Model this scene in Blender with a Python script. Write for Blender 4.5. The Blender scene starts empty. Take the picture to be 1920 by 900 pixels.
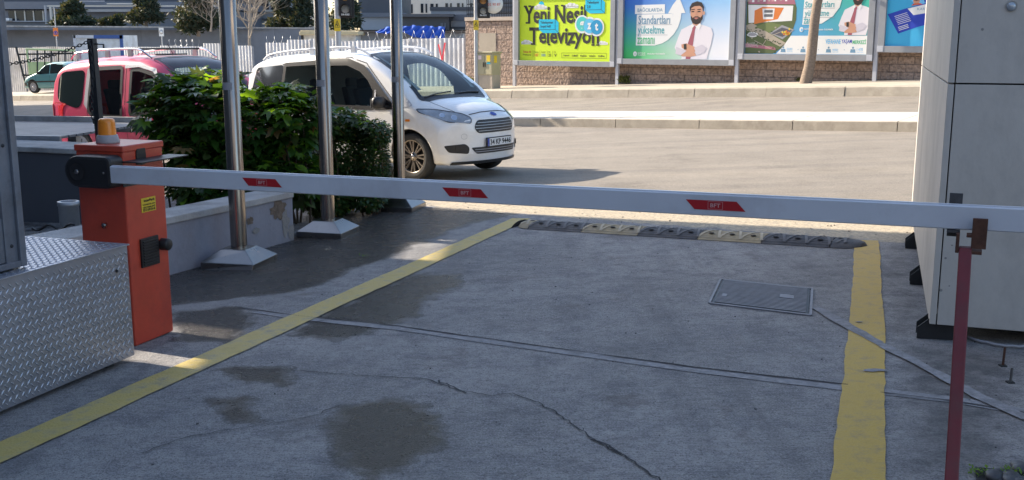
import bpy, bmesh, math, random
import numpy as np
from mathutils import Vector, Matrix, noise as mnoise
from mathutils.bvhtree import BVHTree
R = math.radians
SC = bpy.context.scene
COL = SC.collection
random.seed(7)

# ------------------------------------------------------------------ camera, sky, sun, exposure
F = 1980.0; PITCH = math.atan(378 / 1980.0); CZ = 1.45
cam = bpy.data.cameras.new('camera'); camo = bpy.data.objects.new('camera', cam); COL.objects.link(camo)
camo.location = (0, 0, CZ); camo.rotation_euler = (math.pi / 2 - PITCH, 0, 0)
cam.sensor_width = 36.0; cam.lens = 36.0 * F / 1920.0; cam.clip_end = 2000; cam.clip_start = 0.05
SC.camera = camo
SUN_AZ = 61.0      # degrees to the left of the view direction
SUN_EL = 27.5
W = bpy.data.worlds.new('World'); SC.world = W; W.use_nodes = True
nt = W.node_tree; bg = nt.nodes['Background']
sky = nt.nodes.new('ShaderNodeTexSky'); sky.sky_type = 'NISHITA'; sky.sun_disc = False
sky.sun_elevation = R(SUN_EL); sky.sun_rotation = R(-SUN_AZ)
sky.air_density = 1.0; sky.dust_density = 1.8; sky.ozone_density = 1.5
nt.links.new(sky.outputs[0], bg.inputs[0]); bg.inputs[1].default_value = 0.145
sun = bpy.data.lights.new('sun', 'SUN'); sun.energy = 5.0; sun.angle = R(0.5); sun.color = (1.0, 0.88, 0.72)
suno = bpy.data.objects.new('sun', sun); COL.objects.link(suno)
sd = Vector((-math.sin(R(SUN_AZ)) * math.cos(R(SUN_EL)), math.cos(R(SUN_AZ)) * math.cos(R(SUN_EL)), math.sin(R(SUN_EL))))
suno.rotation_euler = sd.to_track_quat('Z', 'Y').to_euler(); suno.location = (-8, 6, 12)
SC.view_settings.view_transform = 'Standard'; SC.view_settings.look = 'None'
SC.view_settings.exposure = 1.2; SC.view_settings.gamma = 1.0; SC.view_settings.use_curve_mapping = False
SC.render.engine = 'CYCLES'; SC.cycles.use_denoising = True
SC.cycles.max_bounces = 8; SC.cycles.diffuse_bounces = 4; SC.cycles.glossy_bounces = 4; SC.cycles.transmission_bounces = 6
SC.cycles.sample_clamp_indirect = 6

# ------------------------------------------------------------------ terrain and measuring helpers
AL = R(37); US = Vector((math.cos(AL), -math.sin(AL), 0)); VS = Vector((math.sin(AL), math.cos(AL), 0))
DD = Vector((math.sin(R(19)), math.cos(R(19)), 0)); RR = Vector((math.cos(R(19)), -math.sin(R(19)), 0))
KN = [(-400, .3), (-60, .3), (0, 0), (13, -.065), (19.65, 0), (21.4, .25), (25.2, .415), (25.21, .655), (27.6, .714), (500, .8)]
def gv(v):
    for (a, b), (c, d) in zip(KN, KN[1:]):
        if v <= c: return b + (d - b) * (v - a) / (c - a)
    return .8
def uv(x, y): return x * US.x + y * US.y, x * VS.x + y * VS.y
def xy(u, v): return u * US.x + v * VS.x, u * US.y + v * VS.y
def G(x, y):
    u, v = uv(x, y); return gv(v) + .0373 * max(u, -75)
def ray(px, py):
    a = (px - 960) / F; b = (450 - py) / F
    dy = math.cos(PITCH) + b * math.sin(PITCH)
    return a / dy, (-math.sin(PITCH) + b * math.cos(PITCH)) / dy
def at(px, py, Y):
    a, b = ray(px, py); return Vector((a * Y, Y, CZ + b * Y))
def gp(px, py):
    a, b = ray(px, py); t = 1.0
    while t < 200 and CZ + b * t > G(a * t, t): t += .02
    t -= .01
    return Vector((a * t, t, G(a * t, t)))

# ------------------------------------------------------------------ object helpers
def tag(o, label=None, cat=None, group=None, kind=None):
    if label: o['label'] = label
    if cat: o['category'] = cat
    if group: o['group'] = group
    if kind: o['kind'] = kind
    return o
def empty(name, loc=(0, 0, 0), rz=0.0, label=None, cat=None, group=None):
    o = bpy.data.objects.new(name, None); COL.objects.link(o)
    o.empty_display_size = .2
    o.location = loc; o.rotation_euler = (0, 0, rz)
    return tag(o, label, cat, group)
def kids(o): return [c for c in list(COL.objects) if c.parent == o]
def copy_tree(o, parent=None):
    c = o.copy(); COL.objects.link(c); c.parent = parent
    for ch in kids(o): copy_tree(ch, c)
    return c

class MB:
    def __init__(s): s.v = []; s.f = []; s.mi = []; s.mats = []; s.sm = []
    def m(s, mat):
        if mat not in s.mats: s.mats.append(mat)
        return s.mats.index(mat)
    def add(s, vs, fs, mat, smooth=False, M=None):
        n = len(s.v)
        for p in vs:
            p = Vector(p)
            s.v.append(M @ p if M is not None else p)
        k = s.m(mat)
        for f in fs: s.f.append([n + i for i in f]); s.mi.append(k); s.sm.append(smooth)
        return s
    def box(s, c, d, mat, M=None, rz=0.0):
        x, y, z = d[0] / 2, d[1] / 2, d[2] / 2
        vs = [Vector((i * x, j * y, k * z)) for i in (-1, 1) for j in (-1, 1) for k in (-1, 1)]
        if rz:
            q = Matrix.Rotation(rz, 3, 'Z'); vs = [q @ p for p in vs]
        vs = [p + Vector(c) for p in vs]
        return s.add(vs, [(0, 1, 3, 2), (4, 6, 7, 5), (0, 4, 5, 1), (2, 3, 7, 6), (0, 2, 6, 4), (1, 5, 7, 3)], mat, False, M)
    def obox(s, o, ax, ay, az, mat):     # oriented box: corner o and three edge vectors
        o = Vector(o); vs = [o + i * ax + j * ay + k * az for i in (0, 1) for j in (0, 1) for k in (0, 1)]
        fs = [(0, 1, 3, 2), (4, 6, 7, 5), (0, 4, 5, 1), (2, 3, 7, 6), (0, 2, 6, 4), (1, 5, 7, 3)]
        if Vector(ax).cross(Vector(ay)).dot(Vector(az)) < 0: fs = [f[::-1] for f in fs]
        return s.add(vs, fs, mat)
    def tube(s, pts, rad, mat, n=10, cap=True, M=None, smooth=True):
        pts = [Vector(p) for p in pts]
        rs = rad if isinstance(rad, (list, tuple)) else [rad] * len(pts)
        vs = []; fs = []; prev = None
        for i, p in enumerate(pts):
            t = (pts[min(i + 1, len(pts) - 1)] - pts[max(i - 1, 0)]).normalized()
            if prev is None: a = t.orthogonal().normalized()
            else:
                a = prev - t * prev.dot(t)
                a = a.normalized() if a.length > 1e-6 else t.orthogonal().normalized()
            prev = a; b = t.cross(a)
            for k in range(n):
                w = 2 * math.pi * k / n
                vs.append(p + (a * math.cos(w) + b * math.sin(w)) * rs[i])
        for i in range(len(pts) - 1):
            for k in range(n):
                k2 = (k + 1) % n
                fs.append((i * n + k, i * n + k2, (i + 1) * n + k2, (i + 1) * n + k))
        s.add(vs, fs, mat, smooth, M)
        if cap:
            s.add(vs[:n], [tuple(range(n))[::-1]], mat, False, M); s.add(vs[-n:], [tuple(range(n))], mat, False, M)
        return s
    def lathe(s, prof, mat, n=24, M=None, smooth=True):   # prof [(r, z)] around z
        vs = []; fs = []
        for r, z in prof:
            for k in range(n):
                w = 2 * math.pi * k / n; vs.append((r * math.cos(w), r * math.sin(w), z))
        for i in range(len(prof) - 1):
            for k in range(n):
                k2 = (k + 1) % n; fs.append((i * n + k, i * n + k2, (i + 1) * n + k2, (i + 1) * n + k))
        return s.add(vs, fs, mat, smooth, M)
    def poly(s, pts, mat, M=None): return s.add(pts, [tuple(range(len(pts)))], mat, False, M)
    def prism(s, pts2, ex, mat, M=None, flip=False):     # pts2 in xy (ccw), extruded z 0..ex
        n = len(pts2)
        vs = [(p[0], p[1], 0) for p in pts2] + [(p[0], p[1], ex) for p in pts2]
        fs = [tuple(range(n))[::-1], tuple(range(n, 2 * n))] + [(i, (i + 1) % n, n + (i + 1) % n, n + i) for i in range(n)]
        return s.add(vs, fs, mat, False, M)
    def grid(s, fn, nu, nv, mat, smooth=True):
        vs = [fn(i / nu, j / nv) for i in range(nu + 1) for j in range(nv + 1)]
        fs = [(i * (nv + 1) + j, (i + 1) * (nv + 1) + j, (i + 1) * (nv + 1) + j + 1, i * (nv + 1) + j + 1) for i in range(nu) for j in range(nv)]
        return s.add(vs, fs, mat, smooth)
    def build(s, name, parent=None, bevel=0, label=None, cat=None, group=None, kind=None, loc=None, rz=0):
        me = bpy.data.meshes.new(name)
        me.from_pydata([tuple(p) for p in s.v], [], s.f)
        for m in s.mats: me.materials.append(m)
        me.polygons.foreach_set('material_index', s.mi); me.polygons.foreach_set('use_smooth', s.sm)
        me.update()
        o = bpy.data.objects.new(name, me); COL.objects.link(o)
        if parent is not None: o.parent = parent
        if loc is not None: o.location = loc
        o.rotation_euler = (0, 0, rz)
        if bevel:
            b = o.modifiers.new('bevel', 'BEVEL'); b.width = bevel; b.segments = 2; b.limit_method = 'ANGLE'; b.angle_limit = R(40)
        return tag(o, label, cat, group, kind)
def frame3(o, x, y, z):
    M = Matrix.Identity(4)
    for i in range(3): M[i][0] = x[i]; M[i][1] = y[i]; M[i][2] = z[i]; M[i][3] = o[i]
    return M

# ------------------------------------------------------------------ materials
def mat(name, col, rough=.6, metal=0.0, var=.12, vs=4.0, bump=0.0, bs=60.0, coat=0.0, stretch=None, dirt=None, ds=1.5, spec=None, trans=0, emis=None, alpha=None, rvar=0.0):
    m = bpy.data.materials.new(name); m.use_nodes = True
    n = m.node_tree.nodes; l = m.node_tree.links; b = n['Principled BSDF']
    b.inputs['Roughness'].default_value = rough; b.inputs['Metallic'].default_value = metal
    b.inputs['Coat Weight'].default_value = coat; b.inputs['Coat Roughness'].default_value = .05
    if spec is not None: b.inputs['Specular IOR Level'].default_value = spec
    if trans: b.inputs['Transmission Weight'].default_value = trans
    if alpha is not None: b.inputs['Alpha'].default_value = alpha
    tc = n.new('ShaderNodeTexCoord'); mp = n.new('ShaderNodeMapping'); l.new(tc.outputs['Object'], mp.inputs[0])
    if stretch: mp.inputs['Scale'].default_value = stretch
    c = (*col, 1)
    if var or dirt:
        nz = n.new('ShaderNodeTexNoise'); nz.inputs['Scale'].default_value = vs; nz.inputs['Detail'].default_value = 6; nz.inputs['Roughness'].default_value = .65
        l.new(mp.outputs[0], nz.inputs[0])
        rp = n.new('ShaderNodeValToRGB'); rp.color_ramp.elements[0].position = .3; rp.color_ramp.elements[1].position = .7
        rp.color_ramp.elements[0].color = (*[k * (1 - var) for k in col], 1); rp.color_ramp.elements[1].color = (*[min(1, k * (1 + var)) for k in col], 1)
        l.new(nz.outputs[0], rp.inputs[0]); out = rp.outputs[0]
        if dirt:
            n2 = n.new('ShaderNodeTexNoise'); n2.inputs['Scale'].default_value = ds; n2.inputs['Detail'].default_value = 9; n2.inputs['Roughness'].default_value = .7
            l.new(mp.outputs[0], n2.inputs[0])
            r2 = n.new('ShaderNodeValToRGB'); r2.color_ramp.elements[0].position = .48; r2.color_ramp.elements[1].position = .72
            l.new(n2.outputs[0], r2.inputs[0])
            mx = n.new('ShaderNodeMix'); mx.data_type = 'RGBA'; l.new(r2.outputs[0], mx.inputs[0]); l.new(out, mx.inputs[6]); mx.inputs[7].default_value = (*dirt, 1)
            out = mx.outputs[2]
        l.new(out, b.inputs['Base Color'])
        if rvar:
            ma = n.new('ShaderNodeMath'); ma.operation = 'MULTIPLY_ADD'; l.new(nz.outputs[0], ma.inputs[0]); ma.inputs[1].default_value = rvar; ma.inputs[2].default_value = rough - rvar / 2
            l.new(ma.outputs[0], b.inputs['Roughness'])
    else: b.inputs['Base Color'].default_value = c
    if bump:
        nb = n.new('ShaderNodeTexNoise'); nb.inputs['Scale'].default_value = bs; nb.inputs['Detail'].default_value = 5
        l.new(mp.outputs[0], nb.inputs[0]); bp = n.new('ShaderNodeBump'); bp.inputs['Strength'].default_value = bump; bp.inputs['Distance'].default_value = .01
        l.new(nb.outputs[0], bp.inputs['Height']); l.new(bp.outputs[0], b.inputs['Normal'])
    if emis:
        b.inputs['Emission Color'].default_value = (*emis[0], 1); b.inputs['Emission Strength'].default_value = emis[1]
    return m
def flat(name, col, rough=.6, **k): return mat(name, col, rough, var=0, **k)

def leaf_mat(name, col, rough=.35, tr=.35, var=.35):
    m = mat(name, col, rough, var=var, vs=3.0); n = m.node_tree.nodes; l = m.node_tree.links; b = n['Principled BSDF']
    t = n.new('ShaderNodeBsdfTranslucent'); t.inputs[0].default_value = (col[0] * 3.0 + .02, col[1] * 2.6, col[2] * 1.0, 1)
    mx = n.new('ShaderNodeMixShader'); mx.inputs[0].default_value = tr; l.new(b.outputs[0], mx.inputs[1]); l.new(t.outputs[0], mx.inputs[2])
    l.new(mx.outputs[0], n['Material Output'].inputs[0]); return m

def ground_mat():
    m = bpy.data.materials.new('driveway_concrete'); m.use_nodes = True
    n = m.node_tree.nodes; l = m.node_tree.links; b = n['Principled BSDF']
    def N(t, **k):
        o = n.new(t)
        for a, v in k.items(): setattr(o, a, v)
        return o
    def noise(vec, sc, det=6, ro=.6):
        o = N('ShaderNodeTexNoise'); o.inputs['Scale'].default_value = sc; o.inputs['Detail'].default_value = det; o.inputs['Roughness'].default_value = ro; l.new(vec, o.inputs[0]); return o.outputs[0]
    def mth(op, a, c=None, d=None, clamp=False):
        o = N('ShaderNodeMath', operation=op, use_clamp=clamp)
        for i, q in enumerate((a, c, d)):
            if q is None: continue
            if isinstance(q, (int, float)): o.inputs[i].default_value = q
            else: l.new(q, o.inputs[i])
        return o.outputs[0]
    def mixc(f, a, c):
        o = N('ShaderNodeMix', data_type='RGBA')
        for i, q in ((0, f), (6, a), (7, c)):
            if isinstance(q, tuple): o.inputs[i].default_value = (*q, 1)
            elif isinstance(q, (int, float)): o.inputs[i].default_value = q
            else: l.new(q, o.inputs[i])
        return o.outputs[2]
    def ramp(x, a, c): 
        o = N('ShaderNodeMapRange', interpolation_type='SMOOTHSTEP'); l.new(x, o.inputs[0]); o.inputs[1].default_value = a; o.inputs[2].default_value = c; return o.outputs[0]
    def attr(nm): o = N('ShaderNodeAttribute', attribute_name=nm); return o.outputs['Fac']
    tc = N('ShaderNodeTexCoord'); P = tc.outputs['Object']
    mp = N('ShaderNodeMapping'); l.new(P, mp.inputs[0]); mp.inputs['Rotation'].default_value = (0, 0, R(28)); mp.inputs['Scale'].default_value = (1.2, 22, 1)
    BR = mp.outputs[0]
    big = noise(P, .7, 5); mid = noise(P, 5, 8, .7); fine = noise(P, 90, 3); broom = noise(BR, 7, 4, .75); grit = noise(P, 260, 2)
    col = mixc(ramp(big, .3, .7), (.30, .287, .277), (.47, .45, .435))
    col = mixc(mth('MULTIPLY', ramp(mid, .42, .68), .6), col, (.12, .125, .14))
    col = mixc(mth('MULTIPLY', ramp(noise(P, 22, 6, .8), .45, .65), .55), col, (.13, .13, .14))
    col = mixc(mth('MULTIPLY', ramp(noise(P, 55, 4, .8), .52, .7), .45), col, (.42, .43, .45))
    col = mixc(mth('MULTIPLY', ramp(broom, .45, .62), .28), col, (.44, .44, .46))
    col = mixc(mth('MULTIPLY', ramp(broom, .52, .36), .28), col, (.10, .10, .11))
    agg = noise(P, 120, 2, .9); agg2 = noise(P, 48, 3, .9)
    col = mixc(mth('MULTIPLY', ramp(agg, .56, .66), .7), col, (.52, .52, .53))
    col = mixc(mth('MULTIPLY', ramp(agg, .44, .36), .75), col, (.06, .06, .065))
    col = mixc(mth('MULTIPLY', ramp(agg2, .60, .68), .6), col, (.07, .07, .075))
    col = mixc(mth('MULTIPLY', ramp(noise(P, 2.2, 6, .7), .55, .7), .45), col, (.13, .13, .135))
    col = mixc(mth('MULTIPLY', ramp(fine, .55, .8), .5), col, (.08, .08, .09))
    # brown stains
    st = noise(P, 1.3, 7, .75)
    col = mixc(mth('MULTIPLY', ramp(st, .56, .72), .65), col, (.13, .11, .10))
    # dirty side strip on the right, mottled
    tyre = N('ShaderNodeMapping'); l.new(P, tyre.inputs[0]); tyre.inputs['Rotation'].default_value = (0, 0, R(19)); tyre.inputs['Scale'].default_value = (3.2, .18, 1)
    col = mixc(mth('MULTIPLY', ramp(noise(tyre.outputs[0], 1.6, 4, .6), .52, .72), .35), col, (.12, .12, .125))
    rt = ramp(mth('ADD', attr('dirt'), mth('MULTIPLY', mth('SUBTRACT', mid, .5), .5)), 0.0, .35)
    col = mixc(mth('MULTIPLY', rt, .75), col, mixc(ramp(noise(P, 9, 8, .8), .4, .65), (.05, .05, .055), (.21, .2, .19)))
    # sand
    sa = ramp(mth('ADD', attr('sand'), mth('MULTIPLY', mth('SUBTRACT', noise(P, 6, 8, .75), .5), .9)), -.08, .14)
    sandc = mixc(ramp(noise(P, 30, 6, .8), .35, .7), (.66, .56, .40), (.30, .26, .20))
    col = mixc(sa, col, sandc)
    # asphalt (left verge, beyond)
    # wet
    w = ramp(mth('ADD', attr('wet'), mth('MULTIPLY', mth('SUBTRACT', noise(P, 5, 10, .78), .5), .42)), -.04, .045)
    ww = mth('MULTIPLY', w, mth('SUBTRACT', 1.0, sa))
    wc = N('ShaderNodeMix', data_type='RGBA', blend_type='MULTIPLY'); l.new(ww, wc.inputs[0]); l.new(col, wc.inputs[6]); wc.inputs[7].default_value = (.27, .245, .22, 1)
    l.new(wc.outputs[2], b.inputs['Base Color'])
    rg = mth('SUBTRACT', mth('MULTIPLY_ADD', mid, .15, .66), mth('MULTIPLY', ww, .46))
    b.inputs['Specular IOR Level'].default_value = .5
    l.new(rg, b.inputs['Roughness'])
    h = mth('ADD', mth('MULTIPLY', broom, .35), mth('ADD', mth('MULTIPLY', agg, .45), mth('MULTIPLY', noise(P, 35, 5), .35)))
    h = mth('ADD', h, mth('MULTIPLY', ww, mth('MULTIPLY', noise(P, 70, 3, .8), 1.3)))
    bp = N('ShaderNodeBump'); bp.inputs['Strength'].default_value = 1.0; bp.inputs['Distance'].default_value = .03
    l.new(h, bp.inputs['Height']); l.new(bp.outputs[0], b.inputs['Normal'])
    return m

def asphalt_mat():
    m = mat('road_asphalt', (.275, .242, .20), .85, var=.12, vs=1.2, bump=.5, bs=140, stretch=(1, 1, 1))
    n = m.node_tree.nodes; l = m.node_tree.links; b = n['Principled BSDF']
    src = b.inputs['Base Color'].links[0].from_socket
    tc = n.new('ShaderNodeTexCoord'); mp = n.new('ShaderNodeMapping'); l.new(tc.outputs['Object'], mp.inputs[0]); mp.inputs['Rotation'].default_value = (0, 0, AL); mp.inputs['Scale'].default_value = (.05, 1.5, 1)
    nz = n.new('ShaderNodeTexNoise'); nz.inputs['Scale'].default_value = 1.0; nz.inputs['Detail'].default_value = 7; nz.inputs['Roughness'].default_value = .6; l.new(mp.outputs[0], nz.inputs[0])
    rp = n.new('ShaderNodeValToRGB'); rp.color_ramp.elements[0].position = .35; rp.color_ramp.elements[1].position = .7
    rp.color_ramp.elements[0].color = (.80, .80, .81, 1); rp.color_ramp.elements[1].color = (1.06, 1.05, 1.02, 1); l.new(nz.outputs[0], rp.inputs[0])
    mx = n.new('ShaderNodeMix'); mx.data_type = 'RGBA'; mx.blend_type = 'MULTIPLY'; mx.inputs[0].default_value = 1; l.new(src, mx.inputs[6]); l.new(rp.outputs[0], mx.inputs[7])
    sp = n.new('ShaderNodeTexNoise'); sp.inputs['Scale'].default_value = 70; sp.inputs['Detail'].default_value = 2; l.new(tc.outputs['Object'], sp.inputs[0])
    r3 = n.new('ShaderNodeValToRGB'); r3.color_ramp.elements[0].position = .4; r3.color_ramp.elements[1].position = .62; r3.color_ramp.elements[0].color = (.8, .8, .8, 1); r3.color_ramp.elements[1].color = (1.1, 1.1, 1.1, 1); l.new(sp.outputs[0], r3.inputs[0])
    m2 = n.new('ShaderNodeMix'); m2.data_type = 'RGBA'; m2.blend_type = 'MULTIPLY'; m2.inputs[0].default_value = 1; l.new(mx.outputs[2], m2.inputs[6]); l.new(r3.outputs[0], m2.inputs[7])
    n4 = n.new('ShaderNodeTexNoise'); n4.inputs['Scale'].default_value = .9; n4.inputs['Detail'].default_value = 10; n4.inputs['Roughness'].default_value = .75; l.new(tc.outputs['Object'], n4.inputs[0])
    r4 = n.new('ShaderNodeValToRGB'); r4.color_ramp.elements[0].position = .53; r4.color_ramp.elements[1].position = .68; r4.color_ramp.elements[0].color = (1, 1, 1, 1); r4.color_ramp.elements[1].color = (.72, .71, .70, 1); l.new(n4.outputs[0], r4.inputs[0])
    m5 = n.new('ShaderNodeMix'); m5.data_type = 'RGBA'; m5.blend_type = 'MULTIPLY'; m5.inputs[0].default_value = 1; l.new(m2.outputs[2], m5.inputs[6]); l.new(r4.outputs[0], m5.inputs[7])
    n6 = n.new('ShaderNodeTexNoise'); n6.inputs['Scale'].default_value = 26; n6.inputs['Detail'].default_value = 4; n6.inputs['Roughness'].default_value = .9; l.new(tc.outputs['Object'], n6.inputs[0])
    r6 = n.new('ShaderNodeValToRGB'); r6.color_ramp.elements[0].position = .35; r6.color_ramp.elements[1].position = .65; r6.color_ramp.elements[0].color = (.82, .82, .82, 1); r6.color_ramp.elements[1].color = (1.12, 1.12, 1.12, 1); l.new(n6.outputs[0], r6.inputs[0])
    m7 = n.new('ShaderNodeMix'); m7.data_type = 'RGBA'; m7.blend_type = 'MULTIPLY'; m7.inputs[0].default_value = 1; l.new(m5.outputs[2], m7.inputs[6]); l.new(r6.outputs[0], m7.inputs[7])
    l.new(m7.outputs[2], b.inputs['Base Color']); return m

def block_mat(name, c1, c2, mortar, bw, bh, bump=.6, rough=.9):
    m = bpy.data.materials.new(name); m.use_nodes = True; n = m.node_tree.nodes; l = m.node_tree.links; b = n['Principled BSDF']
    b.inputs['Roughness'].default_value = rough
    tc = n.new('ShaderNodeTexCoord'); br = n.new('ShaderNodeTexBrick'); l.new(tc.outputs['UV'], br.inputs[0])
    br.inputs['Color1'].default_value = (*c1, 1); br.inputs['Color2'].default_value = (*c2, 1); br.inputs['Mortar'].default_value = (*mortar, 1)
    br.inputs['Scale'].default_value = 1; br.inputs['Brick Width'].default_value = bw; br.inputs['Row Height'].default_value = bh; br.inputs['Mortar Size'].default_value = .012; br.inputs['Mortar Smooth'].default_value = .4
    nz = n.new('ShaderNodeTexNoise'); nz.inputs['Scale'].default_value = 14; nz.inputs['Detail'].default_value = 8; l.new(tc.outputs['Object'], nz.inputs[0])
    rp = n.new('ShaderNodeValToRGB'); rp.color_ramp.elements[0].color = (.55, .55, .55, 1); rp.color_ramp.elements[1].color = (1.25, 1.25, 1.25, 1); rp.color_ramp.elements[0].position = .3; rp.color_ramp.elements[1].position = .7; l.new(nz.outputs[0], rp.inputs[0])
    mx = n.new('ShaderNodeMix'); mx.data_type = 'RGBA'; mx.blend_type = 'MULTIPLY'; mx.inputs[0].default_value = 1; l.new(br.outputs[0], mx.inputs[6]); l.new(rp.outputs[0], mx.inputs[7]); l.new(mx.outputs[2], b.inputs['Base Color'])
    ad = n.new('ShaderNodeMath'); ad.operation = 'SUBTRACT'; l.new(nz.outputs[0], ad.inputs[0]); l.new(br.outputs[1], ad.inputs[1])
    bp = n.new('ShaderNodeBump'); bp.inputs['Strength'].default_value = bump; bp.inputs['Distance'].default_value = .05; l.new(ad.outputs[0], bp.inputs['Height']); l.new(bp.outputs[0], b.inputs['Normal'])
    return m

def checker_mat():    # worn aluminium; the tread lozenges are modelled
    return mat('tread_plate_metal', (.40, .41, .45), .42, 0.8, var=.1, vs=6, bump=.15, bs=200, rvar=.12)

MT = {}
MT['conc'] = mat('pale_concrete', (.42, .41, .40), .85, var=.2, vs=3, bump=.4, bs=50, dirt=(.2, .19, .18), ds=2.0)
MT['kerb'] = mat('kerb_concrete', (.40, .35, .28), .9, var=.18, vs=2, bump=.4, bs=40, dirt=(.3, .26, .2), ds=3)
MT['kerbw'] = mat('median_white_paint', (.54, .50, .44), .8, var=.12, vs=3, dirt=(.5, .46, .4), ds=4)
MT['walk'] = mat('sidewalk_concrete', (.44, .38, .30), .9, var=.14, vs=.8, bump=.4, bs=40, dirt=(.38, .33, .26), ds=2.5)
MT['grd'] = mat('dusty_ground', (.30, .28, .25), .95, var=.2, vs=.5)
MT['asph'] = asphalt_mat()
MT['drive'] = ground_mat()
MT['yel'] = mat('faded_yellow_line_paint', (.52, .40, .12), .65, var=.2, vs=9, bump=.5, bs=90, dirt=(.24, .22, .17), ds=9)
MT['yel2'] = mat('golden_line_paint', (.52, .34, .055), .6, var=.12, vs=12, bump=.5, bs=90, dirt=(.30, .22, .09), ds=12)
MT['joint'] = mat('light_joint_mortar', (.245, .245, .255), .8, var=.3, vs=30, bump=.6, bs=90, dirt=(.15, .15, .155), ds=11)
MT['crack'] = mat('dark_crack', (.035, .035, .04), .95, var=.2)
MT['steel'] = mat('brushed_stainless', (.30, .27, .245), .2, 1.0, var=.08, vs=3, bump=.03, bs=300, stretch=(1, 1, .05), rvar=.1)
MT['steel2'] = mat('dull_stainless', (.27, .265, .26), .3, 1.0, var=.1, vs=12, rvar=.2, bump=.1, bs=8)
MT['galv'] = mat('galvanised_metal', (.40, .41, .43), .5, .7, var=.15, vs=8)
MT['orange'] = mat('cabinet_orange_red_paint', (.52, .062, .032), .42, 0, var=.12, vs=6, dirt=(.34, .05, .035), ds=2.2, bump=.05, bs=250, coat=.15, rvar=.12)
MT['blk'] = mat('black_plastic', (.014, .014, .016), .42, var=.2, bump=.1, bs=300)
MT['rubber'] = mat('black_rubber', (.055, .055, .06), .65, var=.3, vs=14, bump=.3, bs=120, dirt=(.13, .125, .12), ds=5)
MT['rubY'] = mat('worn_yellow_rubber', (.36, .30, .19), .75, var=.2, vs=10, bump=.3, bs=120, dirt=(.22, .20, .17), ds=5)
MT['amber'] = mat('amber_plastic', (.85, .26, .01), .3, var=.1, vs=10, coat=.3)
MT['greyp'] = mat('grey_plastic', (.33, .33, .35), .5)
MT['white'] = mat('white_powder_coat', (.58, .62, .69), .35, var=.05, vs=3, coat=.1, dirt=(.47, .49, .54), ds=2.5, bump=.03, bs=12)
MT['redf'] = flat('red_reflective_film', (.42, .012, .02), .3)
MT['redl'] = flat('pale_print_on_red', (.62, .35, .35), .4)
MT['rust'] = mat('rusty_steel', (.10, .045, .03), .8, .2, var=.4, vs=12, bump=.3, bs=60)
MT['dred'] = mat('dark_red_paint', (.15, .012, .018), .45, var=.2, vs=8, dirt=(.12, .03, .03), ds=6)
MT['ystick'] = flat('yellow_sticker', (.75, .52, .03), .5)
MT['ink'] = flat('black_ink', (.012, .012, .014), .6)
MT['clad'] = mat('fibre_cement_cladding', (.53, .50, .46), .55, var=.1, vs=1.2, dirt=(.36, .34, .315), ds=1.1, stretch=(1.2, 1.2, .7), bump=.08, bs=60, rvar=.15)
MT['deck'] = mat('dull_platform_slats', (.17, .18, .20), .55, .4, var=.2, vs=4)
MT['dark'] = mat('dark_gap', (.02, .02, .022), .9)
MT['dsteel'] = mat('dark_steel', (.045, .047, .05), .5, .6, var=.2)
MT['plast'] = mat('white_plaster', (.27, .275, .32), .85, var=.12, vs=3, bump=.2, bs=40, dirt=(.19, .19, .215), ds=2.2)
MT['brown'] = mat('exposed_brown_render', (.17, .13, .10), .95, var=.35, vs=20, bump=.8, bs=40)
MT['booth'] = mat('weathered_grey_booth_paint', (.20, .22, .26), .45, .5, var=.2, vs=5, dirt=(.09, .09, .10), ds=3, rvar=.2)
MT['check'] = checker_mat()
MT['leafA'] = leaf_mat('broad_leaf_green', (.030, .085, .014), .3, .3)
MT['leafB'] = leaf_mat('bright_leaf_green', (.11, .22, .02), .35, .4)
MT['leafC'] = leaf_mat('clipped_leaf_dark', (.026, .066, .016), .4, .2)
MT['leafD'] = leaf_mat('dry_brown_leaf', (.20, .13, .05), .7, .3); MT['leafE'] = leaf_mat('olive_leaf', (.045, .075, .02), .45, .3)
MT['conif'] = leaf_mat('conifer_green', (.020, .036, .018), .7, .12)
MT['conif2'] = leaf_mat('dusty_conifer_green', (.06, .062, .035), .7, .12)
MT['bark'] = mat('grey_brown_bark', (.22, .17, .13), .95, var=.3, vs=14, bump=.9, bs=25, stretch=(1, 1, 3))
MT['twig'] = mat('pale_twig', (.32, .27, .22), .9)
MT['stem'] = mat('brown_stem', (.06, .045, .03), .9)
MT['wpaint'] = mat('white_car_paint', (.84, .84, .83), .32, 0, var=.025, vs=1.2, coat=.8, dirt=(.70, .68, .64), ds=1.2)
MT['ppaint'] = mat('faded_pink_red_car_paint', (.52, .02, .085), .42, .1, var=.08, vs=1.5, coat=.3, dirt=(.46, .04, .10), ds=1.5)
MT['gpaint'] = mat('teal_car_paint', (.09, .27, .30), .35, .2, var=.05, coat=.7)
MT['glass'] = mat('dark_car_glass', (.012, .018, .018), .04, 0, var=0, spec=.6, coat=0)
MT['glass2'] = mat('hazy_grey_car_glass', (.05, .055, .06), .09, 0, var=.2, vs=2, spec=.9, coat=1.0)
MT['trim'] = mat('black_trim', (.02, .02, .022), .4)
MT['seam'] = flat('seam_shadow_gap', (.02, .01, .012), .9)
MT['wseam'] = flat('panel_gap_grey', (.07, .07, .075), .9)
MT['chrome'] = mat('chrome_trim', (.7, .7, .72), .12, 1.0, var=0)
MT['alloy'] = mat('bronze_grey_alloy', (.30, .26, .22), .35, .9, var=.08)
MT['tyre'] = mat('tyre_rubber', (.03, .03, .03), .85, var=.2, bump=.3, bs=60)
MT['lampg'] = mat('headlamp_lens', (.36, .38, .40), .2, .5, var=.3, vs=9, coat=.4)
MT['lampr'] = mat('red_lamp_lens', (.55, .015, .012), .15, coat=1.0)
MT['plate'] = flat('plate_white', (.72, .72, .70), .4)
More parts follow.
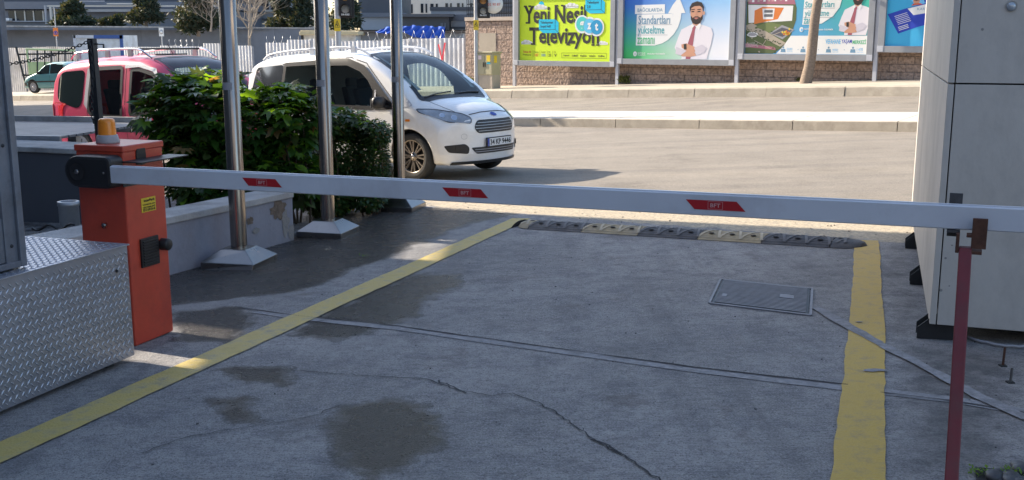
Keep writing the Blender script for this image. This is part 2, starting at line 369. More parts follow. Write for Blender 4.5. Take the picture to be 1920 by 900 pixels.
MT['blue'] = flat('plate_blue', (.02, .06, .35), .4)
MT['corr'] = mat('galvanised_corrugated_sheet', (.60, .63, .68), .42, .25, var=.08, vs=2, dirt=(.42, .42, .44), ds=.9)
MT['corrd'] = mat('weathered_corrugated_sheet', (.40, .40, .42), .5, .3, var=.15, vs=2, dirt=(.25, .24, .24), ds=1.2)
MT['vred'] = flat('red_spray_paint', (.70, .03, .06), .6)
MT['wire'] = mat('razor_wire_steel', (.45, .46, .48), .4, .8, var=0)
MT['ygreen'] = mat('faded_yellow_green_panel', (.52, .62, .33), .6, var=.1)
MT['cabin'] = mat('site_cabin_white', (.72, .73, .74), .5, dirt=(.5, .48, .45))
MT['cblue'] = mat('site_cabin_blue', (.06, .12, .33), .5)
MT['rwall'] = mat('grey_retaining_render', (.20, .215, .25), .9, var=.07, vs=.4, dirt=(.15, .16, .18), ds=.5)
MT['bdark'] = mat('dark_grey_cladding', (.085, .09, .105), .6, var=.1, vs=.3)
MT['bmid'] = mat('mid_grey_facade', (.17, .18, .21), .7, var=.1, vs=.3)
MT['blite'] = mat('pale_beige_facade', (.62, .58, .52), .7, var=.08, vs=.3)
MT['bgrey'] = mat('light_grey_panel', (.36, .37, .40), .6, var=.08, vs=.4)
MT['wglass'] = mat('window_glass', (.02, .025, .035), .1, 0, var=.2, spec=.8)
MT['sand'] = mat('cream_roof_slab', (.62, .50, .30), .8)
MT['tarp'] = mat('blue_tarpaulin', (.02, .09, .45), .4, var=.2, vs=2, bump=.3, bs=4)
MT['stone'] = block_mat('rusticated_pink_stone', (.40, .29, .23), (.34, .25, .20), (.25, .19, .16), .42, .2, 1.0)
MT['cap'] = mat('stone_coping', (.50, .42, .35), .9, bump=.3)
MT['ucab'] = mat('beige_metal_cabinet', (.42, .38, .24), .55, var=.06, dirt=(.34, .31, .2), ds=2)
MT['bframe'] = mat('grey_board_frame', (.30, .31, .33), .5, .3, var=.08)
MT['bpost'] = mat('pale_grey_post', (.50, .51, .55), .5, .3, var=.06)
MT['pole'] = mat('galvanised_pole', (.42, .43, .45), .5, .5)
MT['poleW'] = mat('pale_painted_pole', (.62, .63, .66), .5)
MT['weed'] = leaf_mat('dry_weed_green', (.10, .12, .035), .7, .2)
MT['rock'] = mat('dark_pebble', (.07, .07, .075), .5, var=.3, vs=10)
MT['lens'] = mat('frosted_glass_cap', (.45, .50, .55), .2, .3)
MT['siglit'] = flat('unlit_signal_lens', (.35, .16, .04), .3)
MT['siglit2'] = flat('grey_signal_lens', (.28, .30, .30), .3)
def see_glass():
    m = bpy.data.materials.new('tinted_car_glass'); m.use_nodes = True; n = m.node_tree.nodes; l = m.node_tree.links; n.remove(n['Principled BSDF'])
    t = n.new('ShaderNodeBsdfTransparent'); t.inputs[0].default_value = (.68, .77, .74, 1); g = n.new('ShaderNodeBsdfGlossy'); g.inputs['Roughness'].default_value = .03
    f = n.new('ShaderNodeFresnel'); f.inputs[0].default_value = 1.55; mx = n.new('ShaderNodeMixShader'); l.new(f.outputs[0], mx.inputs[0]); l.new(t.outputs[0], mx.inputs[1]); l.new(g.outputs[0], mx.inputs[2])
    l.new(mx.outputs[0], n['Material Output'].inputs[0]); return m
MT['sglass'] = see_glass(); MT['inter'] = mat('dark_interior', (.035, .035, .038), .8); MT['seatf'] = mat('grey_seat_fabric', (.07, .07, .075), .9)
def pc(n, c, r=.45):
    k = 'p_' + n
    if k not in MT: MT[k] = flat('print_' + n, c, r)
    return MT[k]

# ------------------------------------------------------------------ text
_dg = None
def text_geo(s, bold=.0):
    cu = bpy.data.curves.new('t', 'FONT'); cu.body = s; cu.resolution_u = 2; cu.offset = bold
    o = bpy.data.objects.new('t', cu); COL.objects.link(o)
    bpy.context.view_layer.update()
    me = bpy.data.meshes.new_from_object(o.evaluated_get(bpy.context.evaluated_depsgraph_get()))
    vs = [v.co.copy() for v in me.vertices]; fs = [tuple(p.vertices) for p in me.polygons]
    bpy.data.objects.remove(o); bpy.data.meshes.remove(me); bpy.data.curves.remove(cu)
    x0 = min(v.x for v in vs); x1 = max(v.x for v in vs); y0 = min(v.y for v in vs); y1 = max(v.y for v in vs)
    return [((v.x - x0) / (x1 - x0), (v.y - y0) / (y1 - y0)) for v in vs], fs
def text_on(mb, s, x0, y0, x1, y1, M, m, z=.002, bold=0.0, shear=0.0):   # text box in the plane of M
    vs, fs = text_geo(s, bold)
    mb.add([(x0 + (x1 - x0) * a + shear * b * (y1 - y0), y0 + (y1 - y0) * b, z) for a, b in vs], fs, m, False, M)

# =================================================================== SETTING: ground
def strip(name, v0, g0, v1, g1, u0, u1, m, n=1, kind='structure'):
    mb = MB(); vs = []; fs = []
    N = max(1, int((u1 - u0) / 4))
    for i in range(N + 1):
        u = u0 + (u1 - u0) * i / N
        for k in range(n + 1):
            v = v0 + (v1 - v0) * k / n; x, y = xy(u, v); vs.append((x, y, g0 + (g1 - g0) * k / n + .0373 * max(u, -75)))
    for i in range(N):
        for k in range(n): fs.append((i * (n + 1) + k, (i + 1) * (n + 1) + k, (i + 1) * (n + 1) + k + 1, i * (n + 1) + k + 1))
    mb.add(vs, fs, m); return mb.build(name, kind=kind)
VE = 10.5
strip('road', VE, gv(VE), 13, gv(13), -75, 40, MT['asph'])
strip('road', 13, gv(13), 19.65, 0, -75, 40, MT['asph'])
UM = -18.0
strip('road', 19.65, 0, 21.4, .25, -75, UM, MT['asph'])
strip('road', 21.4, .25, 25.2, .415, -75, 40, MT['asph'])
for i, (u0, v0, du, dv_, m_, rz_) in enumerate(((-9.5, 14.2, 3.2, .9, 'asphD', 0), (-1.5, 12.2, 1.6, .7, 'asphD', .1), (1.5, 16.5, 5.5, .45, 'asphD', .0))):
    pass
# median: kerb stone face, white top
mb = MB()
def P3(u, v, g): x, y = xy(u, v); return Vector((x, y, g + .0373 * u))
def med_seg(mb, a, b):
    mb.add([P3(a, 19.65, -.02), P3(b, 19.65, -.02), P3(b, 19.66, .175), P3(a, 19.66, .175)], [(0, 1, 2, 3)], MT['kerb'])
    mb.add([P3(a, 19.66, .175), P3(b, 19.66, .175), P3(b, 19.70, .19), P3(a, 19.70, .19)], [(0, 1, 2, 3)], MT['kerb'])
    mb.add([P3(a, 19.70, .19), P3(b, 19.70, .19), P3(b, 21.38, .262), P3(a, 21.38, .262)], [(0, 1, 2, 3)], MT['kerbw'])
    mb.add([P3(a, 19.65, -.02), P3(a, 19.66, .175), P3(a, 21.38, .262), P3(a, 21.4, .2)], [(0, 1, 2, 3)], MT['kerb'])
u = UM
while u < 30:
    med_seg(mb, u, u + 1.985); mb.add([P3(u + 1.985, 19.66, -.02), P3(u + 2, 19.66, -.02), P3(u + 2, 21.4, .24), P3(u + 1.985, 21.4, .24)], [(0, 1, 2, 3)], MT['kerb']); u += 2
mb.add([P3(UM, 21.38, .262), P3(30, 21.38, .262), P3(30, 21.42, .15), P3(UM, 21.42, .15)], [(0, 1, 2, 3)], MT['kerb'])
mb.build('median', kind='structure')
# far kerb and sidewalk
mb = MB(); u = -75.
random.seed(3)
while u < 36:
    b = u + 1.988; j = random.uniform(-.012, .012)
    mb.add([P3(u, 25.18 + j, .38), P3(b, 25.18 + j, .38), P3(b, 25.22 + j, .63), P3(u, 25.22 + j, .63)], [(0, 1, 2, 3)], MT['kerb'])
    mb.add([P3(u, 25.22 + j, .63), P3(b, 25.22 + j, .63), P3(b, 25.28, .655), P3(u, 25.28, .655)], [(0, 1, 2, 3)], MT['kerb'])
    mb.add([P3(b, 25.24, .38), P3(b + .012, 25.24, .38), P3(b + .012, 25.28, .654), P3(b, 25.28, .654)], [(0, 1, 2, 3)], MT['kerb'])
    u += 2
mb.build('kerb', kind='structure')
strip('sidewalk', 25.28, .656, 27.9, .72, -75, 38, MT['walk'])
strip('ground', 27.9, .72, 400, .8, -500, 500, MT['grd'])
mb = MB(); mb.add([(-900, -900, -3.6), (900, -900, -3.6), (900, 900, -3.6), (-900, 900, -3.6)], [(0, 1, 2, 3)], MT['grd']); mb.build('ground', kind='structure')

# driveway: fine grid in drive-aligned coordinates, with a rectangular yard pit on the left
WE = Vector((-1.92, 9.13, 0))                     # far end of the low wall
WD = Vector((.375, .927, 0)).normalized()         # along the low wall (away)
WR = Vector((WD.y, -WD.x, 0))
def seg_sd(px, py, poly):     # signed distance (positive inside), numpy
    poly = np.array(poly); n = len(poly); d = np.full(px.shape, 1e9); ins = np.zeros(px.shape, bool)
    for i in range(n):
        a = poly[i]; b = poly[(i + 1) % n]; e = b - a
        t = np.clip(((px - a[0]) * e[0] + (py - a[1]) * e[1]) / (e @ e), 0, 1)
        d = np.minimum(d, np.hypot(px - a[0] - t * e[0], py - a[1] - t * e[1]))
        c = ((a[1] > py) != (b[1] > py)) & (px < (b[0] - a[0]) * (py - a[1]) / (b[1] - a[1] + 1e-12) + a[0]); ins ^= c
    return np.where(ins, d, -d)
def gpoly(pts): return [tuple(gp(*p)[:2]) for p in pts]
def drange(a, b, s): return list(np.linspace(a, b, max(2, int(round((b - a) / s)) + 1)))
PS = drange(-14, -6.6, .5)[:-1] + drange(-6.6, -1.5, .04)[:-1] + drange(-1.5, 3.2, .05)[:-1] + drange(3.2, 12, .4)
QS = drange(-22, -3.6, .6)[:-1] + [-3.6, -3.2, -2.8, -2.4, -2, -1.6, -1.2, -.8, -.4, -.2] + drange(-.12, 4.4, .04)[:-1] + drange(4.4, 6, .1)[:-1] + drange(6, 24, .8)
nP, nQ = len(PS), len(QS)
pp, qq = np.meshgrid(PS, QS, indexing='ij')
X = WE.x + pp * WD.x + qq * WR.x; Y = WE.y + pp * WD.y + qq * WR.y
Uc = X * US.x + Y * US.y; Vc = X * VS.x + Y * VS.y
bad = Vc > VE
Vt = np.minimum(Vc, VE)
X = Uc * US.x + Vt * VS.x; Y = Uc * US.y + Vt * VS.y
Z = np.interp(Vt, [k[0] for k in KN], [k[1] for k in KN]) + .0373 * np.maximum(Uc, -75)
far = np.interp(Vt, [VE - .6, VE], [0, 0])
me = bpy.data.meshes.new('driveway')
vs = np.stack([X, Y, Z], -1).reshape(-1, 3)
fs = []
for i in range(nP - 1):
    for j in range(nQ - 1):
        if bad[i, j] and bad[i + 1, j] and bad[i, j + 1] and bad[i + 1, j + 1]: continue
        pm = (PS[i] + PS[i + 1]) / 2; qm = (QS[j] + QS[j + 1]) / 2
        if -3.6 < qm < -.12 and -6.6 < pm < -.2: continue
        fs.append((i * nQ + j, (i + 1) * nQ + j, (i + 1) * nQ + j + 1, i * nQ + j + 1))
fs = [f[::-1] for f in fs]
me.from_pydata(vs.tolist(), [], fs); me.materials.append(MT['drive'])
fx = X.reshape(-1); fy = Y.reshape(-1)
wets = [gpoly(p) for p in (
    [(645, 765), (690, 750), (745, 747), (800, 764), (838, 800), (825, 835), (775, 862), (700, 897), (650, 870), (622, 812)],
    [(550, 622), (610, 588), (700, 545), (770, 515), (860, 513), (872, 535), (800, 560), (790, 590), (730, 610), (640, 636), (560, 632)],
    [(300, 575), (420, 562), (560, 545), (640, 515), (700, 492), (800, 450), (880, 420), (975, 398), (900, 385), (700, 395), (560, 440), (300, 520)],
    [(320, 585), (440, 575), (480, 600), (430, 640), (335, 640)], [(400, 745), (470, 750), (480, 790), (420, 790)], [(420, 690), (540, 690), (540, 720), (430, 712)])]
wet = np.full(fx.shape, -1.)
for w_ in wets: wet = np.maximum(wet, seg_sd(fx, fy, w_))
Vf = Vt.reshape(-1); Uf = Uc.reshape(-1)
sand = np.interp(Vf, [8.1, 8.4, 8.8, 10.5], [-.7, .08, .35, .8])
sand = np.where(Uf < -7.2, sand - np.clip((-7.2 - Uf) * .25, 0, .5), sand)
dr = seg_sd(fx, fy, gpoly([(1655, 432), (1712, 432), (1760, 640), (1920, 660), (1920, 900), (1655, 900)]))
dr2 = seg_sd(fx, fy, gpoly([(1470, 470), (1610, 470), (1600, 600), (1540, 610), (1470, 540)]))
dirt = np.maximum(np.clip(dr * 1.2 + .05, -.5, .35), np.clip(dr2 * .6, -.5, .12))
wallside = qq.reshape(-1)
wet = np.clip(wet, -.6, .3); wet = np.where(wallside < -.1, np.maximum(wet, -.02), wet)
for nm, arr in (('wet', wet), ('sand', np.clip(sand, -1, 1)), ('dirt', dirt)):
    a_ = me.attributes.new(nm, 'FLOAT', 'POINT'); a_.data.foreach_set('value', arr.astype(np.float32))
me.update(); o = bpy.data.objects.new('driveway', me); COL.objects.link(o); tag(o, kind='structure')

# yard pit floor and sides
def WP(p, q, z): a = WE + WD * p + WR * q; return Vector((a.x, a.y, z))
mb = MB()
zb = -1.1
mb.add([WP(-6.6, -3.6, zb), WP(-.2, -3.6, zb), WP(-.2, -.12, zb), WP(-6.6, -.12, zb)], [(3, 2, 1, 0)], MT['grd'])
mb.add([WP(-6.6, -3.6, zb), WP(-.2, -3.6, zb), WP(-.2, -3.6, G(*WP(-.2, -3.6, 0)[:2])), WP(-6.6, -3.6, G(*WP(-6.6, -3.6, 0)[:2]))], [(0, 1, 2, 3)], MT['conc'])
mb.add([WP(-.2, -3.6, zb), WP(-.2, -.12, zb), WP(-.2, -.12, G(*WP(-.2, -.12, 0)[:2])), WP(-.2, -3.6, G(*WP(-.2, -3.6, 0)[:2]))], [(0, 1, 2, 3)], MT['conc'])
mb.add([WP(-.12 * 1, 0, zb) * 0 + WP(-6.6, -.12, zb), WP(-.2, -.12, zb), WP(-.2, -.12, -.2), WP(-6.6, -.12, -.05)], [(3, 2, 1, 0)], MT['conc'])
mb.build('pit_floor', kind='structure')

# ribbons laid on the driveway
def ribbon(name, pts, w, m, lift=.004, jag=0.0, kind='structure', sub=.08, seed=1, wend=None):
    rnd = random.Random(seed); P = []
    pts = [gp(*p) if len(p) == 2 else Vector(p) for p in pts]
    for a, b in zip(pts, pts[1:]):
        n = max(1, int((b - a).length / sub))
        for i in range(n): P.append(a + (b - a) * i / n)
    P.append(pts[-1]); vs = []; fs = []
    jl = jr = 0
    for i, p in enumerate(P):
        t = (P[min(i + 1, len(P) - 1)] - P[max(i - 1, 0)]); t.z = 0; t.normalize(); s = Vector((t.y, -t.x, 0))
        ww = w if wend is None else w + (wend - w) * i / (len(P) - 1)
        jl = jl * .6 + rnd.uniform(-jag, jag); jr = jr * .6 + rnd.uniform(-jag, jag)
        for q in (-ww / 2 + jl, -ww / 6, ww / 6, ww / 2 + jr):
            a = p + s * q; vs.append((a.x, a.y, G(a.x, a.y) + lift))
    for i in range(len(P) - 1):
        for k in range(3): fs.append((i * 4 + k, i * 4 + k + 1, (i + 1) * 4 + k + 1, (i + 1) * 4 + k))
    return MB().add(vs, fs, m).build(name, kind=kind)
# joints, seams
ribbon('joint_line', [(480, 585), (560, 596), (745, 616), (1000, 652), (1300, 694), (1590, 728), (1785, 751), (1920, 772)], .085, MT['joint'], .003, .004, seed=4)
ribbon('joint_line', [(440, 576), (560, 594), (745, 612), (1000, 648), (1300, 690), (1590, 724)], .010, MT['crack'], .006, .003, seed=5)
ribbon('joint_line', [(1650, 737), (1785, 752), (1925, 775)], .008, MT['crack'], .006, .003, seed=25)
ribbon('joint_line', [(1525, 575), (1600, 618), (1680, 662), (1760, 704), (1840, 745), (1925, 790)], .06, MT['joint'], .0085, .010, seed=6)
def crack(pts, w, seed):
    rnd = random.Random(seed); P = []
    g_ = [gp(*p) for p in pts]
    for a, b in zip(g_, g_[1:]):
        n = max(1, int((b - a).length / .03))
        for i in range(n):
            q = a + (b - a) * i / n; P.append(q + Vector((rnd.uniform(-.010, .010), rnd.uniform(-.010, .010), 0)))
    P.append(g_[-1]); ribbon('crack', [tuple(p) for p in P], w, MT['crack'], .005, w * .35, sub=.05, seed=seed)
crack([(440, 690), (560, 695), (680, 705), (800, 712), (860, 735), (920, 742), (960, 738), (1010, 755), (1060, 785), (1120, 830), (1170, 855), (1215, 885), (1240, 905)], .006, 1)
crack([(820, 715), (850, 728), (875, 738)], .009, 2); crack([(1110, 825), (1140, 836), (1165, 852)], .009, 3)
crack([(270, 850), (330, 825), (420, 808), (540, 790), (590, 782), (640, 760)], .005, 4)
crack([(1660, 640), (1700, 640)], .004, 5)
crack([(520, 612), (640, 598), (700, 604)], .004, 8)
# yellow painted lines
L0 = gp(0, 850); L1 = gp(978, 410); dl = (L0 - L1).normalized()
ribbon('yellow_line', [tuple(L0 + dl * 3), tuple(L0), tuple(L1)], .182, MT['yel'], .006, .0045, seed=11)
r0 = gp(1625, 452); r1 = gp(1625, 600); r2 = gp(1610, 890)
ribbon('yellow_line', [tuple(r0), tuple(r1), tuple(r2), tuple(r2 + (r2 - r1) * .8)], .178, MT['yel2'], .006, .005, seed=12)
ribbon('joint_line', [(1600, 619), (1650, 646)], .03, MT['joint'], .010, .008, seed=16)
for i, (px, py, s) in enumerate([(1640, 696, .05), (1560, 590, .03), (1610, 606, .02)]):
    c = gp(px, py); mb = MB(); rnd = random.Random(i)
    pts = [(c.x + s * rnd.uniform(.5, 1) * math.cos(a) * 1.3, c.y + s * rnd.uniform(.3, .8) * math.sin(a), 0) for a in [k * .7 for k in range(9)]]
    pts = [(x, y, G(x, y) + .0095) for x, y, z in pts]; mb.add(pts, [tuple(range(9))], MT['joint']).build('paint_chip', kind='structure')
# loose grit
mb = MB(); rnd = random.Random(5)
for i in range(300):
    if i < 160:
        u_ = rnd.uniform(-8, 0); v_ = rnd.uniform(8.5, 10.4) if i % 3 else rnd.uniform(8.3, 8.9); x, y = xy(u_, v_); s = rnd.uniform(.003, .010)
    else:
        x = rnd.uniform(-1.6, 2.6); y = rnd.uniform(3.7, 8.5); s = rnd.uniform(.002, .006)
    M = Matrix.Translation((x, y, G(x, y) + s * .4)) @ Matrix.Rotation(rnd.uniform(0, 6), 4, 'Z')
    mb.box((0, 0, 0), (s * rnd.uniform(1, 2), s, s * .9), MT['rock'] if i % 5 == 0 or i >= 160 else MT['walk'], M)
mb.build('grit', kind='stuff', label='loose grit and small stones scattered on the driveway', cat='grit')

# =================================================================== FOREGROUND OBJECTS
Z3 = Vector((0, 0, 1))
def vz(v, z): return Vector((v.x, v.y, z))
# ---- manhole cover
c = [gp(1350, 526), gp(1524, 544), gp(1522, 589), gp(1328, 570)]
ex = (c[1] - c[0]).normalized(); cen = sum(c, Vector()) / 4
wx = ((c[1] - c[0]).length + (c[2] - c[3]).length) / 2; ey0 = ((c[0] - c[3]) + (c[1] - c[2])).normalized()
nz_ = ex.cross(ey0).normalized(); ey = nz_.cross(ex); wy = (c[0] - c[3]).length
root = empty('manhole_cover', cen, 0, 'ribbed rectangular steel access cover set flush in the concrete driveway', 'manhole cover')
Mm = frame3(Vector((0, 0, .004)), ex, ey0 - ex * 0, nz_)
MT['mcov'] = mat('manhole_steel', (.24, .24, .255), .6, .2, var=.2, vs=10, dirt=(.2, .2, .21), ds=8)
mb = MB()
for (x, y, w, d) in ((0, wy / 2, wx, .022), (0, -wy / 2, wx, .022), (-wx / 2, 0, .016, wy), (wx / 2, 0, .016, wy)): mb.box((x, y, .0), (w, d, .010), MT['mcov'], Mm)
mb.build('frame', root)
mb = MB(); mb.box((0, 0, -.002), (wx - .03, wy - .03, .008), MT['dsteel'], Mm)
k = -wy / 2 + .04
while k < wy / 2 - .03: mb.box((0, k, .004), (wx - .06, .017, .010), MT['mcov'], Mm); k += .034
for (x, y) in ((.16, .02), (-.24, -.14)): mb.box((x, y, .0065), (.09, .09, .01) if x > 0 else (.03, .07, .01), MT['mcov'], Mm)
mb.build('plate', root)

# ---- speed bump
b0 = gp(962, 428); b1 = gp(1612, 469)
t = (b1 - b0).normalized(); s = Vector((-t.y, t.x, 0)).normalized(); up = t.cross(s).normalized()
if up.z < 0: up = -up
root = empty('speed_bump', b0, 0, 'black and yellow rubber speed bump bolted across the driveway exit', 'speed bump')
L = (b1 - b0).length; WB = .36; HB = .045
def arc(q): q = min(max(q, 0), 1); return HB * (1 - abs(2 * q - 1) ** 2.6) + .004
edges = [.13, .65, 1.17, 1.69, 2.21, 2.73]; sc_ = (L - .3) / 2.6
E_ = [.15 + i * (L - .38) / 5 for i in range(6)]
mbn = ['rubber', 'rubY', 'rubber', 'rubY', 'rubber']
def bump_piece(a0, a1, m, kind=0):
    mb = MB(); n = 10
    def fn(i, j):
        if kind == 0: x = a0 + (a1 - a0) * i; y = WB * j; z = arc(j) - (.003 if int(j * 22) % 2 else 0)
        else:
            e = 1 - i if kind > 0 else i      # shrink towards tip
            e = math.sqrt(max(0, 1 - (1 - e) ** 2)); x = a0 + (a1 - a0) * i; y = WB / 2 + (j - .5) * WB * e; z = arc(j) * (e ** .7) + .001
        return t * x + s * y + up * z
    mb.grid(fn, 8 if kind else 4, 44 if not kind else 16, m, False)
    mb.add([t * a0 + s * (WB * k / 10) + up * arc(k / 10) for k in range(11)] + [t * a0, t * a0 + s * WB], [tuple(range(11)) + (12, 11)], MT['dark'])
    def rib(p, q, w=.022):   # raised rib between two (x,y) points following the arc
        P = [Vector((p[0] + (q[0] - p[0]) * k / 8, p[1] + (q[1] - p[1]) * k / 8)) for k in range(9)]
        d = Vector((q[0] - p[0], q[1] - p[1])).normalized(); nn = Vector((-d.y, d.x)) * w / 2; vs = []
        for r_ in P:
            for sg in (-1, 1): a_ = r_ + nn * sg; vs.append(t * a_.x + s * a_.y + up * (arc(a_.y / WB) + .004))
        mb.add(vs, [(2 * k, 2 * k + 1, 2 * k + 3, 2 * k + 2) for k in range(8)], MT['rubR'] if m is MT['rubber'] else MT['rubYR'])
    if kind == 0:
        w3 = (a1 - a0) / 3
        for k in range(3):
            rib((a0 + w3 * k, .03), (a0 + w3 * (k + .5), WB - .03)); rib((a0 + w3 * (k + .5), WB - .03), (a0 + w3 * (k + 1), .03))
            cx, cy = a0 + w3 * (k + .5), .10
            mb.lathe([(0, .003), (.018, .003), (.02, .006), (.024, .004)], MT['dark'], 10, frame3(t * cx + s * cy + up * arc(cy / WB), t, s, up))
    else:
        xm = a0 if kind > 0 else a1; sg = 1 if kind > 0 else -1
        rib((xm + sg * .03, .06), (xm + sg * .12, .28)); rib((xm + sg * .05, .3), (xm + sg * .10, .07))
        mb.lathe([(0, .003), (.018, .003), (.022, .004)], MT['dark'], 10, frame3(t * (xm + sg * .04) + s * .18 + up * arc(.5), t, s, up))
    return mb
MT['rubR'] = mat('dusty_rubber_rib', (.11, .11, .115), .7, dirt=(.16, .155, .15), ds=9); MT['rubYR'] = mat('dusty_yellow_rib', (.44, .38, .27), .7)
bump_piece(-.02, E_[0] - .004, MT['rubY'], -1).build('end_cap', root, label='yellow rounded end cap')
for i in range(5): bump_piece(E_[i], E_[i + 1] - .006, MT[mbn[i]]).build('segment', root, label='yellow segment' if i % 2 else 'black segment')
bump_piece(E_[5] + .004, L + .02, MT['rubber'], 1).build('end_cap', root, label='black rounded end cap')

# ---- low wall with flaking plaster
wallh = .43
root = empty('low_wall', WP(0, 0, G(WE.x, WE.y)), 0, 'low plastered wall with flaking render and a flat coping beside the steel poles', 'wall')
inv = root.location.copy()
def rel(pts): return [Vector(p) - inv for p in pts]
mb = MB(); n = 12; z0 = lambda p, q: G(*WP(p, q, 0)[:2])
for i in range(n):
    a = -6.6 + 6.6 * i / n; b = -6.6 + 6.6 * (i + 1) / n
    for q, fl in ((0, 0), (-.24, 1)):
        mb.add(rel([WP(a, q, z0(a, 0) - (.1 if not q else .9)), WP(b, q, z0(b, 0) - (.1 if not q else .9)), WP(b, q, z0(b, 0) + wallh - .05), WP(a, q, z0(a, 0) + wallh - .05)]), [(0, 1, 2, 3)], MT['plast'] if not fl else MT['bdark'])
mb.add(rel([WP(0, 0, z0(0, 0) - .1), WP(0, -.24, z0(0, 0) - .1), WP(0, -.24, z0(0, 0) + wallh - .05), WP(0, 0, z0(0, 0) + wallh - .05)]), [(0, 1, 2, 3)], MT['plast'])
mb.build('wall_body', root)
mb = MB()
a_, b_ = WP(-6.6, .02, z0(-6.6, 0) + wallh - .05), WP(.0, .02, z0(0, 0) + wallh - .05)
mb.obox(a_ - inv, b_ - a_, WR * -.32, Vector((0, 0, .055)), MT['conc']); mb.build('coping', root, bevel=.008)
rnd = random.Random(9)
def blotch(cx, cz, w, h, m, off, sd_):
    r_ = random.Random(sd_); pts = []
    for k in range(22):
        a = 2 * math.pi * k / 22; f = r_.uniform(.65, 1.1); pts.append(WP(cx + w * f * math.cos(a), off, z0(cx, 0) + cz + h * f * math.sin(a)) - inv)
    return MB().add(pts, [tuple(range(22))], m)
MT['greyr'] = mat('exposed_grey_render', (.28, .27, .26), .95, bump=.5)
mb = MB()
for (cx, cz, w, h, sd_) in ((-.22, .30, .13, .09, 1), (-.12, .17, .06, .12, 2), (-.04, .08, .05, .08, 3), (-.63, .26, .05, .035, 5), (-.55, .17, .05, .03, 6)):
    q_ = blotch(cx, cz, w, h, MT['brown'] if sd_ in (1, 5) else MT['greyr'], .003 + .0006 * sd_, sd_); mb.add(q_.v, q_.f, q_.mats[0])
mb.build('flaked_patch', root)

# yard items seen over the cabinet: far yard wall, steel platform, pipe
pA = at(-120, 268, 11.2); pB = at(208, 266, 10.4)
root = empty('yard_wall', vz((pA + pB) / 2, zb), 0, 'thick low concrete wall with shade painted into its face and a pale sunlit top, behind the orange cabinet', 'wall')
dv = vz(pB - pA, 0); nrm = Vector((dv.y, -dv.x, 0)).normalized() * -1
mb = MB(); mb.obox(vz(pA, zb) - root.location, dv, nrm * .5, Vector((0, 0, pA.z - zb - .05)), MT['bdark']); mb.build('wall_body', root)  # face coloured dark grey to stand in for its shade
mb = MB(); mb.obox(vz(pA, pA.z - .05) - root.location - nrm * .03, dv, nrm * .6, Vector((0, 0, .055)), MT['conc']); mb.build('coping', root, bevel=.01)
pA = at(-160, 240, 12.6); pB = at(186, 236, 12.2)
zt = pA.z
root = empty('loading_platform', vz((pA + pB) / 2, -.6), 0, 'low steel ramp platform with a ribbed top beside the shrub and chain post', 'platform')
dv = vz(pB - pA, 0); nrm = Vector((-dv.y, dv.x, 0)).normalized()
mb = MB()
for k in range(13): mb.obox(vz(pA, zt - .02) - root.location + nrm * (-.75 + k * .145), dv, nrm * .12, Vector((0, 0, .025)), MT['deck'])
mb.build('deck', root)
mb = MB(); mb.obox(vz(pA, zt - .15) - root.location + nrm * -.79, dv, nrm * .035, Vector((0, 0, .16)), MT['galv'])
for k in range(14): mb.lathe([(0, .012), (.016, .01), (.018, 0)], MT['dark'], 8, frame3(vz(pA, zt - .07) - root.location + dv * (k + .5) / 14 + nrm * -.79, dv.normalized(), Z3, -nrm))
mb.build('side_rail', root)
mb = MB(); mb.obox(vz(pA, zt - .12) - root.location + nrm * 1.15, dv, nrm * .06, Vector((0, 0, .19)), MT['conc']); mb.build('kerb_rail', root)
mb = MB()
for k in range(4): mb = MB(); mb.obox(vz(pA, -1.1) - root.location + dv * (.1 + k * .27) + nrm * -.3, dv.normalized() * .1, nrm * .1, Vector((0, 0, zt + 1.06)), MT['galv']); mb.build('support', root)
mb = MB(); mb.lathe([(.075, 0), (.075, .52), (.082, .53), (.082, .56), (.058, .56), (.055, .3)], MT['galv'], 20)
p_ = at(128, 380, 8.1); mb.build('vent_pipe', None, loc=(p_.x, p_.y, p_.z - .55), label='short grey capped pipe standing in the dark yard behind the orange cabinet', cat='pipe')
mb = MB(); pts = [at(60 + 80 * k / 12, 428 + 5 * math.sin(k) - k * .3, 7.4) for k in range(13)]; mb.tube([p - pts[0] for p in pts], .008, MT['blk'], 6)
mb.build('cable', None, loc=pts[0], label='thin black cable lying along the inner side of the low wall', cat='cable')

# ---- three steel poles
def steel_pole(px, py, lab, yaw, hgt=4.2, tape=None, R_=.062, dent=0):
    p = gp(px, py); root = empty('steel_pole', p, yaw, lab, 'pole', 'stainless steel poles on pyramid bases beside the driveway')
    mb = MB(); mb.lathe([(R_, .05), (R_, hgt), (0, hgt)], MT['steel'], 40); mb.build('shaft', root)
    mb = MB(); a, b = .215, .105
    lv = [(a, 0), (a, .055), (b, .135), (b * .98, .14)]
    vs = []
    for r_, z in lv:
        for sx, sy in ((-1, -1), (1, -1), (1, 1), (-1, 1)): vs.append((r_ * sx, r_ * sy, z))
    fs = [(i * 4 + k, i * 4 + (k + 1) % 4, (i + 1) * 4 + (k + 1) % 4, (i + 1) * 4 + k) for i in range(3) for k in range(4)] + [(12, 13, 14, 15)]
    if dent: vs[5] = (a * .97, -a * .9, .05); vs[1] = (a * .92, -a * .96, .004)
    mb.add(vs, fs, MT['steel2']); mb.build('base_cover', root, bevel=.004)
    mb = MB(); z_ = tape; mb.grid(lambda i, j: Vector(((R_ + .002) * math.cos(-2.5 + 1.5 * i), (R_ + .002) * math.sin(-2.5 + 1.5 * i), z_ + .055 * j)), 14, 1, MT['greyp']); mb.build('tape_band', root)
    return root
steel_pole(450, 497, 'nearest of the three stainless poles, closest to the orange cabinet', -R(12), tape=1.34, dent=1)
steel_pole(616, 440, 'middle one of the three stainless poles, at the end of the low wall', -R(14), tape=1.33)
